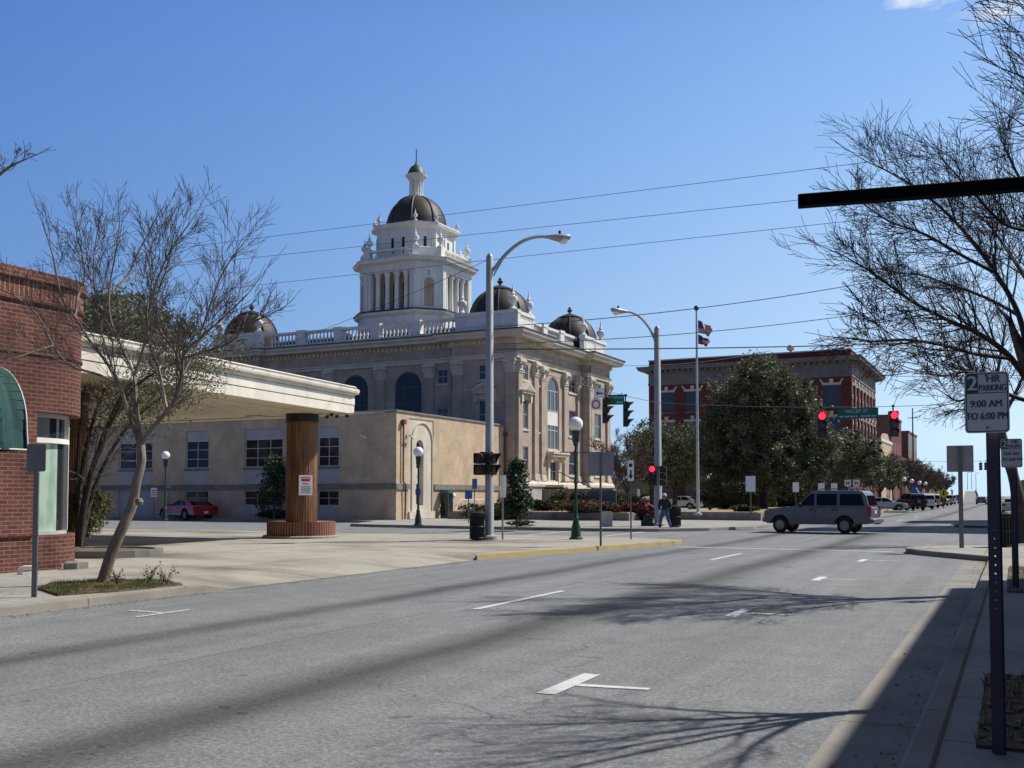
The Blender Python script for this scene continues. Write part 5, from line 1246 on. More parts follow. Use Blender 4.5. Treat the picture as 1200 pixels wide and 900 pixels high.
# span wires with their signals
sp0 = D(575,418,b1.dot(Fh)); sp1 = D(771.5,472,d2-.2)
mb = MB(); o = cable('span_wire', sp0, sp1, .12, .012, 'span wire sloping from the near pole to the second pole, carrying two side-on signals')
sp2 = Vector((2.2,57.2,D(1180,462,49).z)); cable('span_wire', sp1, sp2, .35, .013, 'span wire from the second pole to the right, carrying two red signals')
rp = thing('signal_pole', 'steel pole hidden behind the right tree that carries the span wire', 'pole', (2.2,57.2,.13)); mb = MB(); mb.lathe(2.2,57.2,[(.3,.13),(.3,.25),(.2,.3),(.15,9.5)],16); mb.build('pole', M['polegrey'], rp, True)
mb = MB(); mb.tube([sp2+Vector((.0,0,0)),sp2+Vector((-.14,0,0))],.05,6); mb.build('wire_clamp', M['plastic'], rp)
def on_span(a, b, px, sag):
    best = None
    for i in range(401):
        s = i/400; p = a.lerp(b,s); p.z -= sag*4*s*(1-s); v = p-EYEV; x = 600+1200*v.dot(Rt)/v.dot(Fc)
        if best is None or abs(x-px) < best[0]: best = (abs(x-px),p)
    return best[1]
def hung_signal(a, b, sag, px, face, lit, label, drop=.25, s=1.0, group=None):
    p = on_span(a,b,px,sag); t = thing('traffic_signal', label, 'traffic light', p, 0, group)
    mb = MB(); mb.tube([p+Zv*.05,p-Zv*drop],.03,6); mb.box(p.x-.06,p.y-.06,p.z-.03,p.x+.06,p.y+.06,p.z+.07); mb.build('hanger', M['signalcase'], t)
    signal_head((p.x,p.y,p.z-drop), face, t, 3, lit, 'signal_head', s); return t, p
hung_signal(sp0,sp1,.12,709,Rt*1.0-Fh*.1,None,'black traffic signal seen from the side, left one next to the green street sign',.25,1.12)
hung_signal(sp0,sp1,.12,733,Rt*1.0-Fh*.1,None,'black traffic signal seen from the side, right one against open sky',.25,1.12)
hung_signal(sp1,sp2,.35,962,-Fh,0,'traffic signal showing red in front of the dark oak',.22,1.25)
hung_signal(sp1,sp2,.35,1046,-Fh,0,'traffic signal showing red against the far brown block',.22,1.25)
def street_sign(a, b, sag, px, w, h, label, deg, lines):
    p = on_span(a,b,px,sag); t = thing('street_name_sign', label, 'street sign', p); F = Fac(p.x,p.y,deg)
    mb = MB(); F.box(mb,-w/2,w/2,-.012,.012,p.z-h-.05,p.z-.05); pl_ = mb.build('sign_plate', M['signgreen'], t)
    for s in (-.35,.35): mb = MB(); F.box(mb,s*w-.02,s*w+.02,-.02,.02,p.z-.1,p.z+.04); mb.build('clamp', M['postgrey'], t)
    for body, size, u, z, sx in lines: text(body,size,F,u,p.z-.05-z,.0125,pl_,M['signpale'],'lettering',sx,.002)
    return t, F, p, pl_
M['signpale'] = mat('sign_pale_green_letters', (.42,.58,.52), .5)
t, F, p, pl_ = street_sign(sp1,sp2,.35,1005,1.9,.52,'long green street name sign hung between the two red signals',4,[('VALLEY ST',.23,-.05,.16,1.0)])
mb = MB(); 
for k in range(7): F.box(mb,-.85+.25*k,-.85+.25*k+(.2 if k != 3 else .1),.0125,.014,p.z-.48,p.z-.42)
mb.build('small_print', M['signpale'], pl_)
t, F, p, pl_ = street_sign(sp0,sp1,.12,722,.72,.44,'small green street name sign hung beside the side-on signal',20,[('N PATTERSON ST',.12,0,.13,.72)])
mb = MB(); F.box(mb,.06,.28,.0125,.014,p.z-.41,p.z-.36); F.poly(mb,[(.0,p.z-.385),(.08,p.z-.44),(.08,p.z-.33)],.0125,.014); mb.build('arrow', M['signpale'], pl_)
p = on_span(sp0,sp1,702,.12); F = Fac(p.x,p.y,30); t = thing('turn_sign', 'white turn prohibition panels with red ring hung left of the side-on signals', 'road sign', p)
mb = MB(); F.box(mb,-.22,.22,0,.02,p.z-.38,p.z+.05); tp = mb.build('sign_plate', M['signwhite'], t); mb = MB(); F.poly(mb,[(-.15,p.z-.17),(-.04,p.z-.08),(-.04,p.z-.14),(.15,p.z-.14),(.15,p.z-.2),(-.04,p.z-.2),(-.04,p.z-.26)],.0205,.022); mb.build('arrow', M['blackmetal'], tp)
mb = MB(); F.box(mb,-.34,.06,0,.02,p.z-.86,p.z-.42); tp = mb.build('ring_plate', M['signwhite'], t); mb = MB(); cxx, czz = -.14, p.z-.64
A = [(cxx+.19*math.cos(a*.2618),czz+.19*math.sin(a*.2618)) for a in range(24)]; Bq = [(cxx+.135*math.cos(a*.2618),czz+.135*math.sin(a*.2618)) for a in range(24)]; ringpoly(F,mb,A,Bq,.0205,.022); mb.build('red_ring', M['signred'], tp)

# ------------------------------------------------------------------ green globe lamp posts
def lamp_post(px, py, pyg, label, z=.13, cross=False, sign=False, group='green iron lamp posts with white globes'):
    b = G(px,py,z); d = b.dot(Fh); zg = zat(pyg,d); t = thing('lamp_post', label, 'lamp post', (b.x,b.y,z), 0, group)
    mb = MB(); mb.lathe(b.x,b.y,[(.23,z),(.23,z+.05),(.17,z+.09),(.15,z+.4),(.115,z+.53),(.09,z+.66),(.105,z+.73),(.065,z+.8),(.06,z+1.0),(.05,z+1.05),(.042,zg-.75),(.085,zg-.7),(.085,zg-.62),(.12,zg-.58),(.13,zg-.3),(.16,zg-.24),(.1,zg-.2)],16); mb.build('post', M['greenmetal'], t, True)
    mb = MB(); mb.sphere((b.x,b.y,zg+.02),.25,20); mb.build('globe', M['globe'], t, True, ang=80)
    if cross:
        mb = MB()
        for zz in (zat(530,d),zat(565,d)): mb.tube([Vector((b.x,b.y,zz))-Rt*.55,Vector((b.x,b.y,zz))+Rt*.55],.018,6); mb.sphere((b.x,b.y,zz),.09,8)
        mb.build('banner_bars', M['greenmetal'], t)
    return t, b, d
lamp_post(675,632,497.5,'dark green globe lamp post with banner bars on the near corner',cross=True)
t, b, d = lamp_post(490,616,530,'dark green globe lamp post before the white stone arch')
F = Fac(b.x,b.y,20); mb = MB(); F.box(mb,-.13,.13,.07,.09,zat(580,d),zat(573,d)); mb.build('small_plate', M['signblue'], t)
lamp_post(193,610,534,'dark green globe lamp post behind the red car')
lamp_post(832,600,558,'globe lamp post in shade left of the oak trunk')
for i, (px, pg, py, lab) in enumerate(((1060,562,597,'first globe lamp post in the far row, by the dark four-wheel drive'),(1069,564,595.5,'second globe lamp post in the far row beside the blue banner'),(1078,566,594.5,'third globe lamp post in the far row'),(1085,567,593.5,'fourth and farthest globe lamp post in the row'),(1116,575,591,'tiny lone globe lamp post past the yellow diamond sign'))):
    lamp_post(px,py,pg,lab)
b = G(1074,595,.13); d = b.dot(Fh); t = thing('street_banner', 'blue street banner with a white stripe on a pole by the parked cars', 'banner', (b.x,b.y,.13)); F = Fac(b.x,b.y,20)
mb = MB(); F.box(mb,-.05,.05,-.05,.05,.13,zat(565,d)); mb.build('pole', M['greenmetal'], t); mb = MB(); F.box(mb,-.45,.45,.06,.075,zat(580,d),zat(569,d)); bn = mb.build('cloth', M['signblue'], t)
mb = MB(); F.poly(mb,[(-.1,zat(572,d)),(.3,zat(579,d)),(.42,zat(577,d)),(.05,zat(571,d))],.0755,.08); mb.build('stripe', M['signwhite'], bn)
# flagpole
b = G(818,603.5,.62); d = b.dot(Fh); fp = thing('flagpole', 'tall white flagpole flying two flags before the red brick block', 'flagpole', (b.x,b.y,.62))
ft = zat(362,d); mb = MB(); mb.lathe(b.x,b.y,[(.2,.62),(.2,.72),(.085,.76),(.045,ft)],12); mb.build('pole', M['frame'], fp, True); mb = MB(); mb.sphere((b.x,b.y,ft+.1),.14,10); mb.build('ball', M['blackmetal'], fp, True)
def flag(z1, z0, L, name, label, kind):
    # cloth hanging half-open, streaming to camera right
    nu, nv = 26, 26; m, nt, b_ = nodes(name+'_cloth'); u = nt.nodes.new('ShaderNodeUVMap'); s = nt.nodes.new('ShaderNodeSeparateXYZ'); nt.links.new(u.outputs[0], s.inputs[0])
    if kind == 'stars':
        st = math_(nt,'GREATER_THAN',math_(nt,'FRACT',math_(nt,'MULTIPLY',s.outputs[1],6.5)),.5); c = mixc(nt,st,(.62,.6,.6),(.42,.02,.04))
        cant = math_(nt,'MULTIPLY',math_(nt,'LESS_THAN',s.outputs[0],.4),math_(nt,'GREATER_THAN',s.outputs[1],.462)); v = nt.nodes.new('ShaderNodeTexVoronoi'); v.inputs['Scale'].default_value = 13; nt.links.new(u.outputs[0], v.inputs['Vector'])
        c2 = mixc(nt,math_(nt,'LESS_THAN',v.outputs['Distance'],.22),(.02,.03,.14),(.6,.6,.62)); c = mixc(nt,cant,c,c2)
    else:
        st = math_(nt,'LESS_THAN',math_(nt,'ABSOLUTE',math_(nt,'SUBTRACT',s.outputs[1],.5)),.17); c = mixc(nt,st,(.42,.02,.05),(.62,.6,.6))
        cant = math_(nt,'MULTIPLY',math_(nt,'LESS_THAN',s.outputs[0],.42),math_(nt,'GREATER_THAN',s.outputs[1],.34)); c = mixc(nt,cant,c,(.02,.03,.16))
    nt.links.new(c, b_.inputs['Base Color']); b_.inputs['Roughness'].default_value = .8
    mb = MB(); dirx = (Rt*.9+Fh*.2).normalized(); nrm = Vector((-dirx.y,dirx.x,0)); P = {}
    H = z1-z0
    for i in range(nu+1):
        for j in range(nv+1):
            uu, vv = i/nu, j/nv; x = L*uu*(.78-.1*(1-vv)); dz = -.5*H*uu**1.3*(.5+.5*vv)
            P[i,j] = Vector((b.x,b.y,z0+H*vv+dz))+dirx*(.08+x)+nrm*(.16*math.sin(uu*9+vv*3)*uu+.07*math.sin(vv*8)*uu)
    for i in range(nu):
        for j in range(nv):
            mb.add([P[i,j],P[i+1,j],P[i+1,j+1],P[i,j+1]], [(0,1,2,3)], [[(i/nu,j/nv),((i+1)/nu,j/nv),((i+1)/nu,(j+1)/nv),(i/nu,(j+1)/nv)]])
    o = mb.build(name, m, None, True, (b.x,b.y,z0)); tag(o, label, 'flag')
flag(zat(374,d),zat(389,d),.95,'national_flag','red and white striped flag with blue canton, upper of the two on the flagpole','stars')
flag(zat(391,d),zat(402,d),.75,'state_flag','smaller red white and blue flag, lower of the two on the flagpole','bars')
# ------------------------------------------------------------------ litter bins
def bin_(px, py, h, w, label, z=.13):
    b = G(px,py,z); t = thing('litter_bin', label, 'litter bin', (b.x,b.y,z)); r_ = w/2
    mb = MB(); n = 22
    for k in range(n): a = 2*math.pi*k/n; x, y = b.x+r_*math.cos(a), b.y+r_*math.sin(a); mb.tube([(x,y,z+.06),(x,y,z+h-.06)],.022,4)
    for zz in (z+.08,z+h*.5,z+h-.06): mb.lathe(b.x,b.y,[(r_+.012,zz-.03),(r_+.026,zz),(r_+.012,zz+.03)],22)
    mb.build('slatted_body', M['blackmetal'], t); mb = MB(); mb.lathe(b.x,b.y,[(r_-.03,z+.02),(r_-.03,z+h-.1)],20); mb.build('liner', M['plastic'], t)
    mb = MB(); mb.lathe(b.x,b.y,[(r_+.04,z+h-.04),(r_+.04,z+h),(r_*.6,z+h+.06),(r_*.55,z+h+.02)],22); mb.build('rim', M['blackmetal'], t)
bin_(559,633,.9,.46,'black slatted litter bin left of the near light pole')
bin_(791,618,.98,.52,'black slatted litter bin right of the walking man')
bin_(1178,641,.95,.5,'black slatted litter bin half hidden behind the right sign posts')
# stone marker and dark monument on the square
b = G(711,617,.13); d = b.dot(Fh); mb = MB(); F = Fac(b.x,b.y,20); F.poly(mb,[(-.28,.13),(.28,.13),(.28,.75),(.2,.85),(-.2,.85),(-.28,.75)],-.18,.0); o = mb.build('marker_stone', M['stone'], None, False, (b.x,b.y,.13)); tag(o, 'small pale marker stone beside the red-leaved shrub', 'marker stone')
b = G(706,606,.3); d = b.dot(Fh); F = Fac(b.x,b.y,15); t = thing('monument', 'dark blue-grey upright stone monument at the end of the entrance wall', 'monument', (b.x,b.y,.13)); mb = MB(); F.poly(mb,rrect(-.85,.85,.4,zat(575,d),.08),-.2,.2); mb.build('slab', mat('dark_slate',(.055,.065,.085),.4,0,.2,2), t); mb = MB(); F.box(mb,-1.1,1.1,-.4,.4,.1,.4); mb.build('plinth', M['greystone'], t)
# far utility pole
b = gx(1071,196); t = thing('utility_pole', 'slim weathered utility pole beside the grey-sided block', 'utility pole', (b[0],b[1],.13)); mb = MB(); mb.tube([(b[0],b[1],.13),(b[0],b[1],zat(478,196))],[.2,.1],8); mb.build('pole', M['barkdark'], t); mb = MB(); mb.box(b[0]-.9,b[1]-.06,zat(490,196),b[0]+.9,b[1]+.06,zat(490,196)+.14); mb.build('crossarm', M['barkdark'], t)
for px, top in ((1134,554),(1139,553),(1144,554)):
    b = gx(px,395+px-1134); 
    t = thing('overpass_light', 'thin light poles standing along the far overpass', 'street light', (b[0],b[1],4), 0, 'light poles on the overpass'); mb = MB(); mb.tube([(b[0],b[1],ov(.49)),(b[0],b[1],zat(top,395))],[.12,.08],6); mb.build('pole', M['polegrey'], t); mb = MB(); mb.tube([(b[0],b[1],zat(top,395)),(b[0]+1.4,b[1],zat(top,395)+.2)],.07,6); mb.build('arm', M['polegrey'], t)
# far signal boxes over the street
p0, p1 = Vector((-14,150,6.4)), Vector((1.5,150,6.4)); cable('span_wire', p0, p1, .2, .02, 'distant span wire far up the street')
for px in (1149,1155): hung_signal(p0,p1,.2,px,-Fh,None,'tiny dark traffic signals hanging over the far end of the street',.2,1.0,'far traffic signals')
for x in (-14,1.5):
    t = thing('signal_pole', ('left' if x < 0 else 'right')+' steel pole holding the distant span wire', 'pole', (x,150,.13)); mb = MB(); mb.lathe(x,150,[(.16,.13),(.1,6.6)],10); mb.build('pole', M['polegrey'], t)
# ------------------------------------------------------------------ vehicles (x forward, y left, z up, wheels on z = 0)
def side_arc(cx, r, z0, k=10):                        # wheel arch from front to rear along the sill line
    a0 = math.asin(max(-1,min(1,(z0-.0)/r))) if False else 0
    o = []
    for i in range(k+1):
        a = math.pi*i/k; x, z = cx+r*math.cos(a), r*.05+.33+r*math.sin(a)-.33+0
        o.append((x, max(z0, z)))
    return o
def car(name, label, loc, rz, S, m_body, m_low=None, group=None):
    t = thing(name, label, 'car' if S['kind'] != 'suv' else 'SUV', loc, rz, group, True)
    W = S['w']/2; fx, rx, rw, zs = S['fx'], S['rx'], S['rw'], S['sill']; belt = S['belt']
    def arch(cx):
        o = []; k = 12; ra = rw+.085
        for i in range(k+1):
            a = math.pi*i/k; x, z = cx+ra*math.cos(a), rw+ra*math.sin(a)
            o.append((x,max(zs,z)))
        return o
    # outline CCW seen from the left side (x to the right there means forward -> we just need consistency)
    out = S['rear']+S['top']+S['front']+arch(fx)+arch(rx)
    def prism(outline, yf, mbx):
        n = len(outline); vs = [(x,yf(z),z) for x,z in outline]+[(x,-yf(z),z) for x,z in outline]
        mbx.add(vs, [tuple(range(n)),tuple(range(2*n-1,n-1,-1))]+[(i,n+i,n+(i+1)%n,(i+1)%n) for i in range(n)])
    def bev(o, wd, seg=3):
        b = o.modifiers.new('bevel','BEVEL'); b.width = wd; b.segments = seg; b.limit_method = 'ANGLE'; b.angle_limit = R_(38); b.harden_normals = False
    mb = MB(); zmid = (zs+belt)/2+.05
    prism(out, lambda z: W-.05*max(0,(zmid-z)/(zmid-zs))**1.5-.045*max(0,(z-zmid)/(belt-zmid))**2, mb); body = mb.build('body', m_body, t, True, ang=30, local=True); bev(body,.045)
    mb = MB(); lim = S['cabin']; zr = max(z for x,z in lim); tum = S['tum']
    cy = lambda z: W-.075-tum*(z-belt)
    prism(lim, cy, mb); cab = mb.build('cabin', m_body, t, True, ang=30, local=True); bev(cab,.05)
    # side glass, set just proud of the tumblehome
    for poly in S['glass']:
        for s in (1,-1):
            mb = MB(); P = [(x,s*(cy(z)+.006),z) for x,z in poly]; mb.add(P if s < 0 else P[::-1], [tuple(range(len(P)))]); mb.build('side_window', M['carglass'], t, local=True)
    for nm, (a, b) in (('windscreen',S['ws']),('rear_window',S['rwn'])):
        mb = MB(); (x0,z0),(x1,z1) = a, b; dx, dz = x1-x0, z1-z0; L = math.hypot(dx,dz); nx, nz = dz/L, -dx/L
        if nz < 0: nx, nz = -nx, -nz
        o = .012; ins = .1
        p = lambda q, z: [(q[0]+nx*o, cy(z)-ins, q[1]+nz*o),(q[0]+nx*o, -cy(z)+ins, q[1]+nz*o)]
        A, B = p(a,z0), p(b,z1); mb.add([A[0],A[1],B[1],B[0]], [(0,1,2,3)]); mb.build(nm, M['carglass'], t, local=True)
    # lower cladding and bumpers
    mb = MB(); prism([(rx+rw+.1,zs-.02),(fx-rw-.1,zs-.02),(fx-rw-.1,zs+(.2 if S['kind'] == 'suv' else .1)),(rx+rw+.1,zs+(.2 if S['kind'] == 'suv' else .1))], lambda z: W+.012, mb); cl = mb.build('rocker_panel', m_low or M['plastic'], t, local=True); bev(cl,.02,2)
    for nm, x0, x1, z0, z1 in (('front_bumper',*S['fb']),('rear_bumper',*S['rb'])):
        mb = MB(); mb.bbox(x0,-W+.03,z0,x1,W-.03,z1,.04); q = mb.build(nm, S.get('bm') or m_body, t, True, local=True)
    # wheels
    for cx in (fx, rx):
        for s in (1,-1):
            mb = MB(Matrix.Translation((cx,s*(W-.11),rw))@Matrix.Rotation(R_(90),4,'X')); tw_ = .115
            mb.lathe(0,0,[(rw*.62,-tw_),(rw*.9,-tw_),(rw*.985,-tw_*.75),(rw,-tw_*.4),(rw,tw_*.4),(rw*.985,tw_*.75),(rw*.9,tw_),(rw*.62,tw_),(rw*.62,-tw_)],28,0,False); w_ = mb.build('wheel', M['rubber'], t, True, local=True)
            mb = MB(Matrix.Translation((cx,s*(W-.11),rw))@Matrix.Rotation(R_(-90*s),4,'X')); zf = tw_*.95
            mb.lathe(0,0,[(rw*.64,zf-.02),(rw*.64,zf),(rw*.58,zf),(rw*.55,zf-.03),(rw*.2,zf-.035)],24,0,False)
            for k in range(5):
                a = 2*math.pi*k/5; c_, s_ = math.cos(a), math.sin(a); q = rw*.09; mb.prism([(c_*rw*.1-s_*q,s_*rw*.1+c_*q),(c_*rw*.1+s_*q,s_*rw*.1-c_*q),(c_*rw*.6+s_*q*.8,s_*rw*.6-c_*q*.8),(c_*rw*.6-s_*q*.8,s_*rw*.6+c_*q*.8)],zf-.034,zf-.004)
            mb.lathe(0,0,[(rw*.16,zf-.03),(rw*.15,zf+.005),(.01,zf+.012)],12); mb.build('rim', M['alloy'], w_, local=True)
    mb = MB(); mb.box(rx-rw-.05,-W+.2,zs+.04,fx+rw+.05,W-.2,zs+.35); mb.build('underbody', M['plastic'], t, local=True)
    # lamps, plate, mirrors, handles, seams
    (hx,hz0,hz1), (tx,tz0,tz1) = S['hl'], S['tl']
    for s in (1,-1):
        mb = MB(); mb.bbox(hx-.12,s*(W-.42),hz0,hx+.012,s*(W-.05),hz1,.012); mb.build('headlight', M['headlamp'], t, local=True)
        mb = MB(); mb.bbox(tx-.012,s*(W-S['tw']),tz0,tx+.14,s*(W-.012),tz1,.012); mb.build('tail_light', M['taillamp'], t, local=True)
        mb = MB(); mx, mz = S['mir']; mb.bbox(mx-.06,s*(W-.06),mz,mx+.06,s*(W+.16),mz+.14,.02); mb.build('mirror', m_body if S['kind'] != 'suv' else M['plastic'], t, local=True)
        for x, z in S['handles']:
            mb = MB(); mb.bbox(x-.1,s*(W-.03),z,x+.1,s*(W+.018),z+.045,.008); mb.build('door_handle', M['plastic'] if S['kind'] == 'suv' else m_body, t, local=True)
        for x in S['seams']:
            mb = MB(); mb.box(x-.006,s*(W-.02),zs+.16,x+.006,s*(W+.0015),belt-.1); mb.build('door_seam', M['plastic'], t, local=True)
    mb = MB(); mb.box(S['pl'][0]-.01,-.16,S['pl'][1],S['pl'][0]+.02,.16,S['pl'][1]+.16); mb.build('number_plate', M['plate'], t, local=True)
    mb = MB(); g0 = S['gr']; mb.bbox(g0[0]-.05,-W+.45,g0[1],g0[0]+.015,W-.45,g0[2],.01); mb.build('grille', M['plastic'], t, local=True)
    return t
SUV = dict(kind='suv', w=1.93, fx=1.70, rx=-1.30, rw=.345, sill=.40, belt=1.13, tum=.17,
    rear=[(-2.38,.42),(-2.46,.62),(-2.46,1.0),(-2.42,1.13)], top=[(1.02,1.15),(1.5,1.13),(2.2,1.05)], front=[(2.42,.98),(2.47,.8),(2.46,.55),(2.38,.42)],
    cabin=[(-2.40,1.12),(-2.26,1.60),(-2.12,1.80),(-1.9,1.85),(-.1,1.86),(.22,1.80),(1.02,1.14)],
    glass=[[(-2.2,1.2),(-1.08,1.2),(-1.08,1.7),(-2.02,1.7)],[(-.95,1.2),(-.02,1.2),(-.02,1.7),(-.95,1.7)],[(.09,1.2),(.84,1.2),(.26,1.7),(.09,1.7)]],
    ws=((.99,1.17),(.26,1.77)), rwn=((-2.375,1.2),(-2.25,1.63)), fb=(2.3,2.56,.46,.68), rb=(-2.62,-2.36,.46,.66), hl=(2.46,.80,.97), tl=(-2.47,.78,1.18), tw=.2,
    mir=(.72,1.16), handles=((-.82,1.0),(.18,1.0)), seams=(-.99,.03,1.0), pl=(-2.47,.85), gr=(2.47,.76,.98))
COUPE = dict(kind='coupe', w=1.86, fx=1.42, rx=-1.30, rw=.345, sill=.27, belt=.93, tum=.32,
    rear=[(-2.2,.33),(-2.32,.5),(-2.34,.85),(-2.28,.985)], top=[(-1.6,.99),(.75,.96),(1.3,.93),(2.0,.85)], front=[(2.28,.74),(2.34,.55),(2.28,.3)],
    cabin=[(-2.05,.95),(-1.42,1.25),(-.98,1.36),(-.45,1.38),(-.08,1.32),(.78,.94)],
    glass=[[(-.66,.99),(.55,.99),(-.11,1.28),(-.6,1.31)],[(-1.35,1.0),(-.79,1.0),(-.74,1.29),(-1.05,1.24)]],
    ws=((.75,.955),(-.05,1.305)), rwn=((-1.98,.985),(-1.46,1.225)), fb=(2.15,2.38,.32,.52), rb=(-2.38,-2.2,.34,.6), hl=(2.29,.60,.72), tl=(-2.345,.70,.87), tw=.5,
    mir=(.62,.95), handles=((-.35,.82),), seams=(-.52,.82), pl=(-2.385,.45), gr=(2.33,.5,.68))
SEDAN = dict(kind='sedan', w=1.80, fx=1.38, rx=-1.34, rw=.33, sill=.27, belt=.94, tum=.3,
    rear=[(-2.2,.33),(-2.28,.5),(-2.28,.9),(-2.2,1.0)], top=[(-1.5,1.02),(.85,.97),(1.3,.94),(1.95,.84)], front=[(2.2,.74),(2.26,.55),(2.2,.3)],
    cabin=[(-1.75,1.0),(-1.15,1.34),(-.7,1.43),(-.1,1.44),(.22,1.37),(1.05,.95)],
    glass=[[(-.30,1.0),(.82,1.0),(.2,1.34),(-.26,1.37)],[(-1.3,1.03),(-.4,1.0),(-.36,1.37),(-.9,1.33)]],
    ws=((1.02,.965),(.25,1.36)), rwn=((-1.70,1.02),(-1.18,1.32)), fb=(2.08,2.3,.32,.54), rb=(-2.32,-2.12,.34,.6), hl=(2.22,.60,.73), tl=(-2.285,.72,.93), tw=.35,
    mir=(.72,.97), handles=((-.2,.85),(-1.05,.87)), seams=(-.33,.9), pl=(-2.33,.62), gr=(2.24,.5,.68))
M['suvpaint'] = paint('silver_grey_car_paint', (.135,.142,.158), .4, .35, .25); M['suvlow'] = paint('mauve_grey_car_paint', (.16,.12,.13), .45)
M['redpaint'] = paint('red_car_paint', (.38,.012,.016), .3, .7); M['silver'] = paint('silver_car_paint', (.46,.47,.48), .3, .7, .3)
M['white'] = paint('white_car_paint', (.7,.7,.68), .3, .7); M['black'] = paint('black_car_paint', (.015,.016,.018), .25, .7); M['maroon'] = paint('maroon_car_paint', (.14,.02,.025), .3, .7); M['bluec'] = paint('dark_blue_car_paint', (.03,.05,.11), .3, .7); M['tanc'] = paint('beige_car_paint', (.42,.37,.29), .3, .7)
b = G(957,625.5,0)
ang = math.atan2(-.0,-1)
S1 = dict(SUV); S1['bm'] = M['suvlow']
suv = car('four_wheel_drive_car', 'silver-grey SUV with mauve lower sides turning left across the crossing', (b.x,b.y+1.3,.006), math.pi-R_(6), S1, M['suvpaint'], M['suvlow'])
mb = MB()
for s in (1,-1): mb.tube([(-1.95,s*.62,1.86),(-1.9,s*.62,1.91),(-.2,s*.62,1.92),(-.1,s*.62,1.87)],.018,6)
for x in (-1.6,-.6): mb.tube([(x,-.62,1.915),(x,.62,1.915)],.016,6)
mb.build('roof_rack', M['plastic'], suv, local=True); suv.scale = (.915,.96,.985)
mb = MB(); mb.box(-2.6,-.12,.4,-2.45,.12,.48); mb.tube([(-2.7,0,.45),(-2.55,0,.45)],.03,6); mb.build('tow_bar', M['plastic'], suv, local=True)
b = G(211,609.5,0); red = car('coupe', 'red coupe parked in shade along the buff brick annex', (b.x,b.y+.6,0), math.pi+R_(-16), COUPE, M['redpaint'])
mb = MB()
for s in (1,-1): mb.box(-.85,s*.925,.36,.95,s*.945,.42)
mb.build('side_stripe', M['tanc'], red, local=True)
bq = gx(1036,108); sc1 = car('saloon_car', 'silver saloon car nosing out at the far left corner past the SUV', (bq[0],bq[1],0), R_(12), SEDAN, M['silver'])
bq = gx(797,112); car('saloon_car', 'pale silver saloon car half hidden behind the walking man and tree shade', (bq[0],bq[1],.13), R_(180), SEDAN, M['silver'])
protos = {}
row = [(1071,113,'suv','black','black SUV with a spare wheel on its tail, first of the parked row'),(1083,124,'suv','white','white SUV next after the black one in the parked row'),(1091,138,'suv','silver','silver SUV third along the parked row'),(1098,151,'suv','maroon','maroon SUV in the middle of the parked row'),(1104,163,'sedan','silver','silver saloon behind the maroon SUV in the parked row'),(1109,176,'suv','tanc','beige SUV near the far end of the parked row'),(1114,192,'suv','white','farther white SUV close to the end of the parked row'),(1119,210,'suv','bluec','dark blue SUV, last of the parked row')]
for px, d, kd, col, lab in row:
    q = gx(px-4,d); key = (kd,col); S = dict(SUV if kd == 'suv' else SEDAN)
    if key not in protos:
        c = car('parked_car', lab, (q[0],q[1],0), R_(90+24), S, M[col], None, 'cars parked along the far kerb'); protos[key] = c
        if col == 'black':
            mb = MB(Matrix.Translation((-2.52,0,1.0))@Matrix.Rotation(R_(90),4,'Y')); mb.lathe(0,0,[(.2,-.1),(.36,-.1),(.37,0),(.36,.1),(.2,.1)],24); sp = mb.build('spare_wheel', M['rubber'], c, True, local=True); mb = MB(Matrix.Translation((-2.52,0,1.0))@Matrix.Rotation(R_(-90),4,'Y')); mb.lathe(0,0,[(.22,.09),(.2,.115),(.02,.12)],20); mb.build('spare_rim', M['alloy'], sp, local=True)
    else: dup(protos[key], (q[0],q[1],0), R_(90+24), lab)
q = gx(1150,190); car('saloon_car', 'dark car far up the street to the right of the overpass', (q[0],q[1],0), R_(90), SEDAN, M['bluec'])
q = gx(1187,92); dup(sc1, (q[0],q[1],0), R_(90), 'pale saloon car between the right sign posts up the street')
# ------------------------------------------------------------------ the walking man
b = G(779,621.5,.0); H = 1.68; fd = (-Rt*.35-Fh*.9).normalized()   # looks toward us and a little left
man = thing('person', 'man in dark jacket, jeans and pale cap walking on the corner, hands in pockets', 'person', (b.x,b.y,.0))
ry = math.atan2(fd.y,fd.x); MM = Matrix.Translation((b.x,b.y,0.012))@Matrix.Rotation(ry,4,'Z')
# local frame: x forward, y to his left
def skin(name, verts, edges, radii, mt, parent, root=0, sub=2):
    me = bpy.data.meshes.new(name); org = ORG[man.name]; me.from_pydata([tuple((MM@Vector(v))-org) for v in verts],edges,[]); me.materials.append(mt)
    o = bpy.data.objects.new(name, me); C.objects.link(o); o.parent = parent; ORG[o.name] = org
    s = o.modifiers.new('skin','SKIN'); s.use_smooth_shade = True
    L = me.skin_vertices[0].data
    for i, r in enumerate(radii): L[i].radius = (r,r) if not isinstance(r, tuple) else r; L[i].use_root = (i == root)
    sb = o.modifiers.new('sub','SUBSURF'); sb.levels = sub; sb.render_levels = sub
    return o
K = Rt.dot(Vector((math.cos(ry),math.sin(ry),0)))
sk = mat('skin', (.42,.26,.19), .6, use_obj=True); jk = mat('dark_jacket', (.018,.02,.03), .85, use_obj=True); jn = mat('blue_jeans', (.06,.10,.20), .85, 0, .3, 8, use_obj=True); bt = mat('dark_shoe', (.02,.017,.015), .6); cp = mat('pale_cap', (.55,.53,.5), .8)
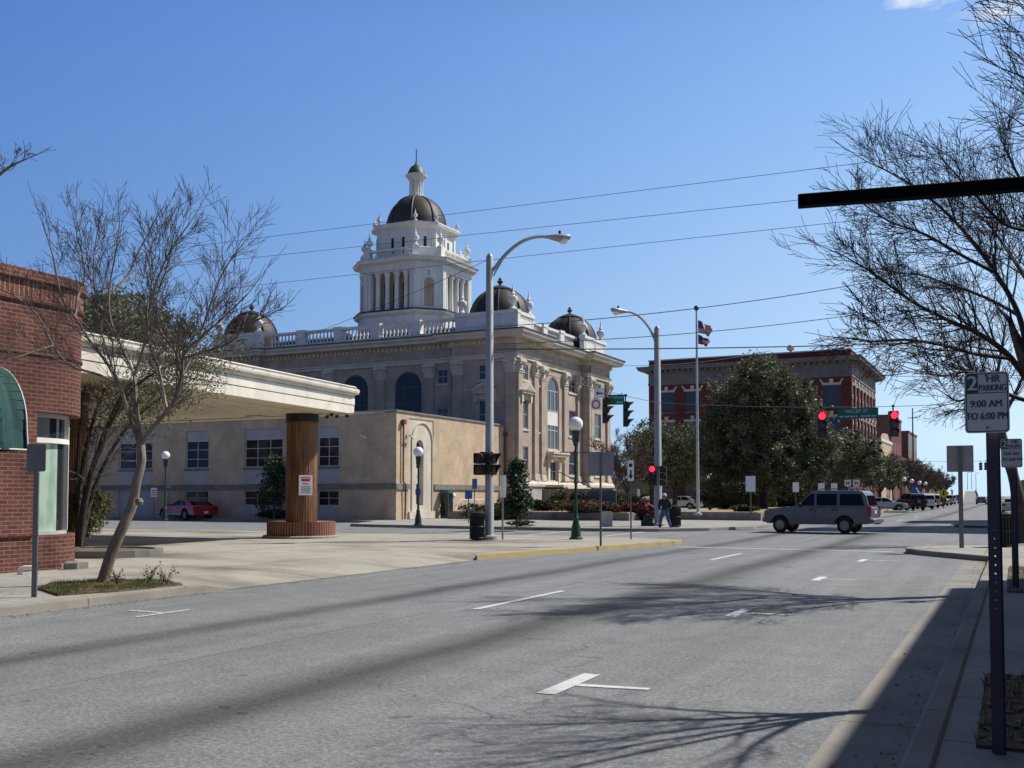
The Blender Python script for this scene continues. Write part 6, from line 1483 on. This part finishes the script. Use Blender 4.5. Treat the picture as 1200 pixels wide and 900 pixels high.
J = dict(pel=(0,0,.90),bel=(.01,0,1.06),ch=(.0,0,1.26),nk=(.0,0,1.43),hd=(.03,0,1.53),ht=(.03,0,1.63),
  lh=(.0,.10,.87),lk=(.08,.19,.47),la=(-.06,.30,.09),lt=(.12,.32,.035), rh=(0,-.10,.87),rk=(.12,-.15,.48),ra=(.02,-.24,.09),rt=(.22,-.27,.035),
  ls=(.0,.19,1.36),le=(-.1,.28,1.10),lw=(.06,.21,.93), rs=(.0,-.19,1.36),re=(-.1,-.28,1.10),rw=(.06,-.21,.93))
names = list(J); ix = {n:i for i,n in enumerate(names)}; E = [('pel','bel'),('bel','ch'),('ch','nk'),('nk','hd'),('hd','ht'),('pel','lh'),('lh','lk'),('lk','la'),('la','lt'),('pel','rh'),('rh','rk'),('rk','ra'),('ra','rt'),('ch','ls'),('ls','le'),('le','lw'),('ch','rs'),('rs','re'),('re','rw')]
rad = dict(pel=.125,bel=.12,ch=.13,nk=.055,hd=.09,ht=.075,lh=.085,lk=.058,la=.042,lt=.035,rh=.085,rk=.058,ra=.042,rt=.035,ls=.06,le=.045,lw=.035,rs=.06,re=.045,rw=.035)
def sub_(keys, grow): 
    ks = [k for k in names if k in keys]; im = {k:i for i,k in enumerate(ks)}; return [J[k] for k in ks],[(im[a],im[b_]) for a,b_ in E if a in im and b_ in im],[rad[k]+grow.get(k,grow['*']) for k in ks],ks.index('pel') if 'pel' in ks else 0
v,e,rr,ro = sub_(names,{'*':0}); bodyo = skin('body', v,e,rr,sk,man,ro)
v,e,rr,ro = sub_(['pel','bel','ch','nk','ls','le','lw','rs','re','rw'],{'*':.03,'nk':.012,'pel':.04}); skin('jacket', v,e,rr,jk,man,ro)
v,e,rr,ro = sub_(['pel','lh','lk','la','rh','rk','ra'],{'*':.022,'pel':.012}); skin('jeans', v,e,rr,jn,man,ro)
for s in ('l','r'):
    a, t_ = J[s+'a'], J[s+'t']; skin('shoe', [(a[0]-.05,a[1],.05),(a[0]+.06,(a[1]+t_[1])/2,.05),(t_[0]+.02,t_[1],.042)],[(0,1),(1,2)],[.048,.05,.04],bt,man,0,1)
mb = MB(MM); mb.lathe(.03,0,[(.108,1.585),(.11,1.62),(.098,1.67),(.06,1.70),(.01,1.708)],18); cap = mb.build('cap', cp, man, True); mb = MB(MM); mb.prism([(.1,-.08),(.2,-.06),(.22,0),(.2,.06),(.1,.08)],1.585,1.598); mb.build('cap_brim', cp, cap)
mb = MB(MM); mb.lathe(.135,0,[(.012,1.515),(.02,1.53),(.008,1.565)],8)
for s in (-1,1): mb.sphere((.02,s*.098,1.545),.028,8)
mb.build('face_features', sk, bodyo, True)
mb = MB(MM)
for s in (-1,1): mb.sphere((.122,s*.035,1.56),.011,8)
mb.box(.118,-.025,1.482,.128,.025,1.49); mb.build('eyes_and_mouth', bt, bodyo)
mb = MB(MM); mb.lathe(.015,0,[(.095,1.5),(.104,1.55),(.108,1.59)],16); mb.build('hair', mat('grey_hair',(.12,.11,.10),.8), man, True)
# ------------------------------------------------------------------ trees and shrubs
def perp(d, r):
    a = d.orthogonal().normalized(); b = d.cross(a); w_ = r.uniform(0,2*math.pi); return a*math.cos(w_)+b*math.sin(w_)
def twig(mb, p, d, L, rad, lev, r, P):
    n = 4 if lev < P['maxl'] else 3; pts = [p]; rs = [rad]; q = Vector(p); dd = Vector(d)
    for i in range(n):
        dd = (dd+perp(dd,r)*P['wig']*r.random()+Vector((0,0,P['up']))+P.get('pull',Vector((0,0,0)))).normalized(); q = q+dd*(L/n); pts.append(q.copy()); rs.append(max(P['rmin'],rad*(1-.75*(i+1)/n)))
    mb.tube(pts, rs, 4 if lev < 2 else 3, False)
    if lev < P['maxl']:
        m = P['kids'][lev]; m = int(m*r.uniform(.45,1.3)*min(1.0,.45+L/1.0)+.5)
        for k in range(m):
            s = r.uniform(.12,.95); i = min(n-1,int(s*n)); f = s*n-i; bp = pts[i].lerp(pts[i+1],f); bd = (pts[i+1]-pts[i]).normalized()
            nd = (bd*P['fwd']+perp(bd,r)*r.uniform(.5,1.0)).normalized(); twig(mb,bp,nd,L*r.uniform(*P['len'])*(1.1-.45*s),max(P['rmin'],rs[i]*.5),lev+1,r,P)
def limbed_tree(name, label, base, limbs, mbark, mtwig, P, seed, cat='tree', group=None):
    # limbs: list of (points, r0, r1, n side branches, side length)
    r = random.Random(seed); t = thing(name, label, cat, base, 0, group); tr = MB(); tg = MB()
    for pts, r0, r1, nk, sl in limbs:
        pts = [Vector(p) for p in pts]; fine = []
        for i in range(len(pts)-1):
            for s in range(4):
                u = s/4; p0, p1, p2, p3 = pts[max(0,i-1)], pts[i], pts[i+1], pts[min(len(pts)-1,i+2)]
                fine.append(.5*((2*p1)+(p2-p0)*u+(2*p0-5*p1+4*p2-p3)*u*u+(3*p1-p0-3*p2+p3)*u**3))
        fine.append(pts[-1]); m = len(fine); rs = [r0+(r1-r0)*i/(m-1) for i in range(m)]; 
        if r0 > .1: rs = [q*(1+.08*math.sin(i*1.7)) for i,q in enumerate(rs)]; rs[0] *= 1.35
        tr.tube(fine, rs, 9 if r0 > .06 else 6)
        for k in range(nk):
            s = .2+.74*(k+r.random())/nk; i = min(m-2,int(s*(m-1))); bp = fine[i].lerp(fine[i+1],r.random()); bd = (fine[i+1]-fine[i]).normalized()
            nd = (bd*P['fwd']+perp(bd,r)*r.uniform(.5,1.1)+Vector((0,0,P['up0']))).normalized(); twig(tg,bp,nd,sl*r.uniform(.6,1.25)*(1.15-.35*s),max(P['rmin']*1.5,min(.02,rs[i]*.4)),0,r,P)
        twig(tg,fine[-1],(fine[-1]-fine[-2]).normalized(),sl*.9,r1,min(1,P['maxl']),r,P)
    tr.build('trunk', mbark, t, True); tg.build('crown', mtwig, t); return t
# left crape-myrtle-like tree, limbs traced at their own depth
TD = G(120,683,.15).dot(Fh)
def lp(*q): return [D(px,py,TD+dz) for px,py,dz in q]
PL = dict(maxl=2, kids=(5,4), wig=.22, up=.06, up0=.4, fwd=1.1, len=(.45,.9), rmin=.0036)
limbs = [
 (lp((118,690,0),(130,650,0),(146,613,0),(155,592,.05),(160,565,.05),(166,540,.1),(164,515,.1)),.098,.066,0,.8),
 (lp((163,520,.1),(152,490,.1),(140,452,-.1),(127,428,-.2),(106,400,-.3),(88,372,-.35),(72,348,-.3),(62,300,-.3),(50,262,-.3)),.036,.009,24,.68),
 (lp((140,452,-.1),(118,440,-.4),(82,428,-.7),(62,405,-.9),(45,372,-1),(22,350,-1.1),(-8,335,-1.2)),.026,.008,18,.6),
 (lp((164,510,.1),(160,472,.3),(157,440,.5),(142,404,.6),(130,375,.7),(128,340,.8),(135,300,.8),(140,262,.7)),.034,.008,24,.68),
 (lp((166,520,.1),(180,500,0),(194,484,-.1),(206,465,-.3),(213,440,-.5),(216,415,-.6),(236,395,-.7),(262,372,-.8),(290,345,-.8)),.045,.009,30,.8),
 (lp((213,440,-.5),(205,410,-.2),(188,388,.1),(184,352,.3),(196,312,.5),(205,270,.6)),.03,.009,18,.65),
 (lp((216,420,-.6),(240,412,-1),(268,402,-1.3),(292,380,-1.5),(318,368,-1.7)),.028,.008,16,.6),
 (lp((196,483,0),(190,455,.6),(186,432,1.0),(176,405,1.3),(172,368,1.6),(178,330,1.8),(170,290,1.9)),.035,.009,18,.65),
 (lp((88,372,-.3),(92,345,0),(100,318,.2),(92,282,.4),(85,250,.5)),.025,.008,14,.6),
 (lp((128,345,.8),(150,322,1.2),(162,296,1.4),(180,262,1.5)),.022,.008,12,.6),
 (lp((140,452,0),(122,400,.8),(112,350,1.1),(110,300,1.3),(118,255,1.4)),.026,.008,20,.8),
 (lp((214,440,-.5),(232,400,-.2),(246,360,.1),(262,318,.3),(285,285,.4)),.026,.008,18,.8),
 (lp((157,440,.5),(170,400,-.8),(178,350,-1.3),(196,300,-1.6),(222,262,-1.8)),.026,.008,20,.8),
 (lp((62,405,-.9),(40,412,-1.2),(12,420,-1.4),(-20,415,-1.5)),.02,.007,10,.5)]
ltree = limbed_tree('bare_street_tree', 'bare leaning street tree in the verge before the brick shop', G(120,683,.15), limbs, M['bark'], M['twig'], PL, 4)
# knot on the trunk
mb = MB(); q = D(163,588,TD-.1); mb.sphere(q,.07,8); mb.build('knot', M['bark'], ltree, True)
# tree beyond the left edge of the frame: only a branch reaches in
b = Vector((-15.2,8.6,.13)); dd = b.dot(Fh)
limbs = [([b,b+Vector((.1,0,1.2)),b+Vector((.25,.2,2.4))],.13,.1,0,.8),([b+Vector((.25,.2,2.4)),D(-60,330,dd+.5),D(-30,240,dd+.8),D(5,200,dd+1),D(32,186,dd+1)],.06,.008,16,.42),([b+Vector((.25,.2,2.4)),b+Vector((.3,-.8,4)),b+Vector((.5,-1.5,6.2))],.06,.01,14,.6),([b+Vector((.25,.2,2.4)),D(-160,400,dd-.5),D(-140,290,dd-.5)],.06,.01,14,.6)]
limbed_tree('bare_street_tree', 'bare tree at the left edge with one branch tip reaching into the sky', b, limbs, M['bark'], M['twig'], PL, 8)
# the big bare trees over the right pavement
PR = dict(maxl=2, kids=(6,5), wig=.2, up=.035, up0=.12, fwd=1.05, len=(.42,.85), rmin=.0037, pull=Vector((-.02,0,0)))
b = Vector((.95,19.6,.13)); rd = b.dot(Fh)
def rp_(*q): return [D(1236-(1236-px)*.91,py,rd+dz) for px,py,dz in q]
fk = D(1236,520,rd)
limbs = [([b,b+Vector((-.05,0,1.2)),b+Vector((-.18,-.02,2.2)),D(1222,470,rd),D(1205,430,rd)],.2,.13,0,1),
 (rp_((1222,475,0),(1180,420,-.3),(1140,392,-.6),(1100,376,-.9),(1050,352,-1.2),(1005,322,-1.4),(965,300,-1.5)),.06,.010,38,.95),
 (rp_((1180,420,-.3),(1135,415,-.8),(1090,404,-1.4),(1040,398,-1.9),(1000,400,-2.3),(968,396,-2.5)),.038,.009,34,.8),
 (rp_((1205,430,0),(1190,370,.4),(1160,320,.7),(1120,272,1.0),(1075,232,1.2),(1030,205,1.3),(995,190,1.4)),.055,.009,40,.95),
 (rp_((1160,320,.7),(1118,300,0),(1070,275,-.5),(1020,258,-.9),(980,232,-1.1)),.034,.008,32,.8),
 (rp_((1205,430,0),(1215,350,.8),(1212,280,1.3),(1198,225,1.6),(1180,190,1.8),(1168,165,1.8)),.06,.010,32,1.1),
 (rp_((1190,370,.4),(1150,350,1.6),(1105,335,2.4),(1060,322,3.0),(1020,320,3.4)),.034,.008,32,.8),
 (rp_((1222,475,0),(1176,462,-.6),(1142,440,-1.2),(1118,436,-1.8),(1090,440,-2.3),(1050,432,-2.7)),.04,.008,30,.7),
 (rp_((1142,440,-1.2),(1128,462,-1.3),(1112,470,-1.4),(1095,462,-1.6)),.03,.009,10,.6),
 (rp_((1205,430,0),(1260,340,.5),(1300,250,.8),(1320,180,1)),.06,.012,26,1.1),
 (rp_((1215,350,.8),(1180,300,2),(1150,262,2.8),(1120,240,3.4)),.045,.010,26,1.1),
 (rp_((1205,270,1.3),(1170,262,.6),(1130,225,.2),(1095,190,0)),.04,.010,26,1.0)]
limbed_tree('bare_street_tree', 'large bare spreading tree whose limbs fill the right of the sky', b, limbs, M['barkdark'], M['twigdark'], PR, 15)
# nearer tree off the right edge: its top twigs and its shadow come into the picture
b = Vector((1.0,9.9,.13)); PN = dict(PR); PN['kids'] = (4,3); PN['rmin'] = .0026
limbs = [([b,b+Vector((-.05,.05,1.4)),b+Vector((-.15,.1,2.6)),b+Vector((-.3,.2,3.6))],.10,.06,0,1)]
for k, (dx, dy, z, n) in enumerate(((-.75,.5,6.0,22),(-.9,-1.6,5.2,24),(-.5,-2.3,6.2,20),(.4,1.6,6.8,16),(-.4,2.0,6.2,18),(1.6,-.3,6.2,14),(-.7,-.6,4.6,20))):
    s = b+Vector((-.22,.15,2.9+.1*k)); e = b+Vector((dx,dy,z)); limbs.append(([s,s.lerp(e,.35)+Vector((0,0,.35)),s.lerp(e,.7)+Vector((0,0,.3)),e],.034,.006,n,.75))
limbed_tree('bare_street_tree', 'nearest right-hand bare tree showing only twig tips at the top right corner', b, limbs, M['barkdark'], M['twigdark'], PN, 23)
# third tree farther up the right pavement with a dark trunk behind the sign posts
b = G(1199,634,.13); b.x += .0; rd3 = b.dot(Fh)
def r3(*q): return [D(px,py,rd3+dz) for px,py,dz in q]
limbs = [(r3((1200,636,0),(1194,590,0),(1184,545,0),(1172,505,0),(1163,470,0)),.22,.13,0,1),(r3((1168,490,0),(1150,460,-.5),(1138,430,-.8),(1128,405,-1)),.07,.015,16,1.0),(r3((1163,470,0),(1172,420,.5),(1180,370,1)),.08,.015,18,1.0),(r3((1170,500,0),(1195,450,.5),(1215,400,.6)),.08,.015,16,1.0),(r3((1176,520,0),(1150,492,.6),(1128,480,.9),(1108,486,1)),.05,.012,12,.8)]
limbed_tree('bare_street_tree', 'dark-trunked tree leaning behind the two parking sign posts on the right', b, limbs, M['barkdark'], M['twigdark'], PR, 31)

def leaf(mb, p, s, r, flat=.35):
    u = Vector((r.gauss(0,1),r.gauss(0,1),r.gauss(0,1)*.8)).normalized(); v = perp(u,r); mb.add([p-u*s,p-v*s*.5,p+u*s,p+v*s*.5], [(0,1,2,3)])
def crown(mb, c, rx, ry_, rz, nclump, nleaf, size, r, shell=.55, cr=.22, low=-.75):
    c = Vector(c); R0 = (rx*ry_*rz)**(1/3)
    for k in range(nclump):
        while True:
            q = Vector((r.uniform(-1,1),r.uniform(-1,1),r.uniform(low,1)))
            if shell < q.length < 1: break
        out = r.random() < .14; q *= (1.04+.14*r.random()) if out else (.82+.22*r.random()); cc = c+Vector((q.x*rx,q.y*ry_,q.z*rz)); cs = R0*cr*(r.uniform(.35,.7) if out else r.uniform(.6,1.35))
        for i in range(nleaf):
            o = Vector((r.gauss(0,.5),r.gauss(0,.5),r.gauss(0,.42)))*cs; leaf(mb, cc+o, size*r.uniform(.6,1.3), r)
def leafy_tree(name, label, base, zc, rx, rz, mleaf, seed, nclump=150, nleaf=80, size=.12, trunk=.25, lobes=None, group=None, low=-.75, mtrunk='barkdark', cr=.22, shell=.55):
    r = random.Random(seed); base = Vector(base); t = thing(name, label, 'tree', base, 0, group); tr = MB(); c = Vector((base.x,base.y,zc))
    zf = base.z+(zc-base.z)*.42; f = Vector((base.x+.1,base.y,zf)); tr.tube([base,base.lerp(f,.5)+Vector((.06,.03,0)),f],[trunk*1.3,trunk,trunk*.85],10)
    for k in range(7):
        a = 2*math.pi*k/7+r.uniform(-.3,.3); e = c+Vector((math.cos(a)*rx*.72,math.sin(a)*rx*.72,r.uniform(-.35,.65)*rz)); tr.tube([f,f.lerp(e,.5)+Vector((0,0,.3)),e],[trunk*.5,trunk*.28,trunk*.07],6)
    tr.build('trunk', M[mtrunk], t, True); mb = MB(); crown(mb,c,rx,rx,rz,nclump,nleaf,size,r,shell,cr,low)
    for dx, dy, dz, s in (lobes or ()): crown(mb,c+Vector((dx*rx,dy*rx,dz*rz)),rx*s,rx*s,rz*s,int(nclump*s*s),nleaf,size,r,.4,cr*1.2,-1)
    mb.build('crown', M[mleaf], t); return t
# the live oak in front of the red block
q = gx(893,80); leafy_tree('live_oak', 'broad dark evergreen oak standing before the red brick office block', (q[0],q[1],.62), 6.6, 5.0, 5.0, 'oakleaf', 41, 380, 84, .115, .34, ((-.25,0,.45,.62),(.62,.1,-.1,.55),(-.72,0,-.2,.5),(.15,-.3,.72,.48),(.45,-.2,.5,.42),(-.5,-.3,.2,.4),(.85,0,-.35,.36),(-.2,-.6,-.35,.4),(.3,-.5,-.6,.42),(-.6,-.3,-.6,.4),(.7,-.2,-.65,.34)), low=-.97, cr=.17, shell=.4)
q = gx(992,97); leafy_tree('live_oak', 'smaller evergreen oak right of the big one, above the SUV', (q[0],q[1],.13), 5.1, 3.3, 2.8, 'oakleaf', 43, 170, 70, .115, .22, ((.6,0,-.2,.5),(-.55,0,.1,.5),(.1,-.3,.6,.45),(.8,-.2,.3,.3)), cr=.19, shell=.4)
q = gx(1030,112); leafy_tree('live_oak', 'low evergreen oak above the silver saloon at the far corner', (q[0],q[1],.13), 4.1, 2.7, 2.1, 'oakleaf', 44, 110, 70, .13, .18, ((-.4,0,.2,.6),))
q = gx(790,104); leafy_tree('live_oak', 'grey-green evergreen tree behind the second light pole', (q[0],q[1],.13), 5.4, 4.3, 3.6, 'oakleaf2', 46, 150, 80, .14, .25, ((-.5,0,.2,.6),(.5,0,.1,.6)), cr=.24)
q = gx(764,112); leafy_tree('live_oak', 'taller grey-green evergreen tree left of the second light pole', (q[0],q[1],.13), 6.0, 3.0, 4.2, 'oakleaf2', 47, 110, 70, .14, .2)
# small bare tree between courthouse and pole
PB = dict(maxl=2, kids=(5,4), wig=.4, up=.05, up0=.3, fwd=1.0, len=(.45,.8), rmin=.014)
def bare(name, label, base, h, sp, nl, seed, mb_, mt, group=None, dens=10, P=PB):
    r = random.Random(seed); base = Vector(base); f = base+Vector((0,0,h*.28)); limbs = [([base,base+Vector((.05,.03,h*.14)),f],h*.017,h*.013,0,1)]
    for k in range(nl):
        a = 2*math.pi*k/nl+r.uniform(-.4,.4); s = sp*r.uniform(.6,1); e = base+Vector((math.cos(a)*s,math.sin(a)*s,h*r.uniform(.62,.88))); limbs.append(([f,f.lerp(e,.4)+Vector((0,0,h*.06)),e],h*.009,h*.002,dens,h*.17))
    return limbed_tree(name, label, base, limbs, mb_, mt, P, seed, group=group)
q = gx(735,70); bare('bare_ornamental_tree', 'small bare brownish tree right of the sign back before the courthouse', (q[0],q[1],.13), 5.6, 2.3, 8, 51, M['barkdark'], M['twigbrown'], None, 14)
q = gx(722,98); bare('bare_ornamental_tree', 'pale bare tree showing above the shrubs at the courthouse corner', (q[0],q[1],.13), 7.6, 3.0, 8, 52, M['bark'], M['twig'], None, 12)
PF = dict(PB); PF['rmin'] = .03; PF['kids'] = (5,4)
st = [(1058,128,'nearest'),(1067,143,'second'),(1077,158,'third'),(1087,176,'fourth'),(1096,196,'fifth'),(1105,220,'sixth'),(1113,248,'seventh')]
fproto = None
for i, (px, d, w_) in enumerate(st):
    q = gx(px-2,d); lab = w_+' brown leafless street tree in the row above the parked cars'
    if fproto is None: fproto = bare('bare_row_tree', lab, (q[0]-1,q[1],.13), 7.4, 3.0, 9, 60, M['barkdark'], M['twigbrown'], 'leafless trees in a row over the parked cars', 16, PF)
    else: dup(fproto,(q[0]-1,q[1],.13),1.3*i,lab,.95+.04*(i%3))
# conifers and young trees
def conifer(label, base, h, w_, seed, m='coniferleaf', n=3400, size=.09, top=.2):
    r = random.Random(seed); base = Vector(base); t = thing('young_evergreen_tree', label, 'tree', base); mb = MB(); mb.tube([base,base+Vector((.02,0,h*.5)),base+Vector((0,0,h*.95))],[h*.018,h*.012,h*.004],8); mb.build('trunk', M['barkdark'], t, True); mb = MB()
    for k in range(90):
        u = r.random(); z = h*(.2+.78*u); rr = w_*((1-u)**.75*.9+.08)*r.uniform(.35,1.05); a = r.uniform(0,6.28); c = base+Vector((rr*math.cos(a),rr*math.sin(a),z))
        for i in range(n//90): leaf(mb, c+Vector((r.gauss(0,.5),r.gauss(0,.5),r.gauss(0,.4)))*w_*.38, size*r.uniform(.6,1.3), r)
    mb.build('crown', M[m], t)
q = gx(606,47); conifer('young dark evergreen right of the near light pole', (q[0],q[1],.13), 3.1, .75, 70)
q = gx(321,64); conifer('young evergreen tree in shade before the annex windows', (q[0],q[1],.13), 4.0, 1.15, 71)
# tall dark evergreens far behind on the left
q = gx(158,97); leafy_tree('tall_evergreen', 'tall dark evergreen tree rising behind the canopy and brick shop', (q[0],q[1],.13), 14.5, 5.6, 6.2, 'oakleaf', 73, 200, 80, .2, .4, ((.5,0,-.2,.6),(-.4,0,.2,.6)))
q = gx(118,90); leafy_tree('tall_evergreen', 'second tall evergreen tree half hidden by the brick shop corner', (q[0],q[1],.13), 15, 4.6, 6.0, 'oakleaf', 74, 150, 80, .2, .4)
# multi-stemmed tree with sparse leaves leaning out from behind the shop
b = Vector(gx(92,25.5)+(.25,)); wd = 25.5
def wp(*q): return [D(px,py,wd+dz) for px,py,dz in q]
PS = dict(maxl=1, kids=(5,), wig=.45, up=.03, up0=.25, fwd=.9, len=(.4,.8), rmin=.008)
limbs = [(wp((92,640,0),(100,580,0),(118,520,.2),(140,470,.4),(170,430,.6),(200,405,.7)),.08,.02,16,1.1),(wp((93,640,0),(104,570,-.3),(128,500,-.5),(160,452,-.8),(205,425,-1),(240,412,-1)),.07,.015,16,1.0),(wp((91,640,.1),(95,560,.5),(110,490,1),(130,440,1.3),(150,395,1.5)),.07,.015,16,1.1),(wp((94,640,.1),(115,560,.8),(150,500,1.2),(190,465,1.5),(225,445,1.6)),.06,.012,14,.9),(wp((92,640,0),(90,540,.8),(100,450,1.2),(112,400,1.4)),.05,.012,10,.9)]
lt = limbed_tree('leaning_evergreen', 'multi-stemmed leaning tree with thin grey-green leaves between shop and canopy', b, limbs, M['barkdark'], M['twig'], PS, 80)
r = random.Random(81); mb = MB()
for pts, *_ in limbs:
    pts = [Vector(p) for p in pts]
    for k in range(58):
        s = r.uniform(.5,1.12)*(len(pts)-1); i = min(len(pts)-2,int(s)); c = pts[i].lerp(pts[i+1],s-i)+Vector((r.gauss(0,.45),r.gauss(0,.45),r.gauss(0,.35)))
        for j in range(46): leaf(mb, c+Vector((r.gauss(0,.2),r.gauss(0,.2),r.gauss(0,.17))), r.uniform(.022,.05), r)
mb.build('foliage', M['sparseleaf'], lt)
# shrubs and hedges
def shrub(name, label, c, rx, ry_, z0, z1, m, seed, n=60, nl=50, size=.05, rz=0, cat='shrub', group=None):
    r = random.Random(seed); t = thing(name, label, cat, (c[0],c[1],z0), 0, group); mb = MB(); h = (z1-z0)
    crown(mb,(0,0,0),1,1,1,n,nl,1,r,.45,.26,-.95); A = Matrix.Translation((c[0],c[1],(z0+z1)/2))@Matrix.Rotation(rz,4,'Z')
    out = MB(); k = 0
    for f in mb.f:
        P = [Vector(mb.v[i]) for i in f]; g = sum(P,Vector())/4; w_ = Vector((max(-1,min(1,g.x)),max(-1,min(1,g.y)),max(-1,min(1,g.z)))); cc = A@Vector((w_.x*rx,w_.y*ry_,w_.z*h/2)); leaf(out, cc, size*r.uniform(.6,1.3), r)
    o = out.build('foliage', M[m], t); mb = MB()
    for j in range(5):
        a = r.uniform(0,6.28); e = A@Vector((math.cos(a)*rx*.5,math.sin(a)*ry_*.5,.1)); mb.tube([A@Vector((math.cos(a)*.1*rx,math.sin(a)*.1*ry_,-h/2-.02)),e],[.03,.012],5)
    mb.build('stems', M['barkdark'], t)
    core = MB(); core.M = A; core.lathe(0,0,[(.02,-h*.48)]+[(.62*math.cos(q_),h*.36*math.sin(q_)) for q_ in [R_(-60+15*i) for i in range(10)]]+[(.02,h*.37)],10)
    core.v = [tuple(A@Vector(((A.inverted()@Vector(v)).x*rx,(A.inverted()@Vector(v)).y*ry_,(A.inverted()@Vector(v)).z))) for v in core.v]; core.build('inner_foliage', M[m], t, True)
    return t
q = gx(101,26.6); shrub('round_bush', 'rounded olive green bush at the corner of the brick shop', (q[0],q[1]), .62, .62, .55, 1.85, 'shrubleaf', 90, 90, 60, .04)
def hedge(px, d, w_, dp, z0, z1, m, lab, seed, name='clipped_hedge', n=70, rz=None, size=.07): q = gx(px,d); shrub(name, lab, q, w_, dp, z0, z1, m, seed, n, 60, size, YAW*0+R_(8) if rz is None else rz, 'hedge' if 'hedge' in name else 'shrub')
hedge(636,66.5,1.7,.7,.62,1.35,'hedgeleaf','dark green clipped hedge under the white stone base of the courthouse',91)
hedge(684,61.6,1.85,.8,.55,1.38,'brownhedge','long rounded brown-green hedge behind the green globe lamp post',92,n=90)
hedge(713,61.5,.75,.6,.13,1.15,'redhedge','red-leaved shrub beside the pale marker stone',93,'red_shrub')
hedge(657,69.5,.8,.7,.62,2.0,'shrubleaf','loose shrub with pale flowers before the stair wall',94,'loose_shrub')
hedge(679,69,.75,.7,.62,1.9,'hedgeleaf','upright green shrub before the stair wall',95,'upright_shrub')
hedge(722,76,1.0,.9,.13,1.9,'hedgeleaf','rounded green shrub right of the dark monument',96,'round_shrub')
hedge(752,62,1.5,.8,.13,1.35,'redhedge','dark reddish hedge left of the second light pole',97)
hedge(738,78,1.9,.9,.13,1.75,'brownhedge','tall brown-green hedge farther back left of the second light pole',98)
hedge(571,62,1.9,.7,.13,1.15,'hedgeleaf','dark green hedge by the handrail behind the near light pole',99)
hedge(600,63.5,.9,.7,.13,1.1,'hedgeleaf','short green hedge right of the near light pole',100)
hedge(873,63.5,.9,.45,.62,1.05,'hedgeleaf','low dark shrub under the white sign by the oak',101,'low_shrub')
hedge(862,88,3.4,1.2,.3,3.1,'hedgeleaf','tall dark hedge in shade behind the oak trunk',102,'tall_hedge',120,None,.12)
hedge(915,90,2.6,1.2,.3,3.4,'hedgeleaf','tall yellow-green hedge right of the oak trunk',103,'tall_hedge',120,None,.12)
hedge(985,100,3.0,1.2,.13,2.2,'hedgeleaf','dark hedge hidden behind the SUV under the small oaks',104,'tall_hedge',100,None,.12)
hedge(610,49.5,.7,.5,.13,.42,'shrubleaf','low scrubby ground plant at the foot of the young evergreen',105,'low_shrub',30,None,.05)
hedge(321,66,1.3,.6,.13,.75,'hedgeleaf','low dark shrub under the annex windows',106,'low_shrub',50)
# weeds and seedlings in the near verge
r = random.Random(120); k = 0
for px, py, lab in ((137,686,'leafy weed at the foot of the leaning tree'),(176,681,'twiggy seedling in the middle of the verge'),(195,684,'seedling at the right end of the verge')):
    b = G(px,py,.165); t = thing('seedling', lab, 'plant', b); mb = MB(); lf = MB()
    for j in range(11):
        a = r.uniform(0,6.28); e = b+Vector((math.cos(a)*r.uniform(.05,.2),math.sin(a)*r.uniform(.05,.2),r.uniform(.1,.32))); mb.tube([b,b.lerp(e,.5)+Vector((0,0,.04)),e],[.005,.004,.002],4)
        for i in range(9): leaf(lf, b.lerp(e,r.uniform(.3,1.05))+Vector((r.gauss(0,.02),r.gauss(0,.02),r.gauss(0,.015))), r.uniform(.012,.026), r)
    mb.build('stems', M['twig'], t); lf.build('leaves', M['hedgeleaf'], t)
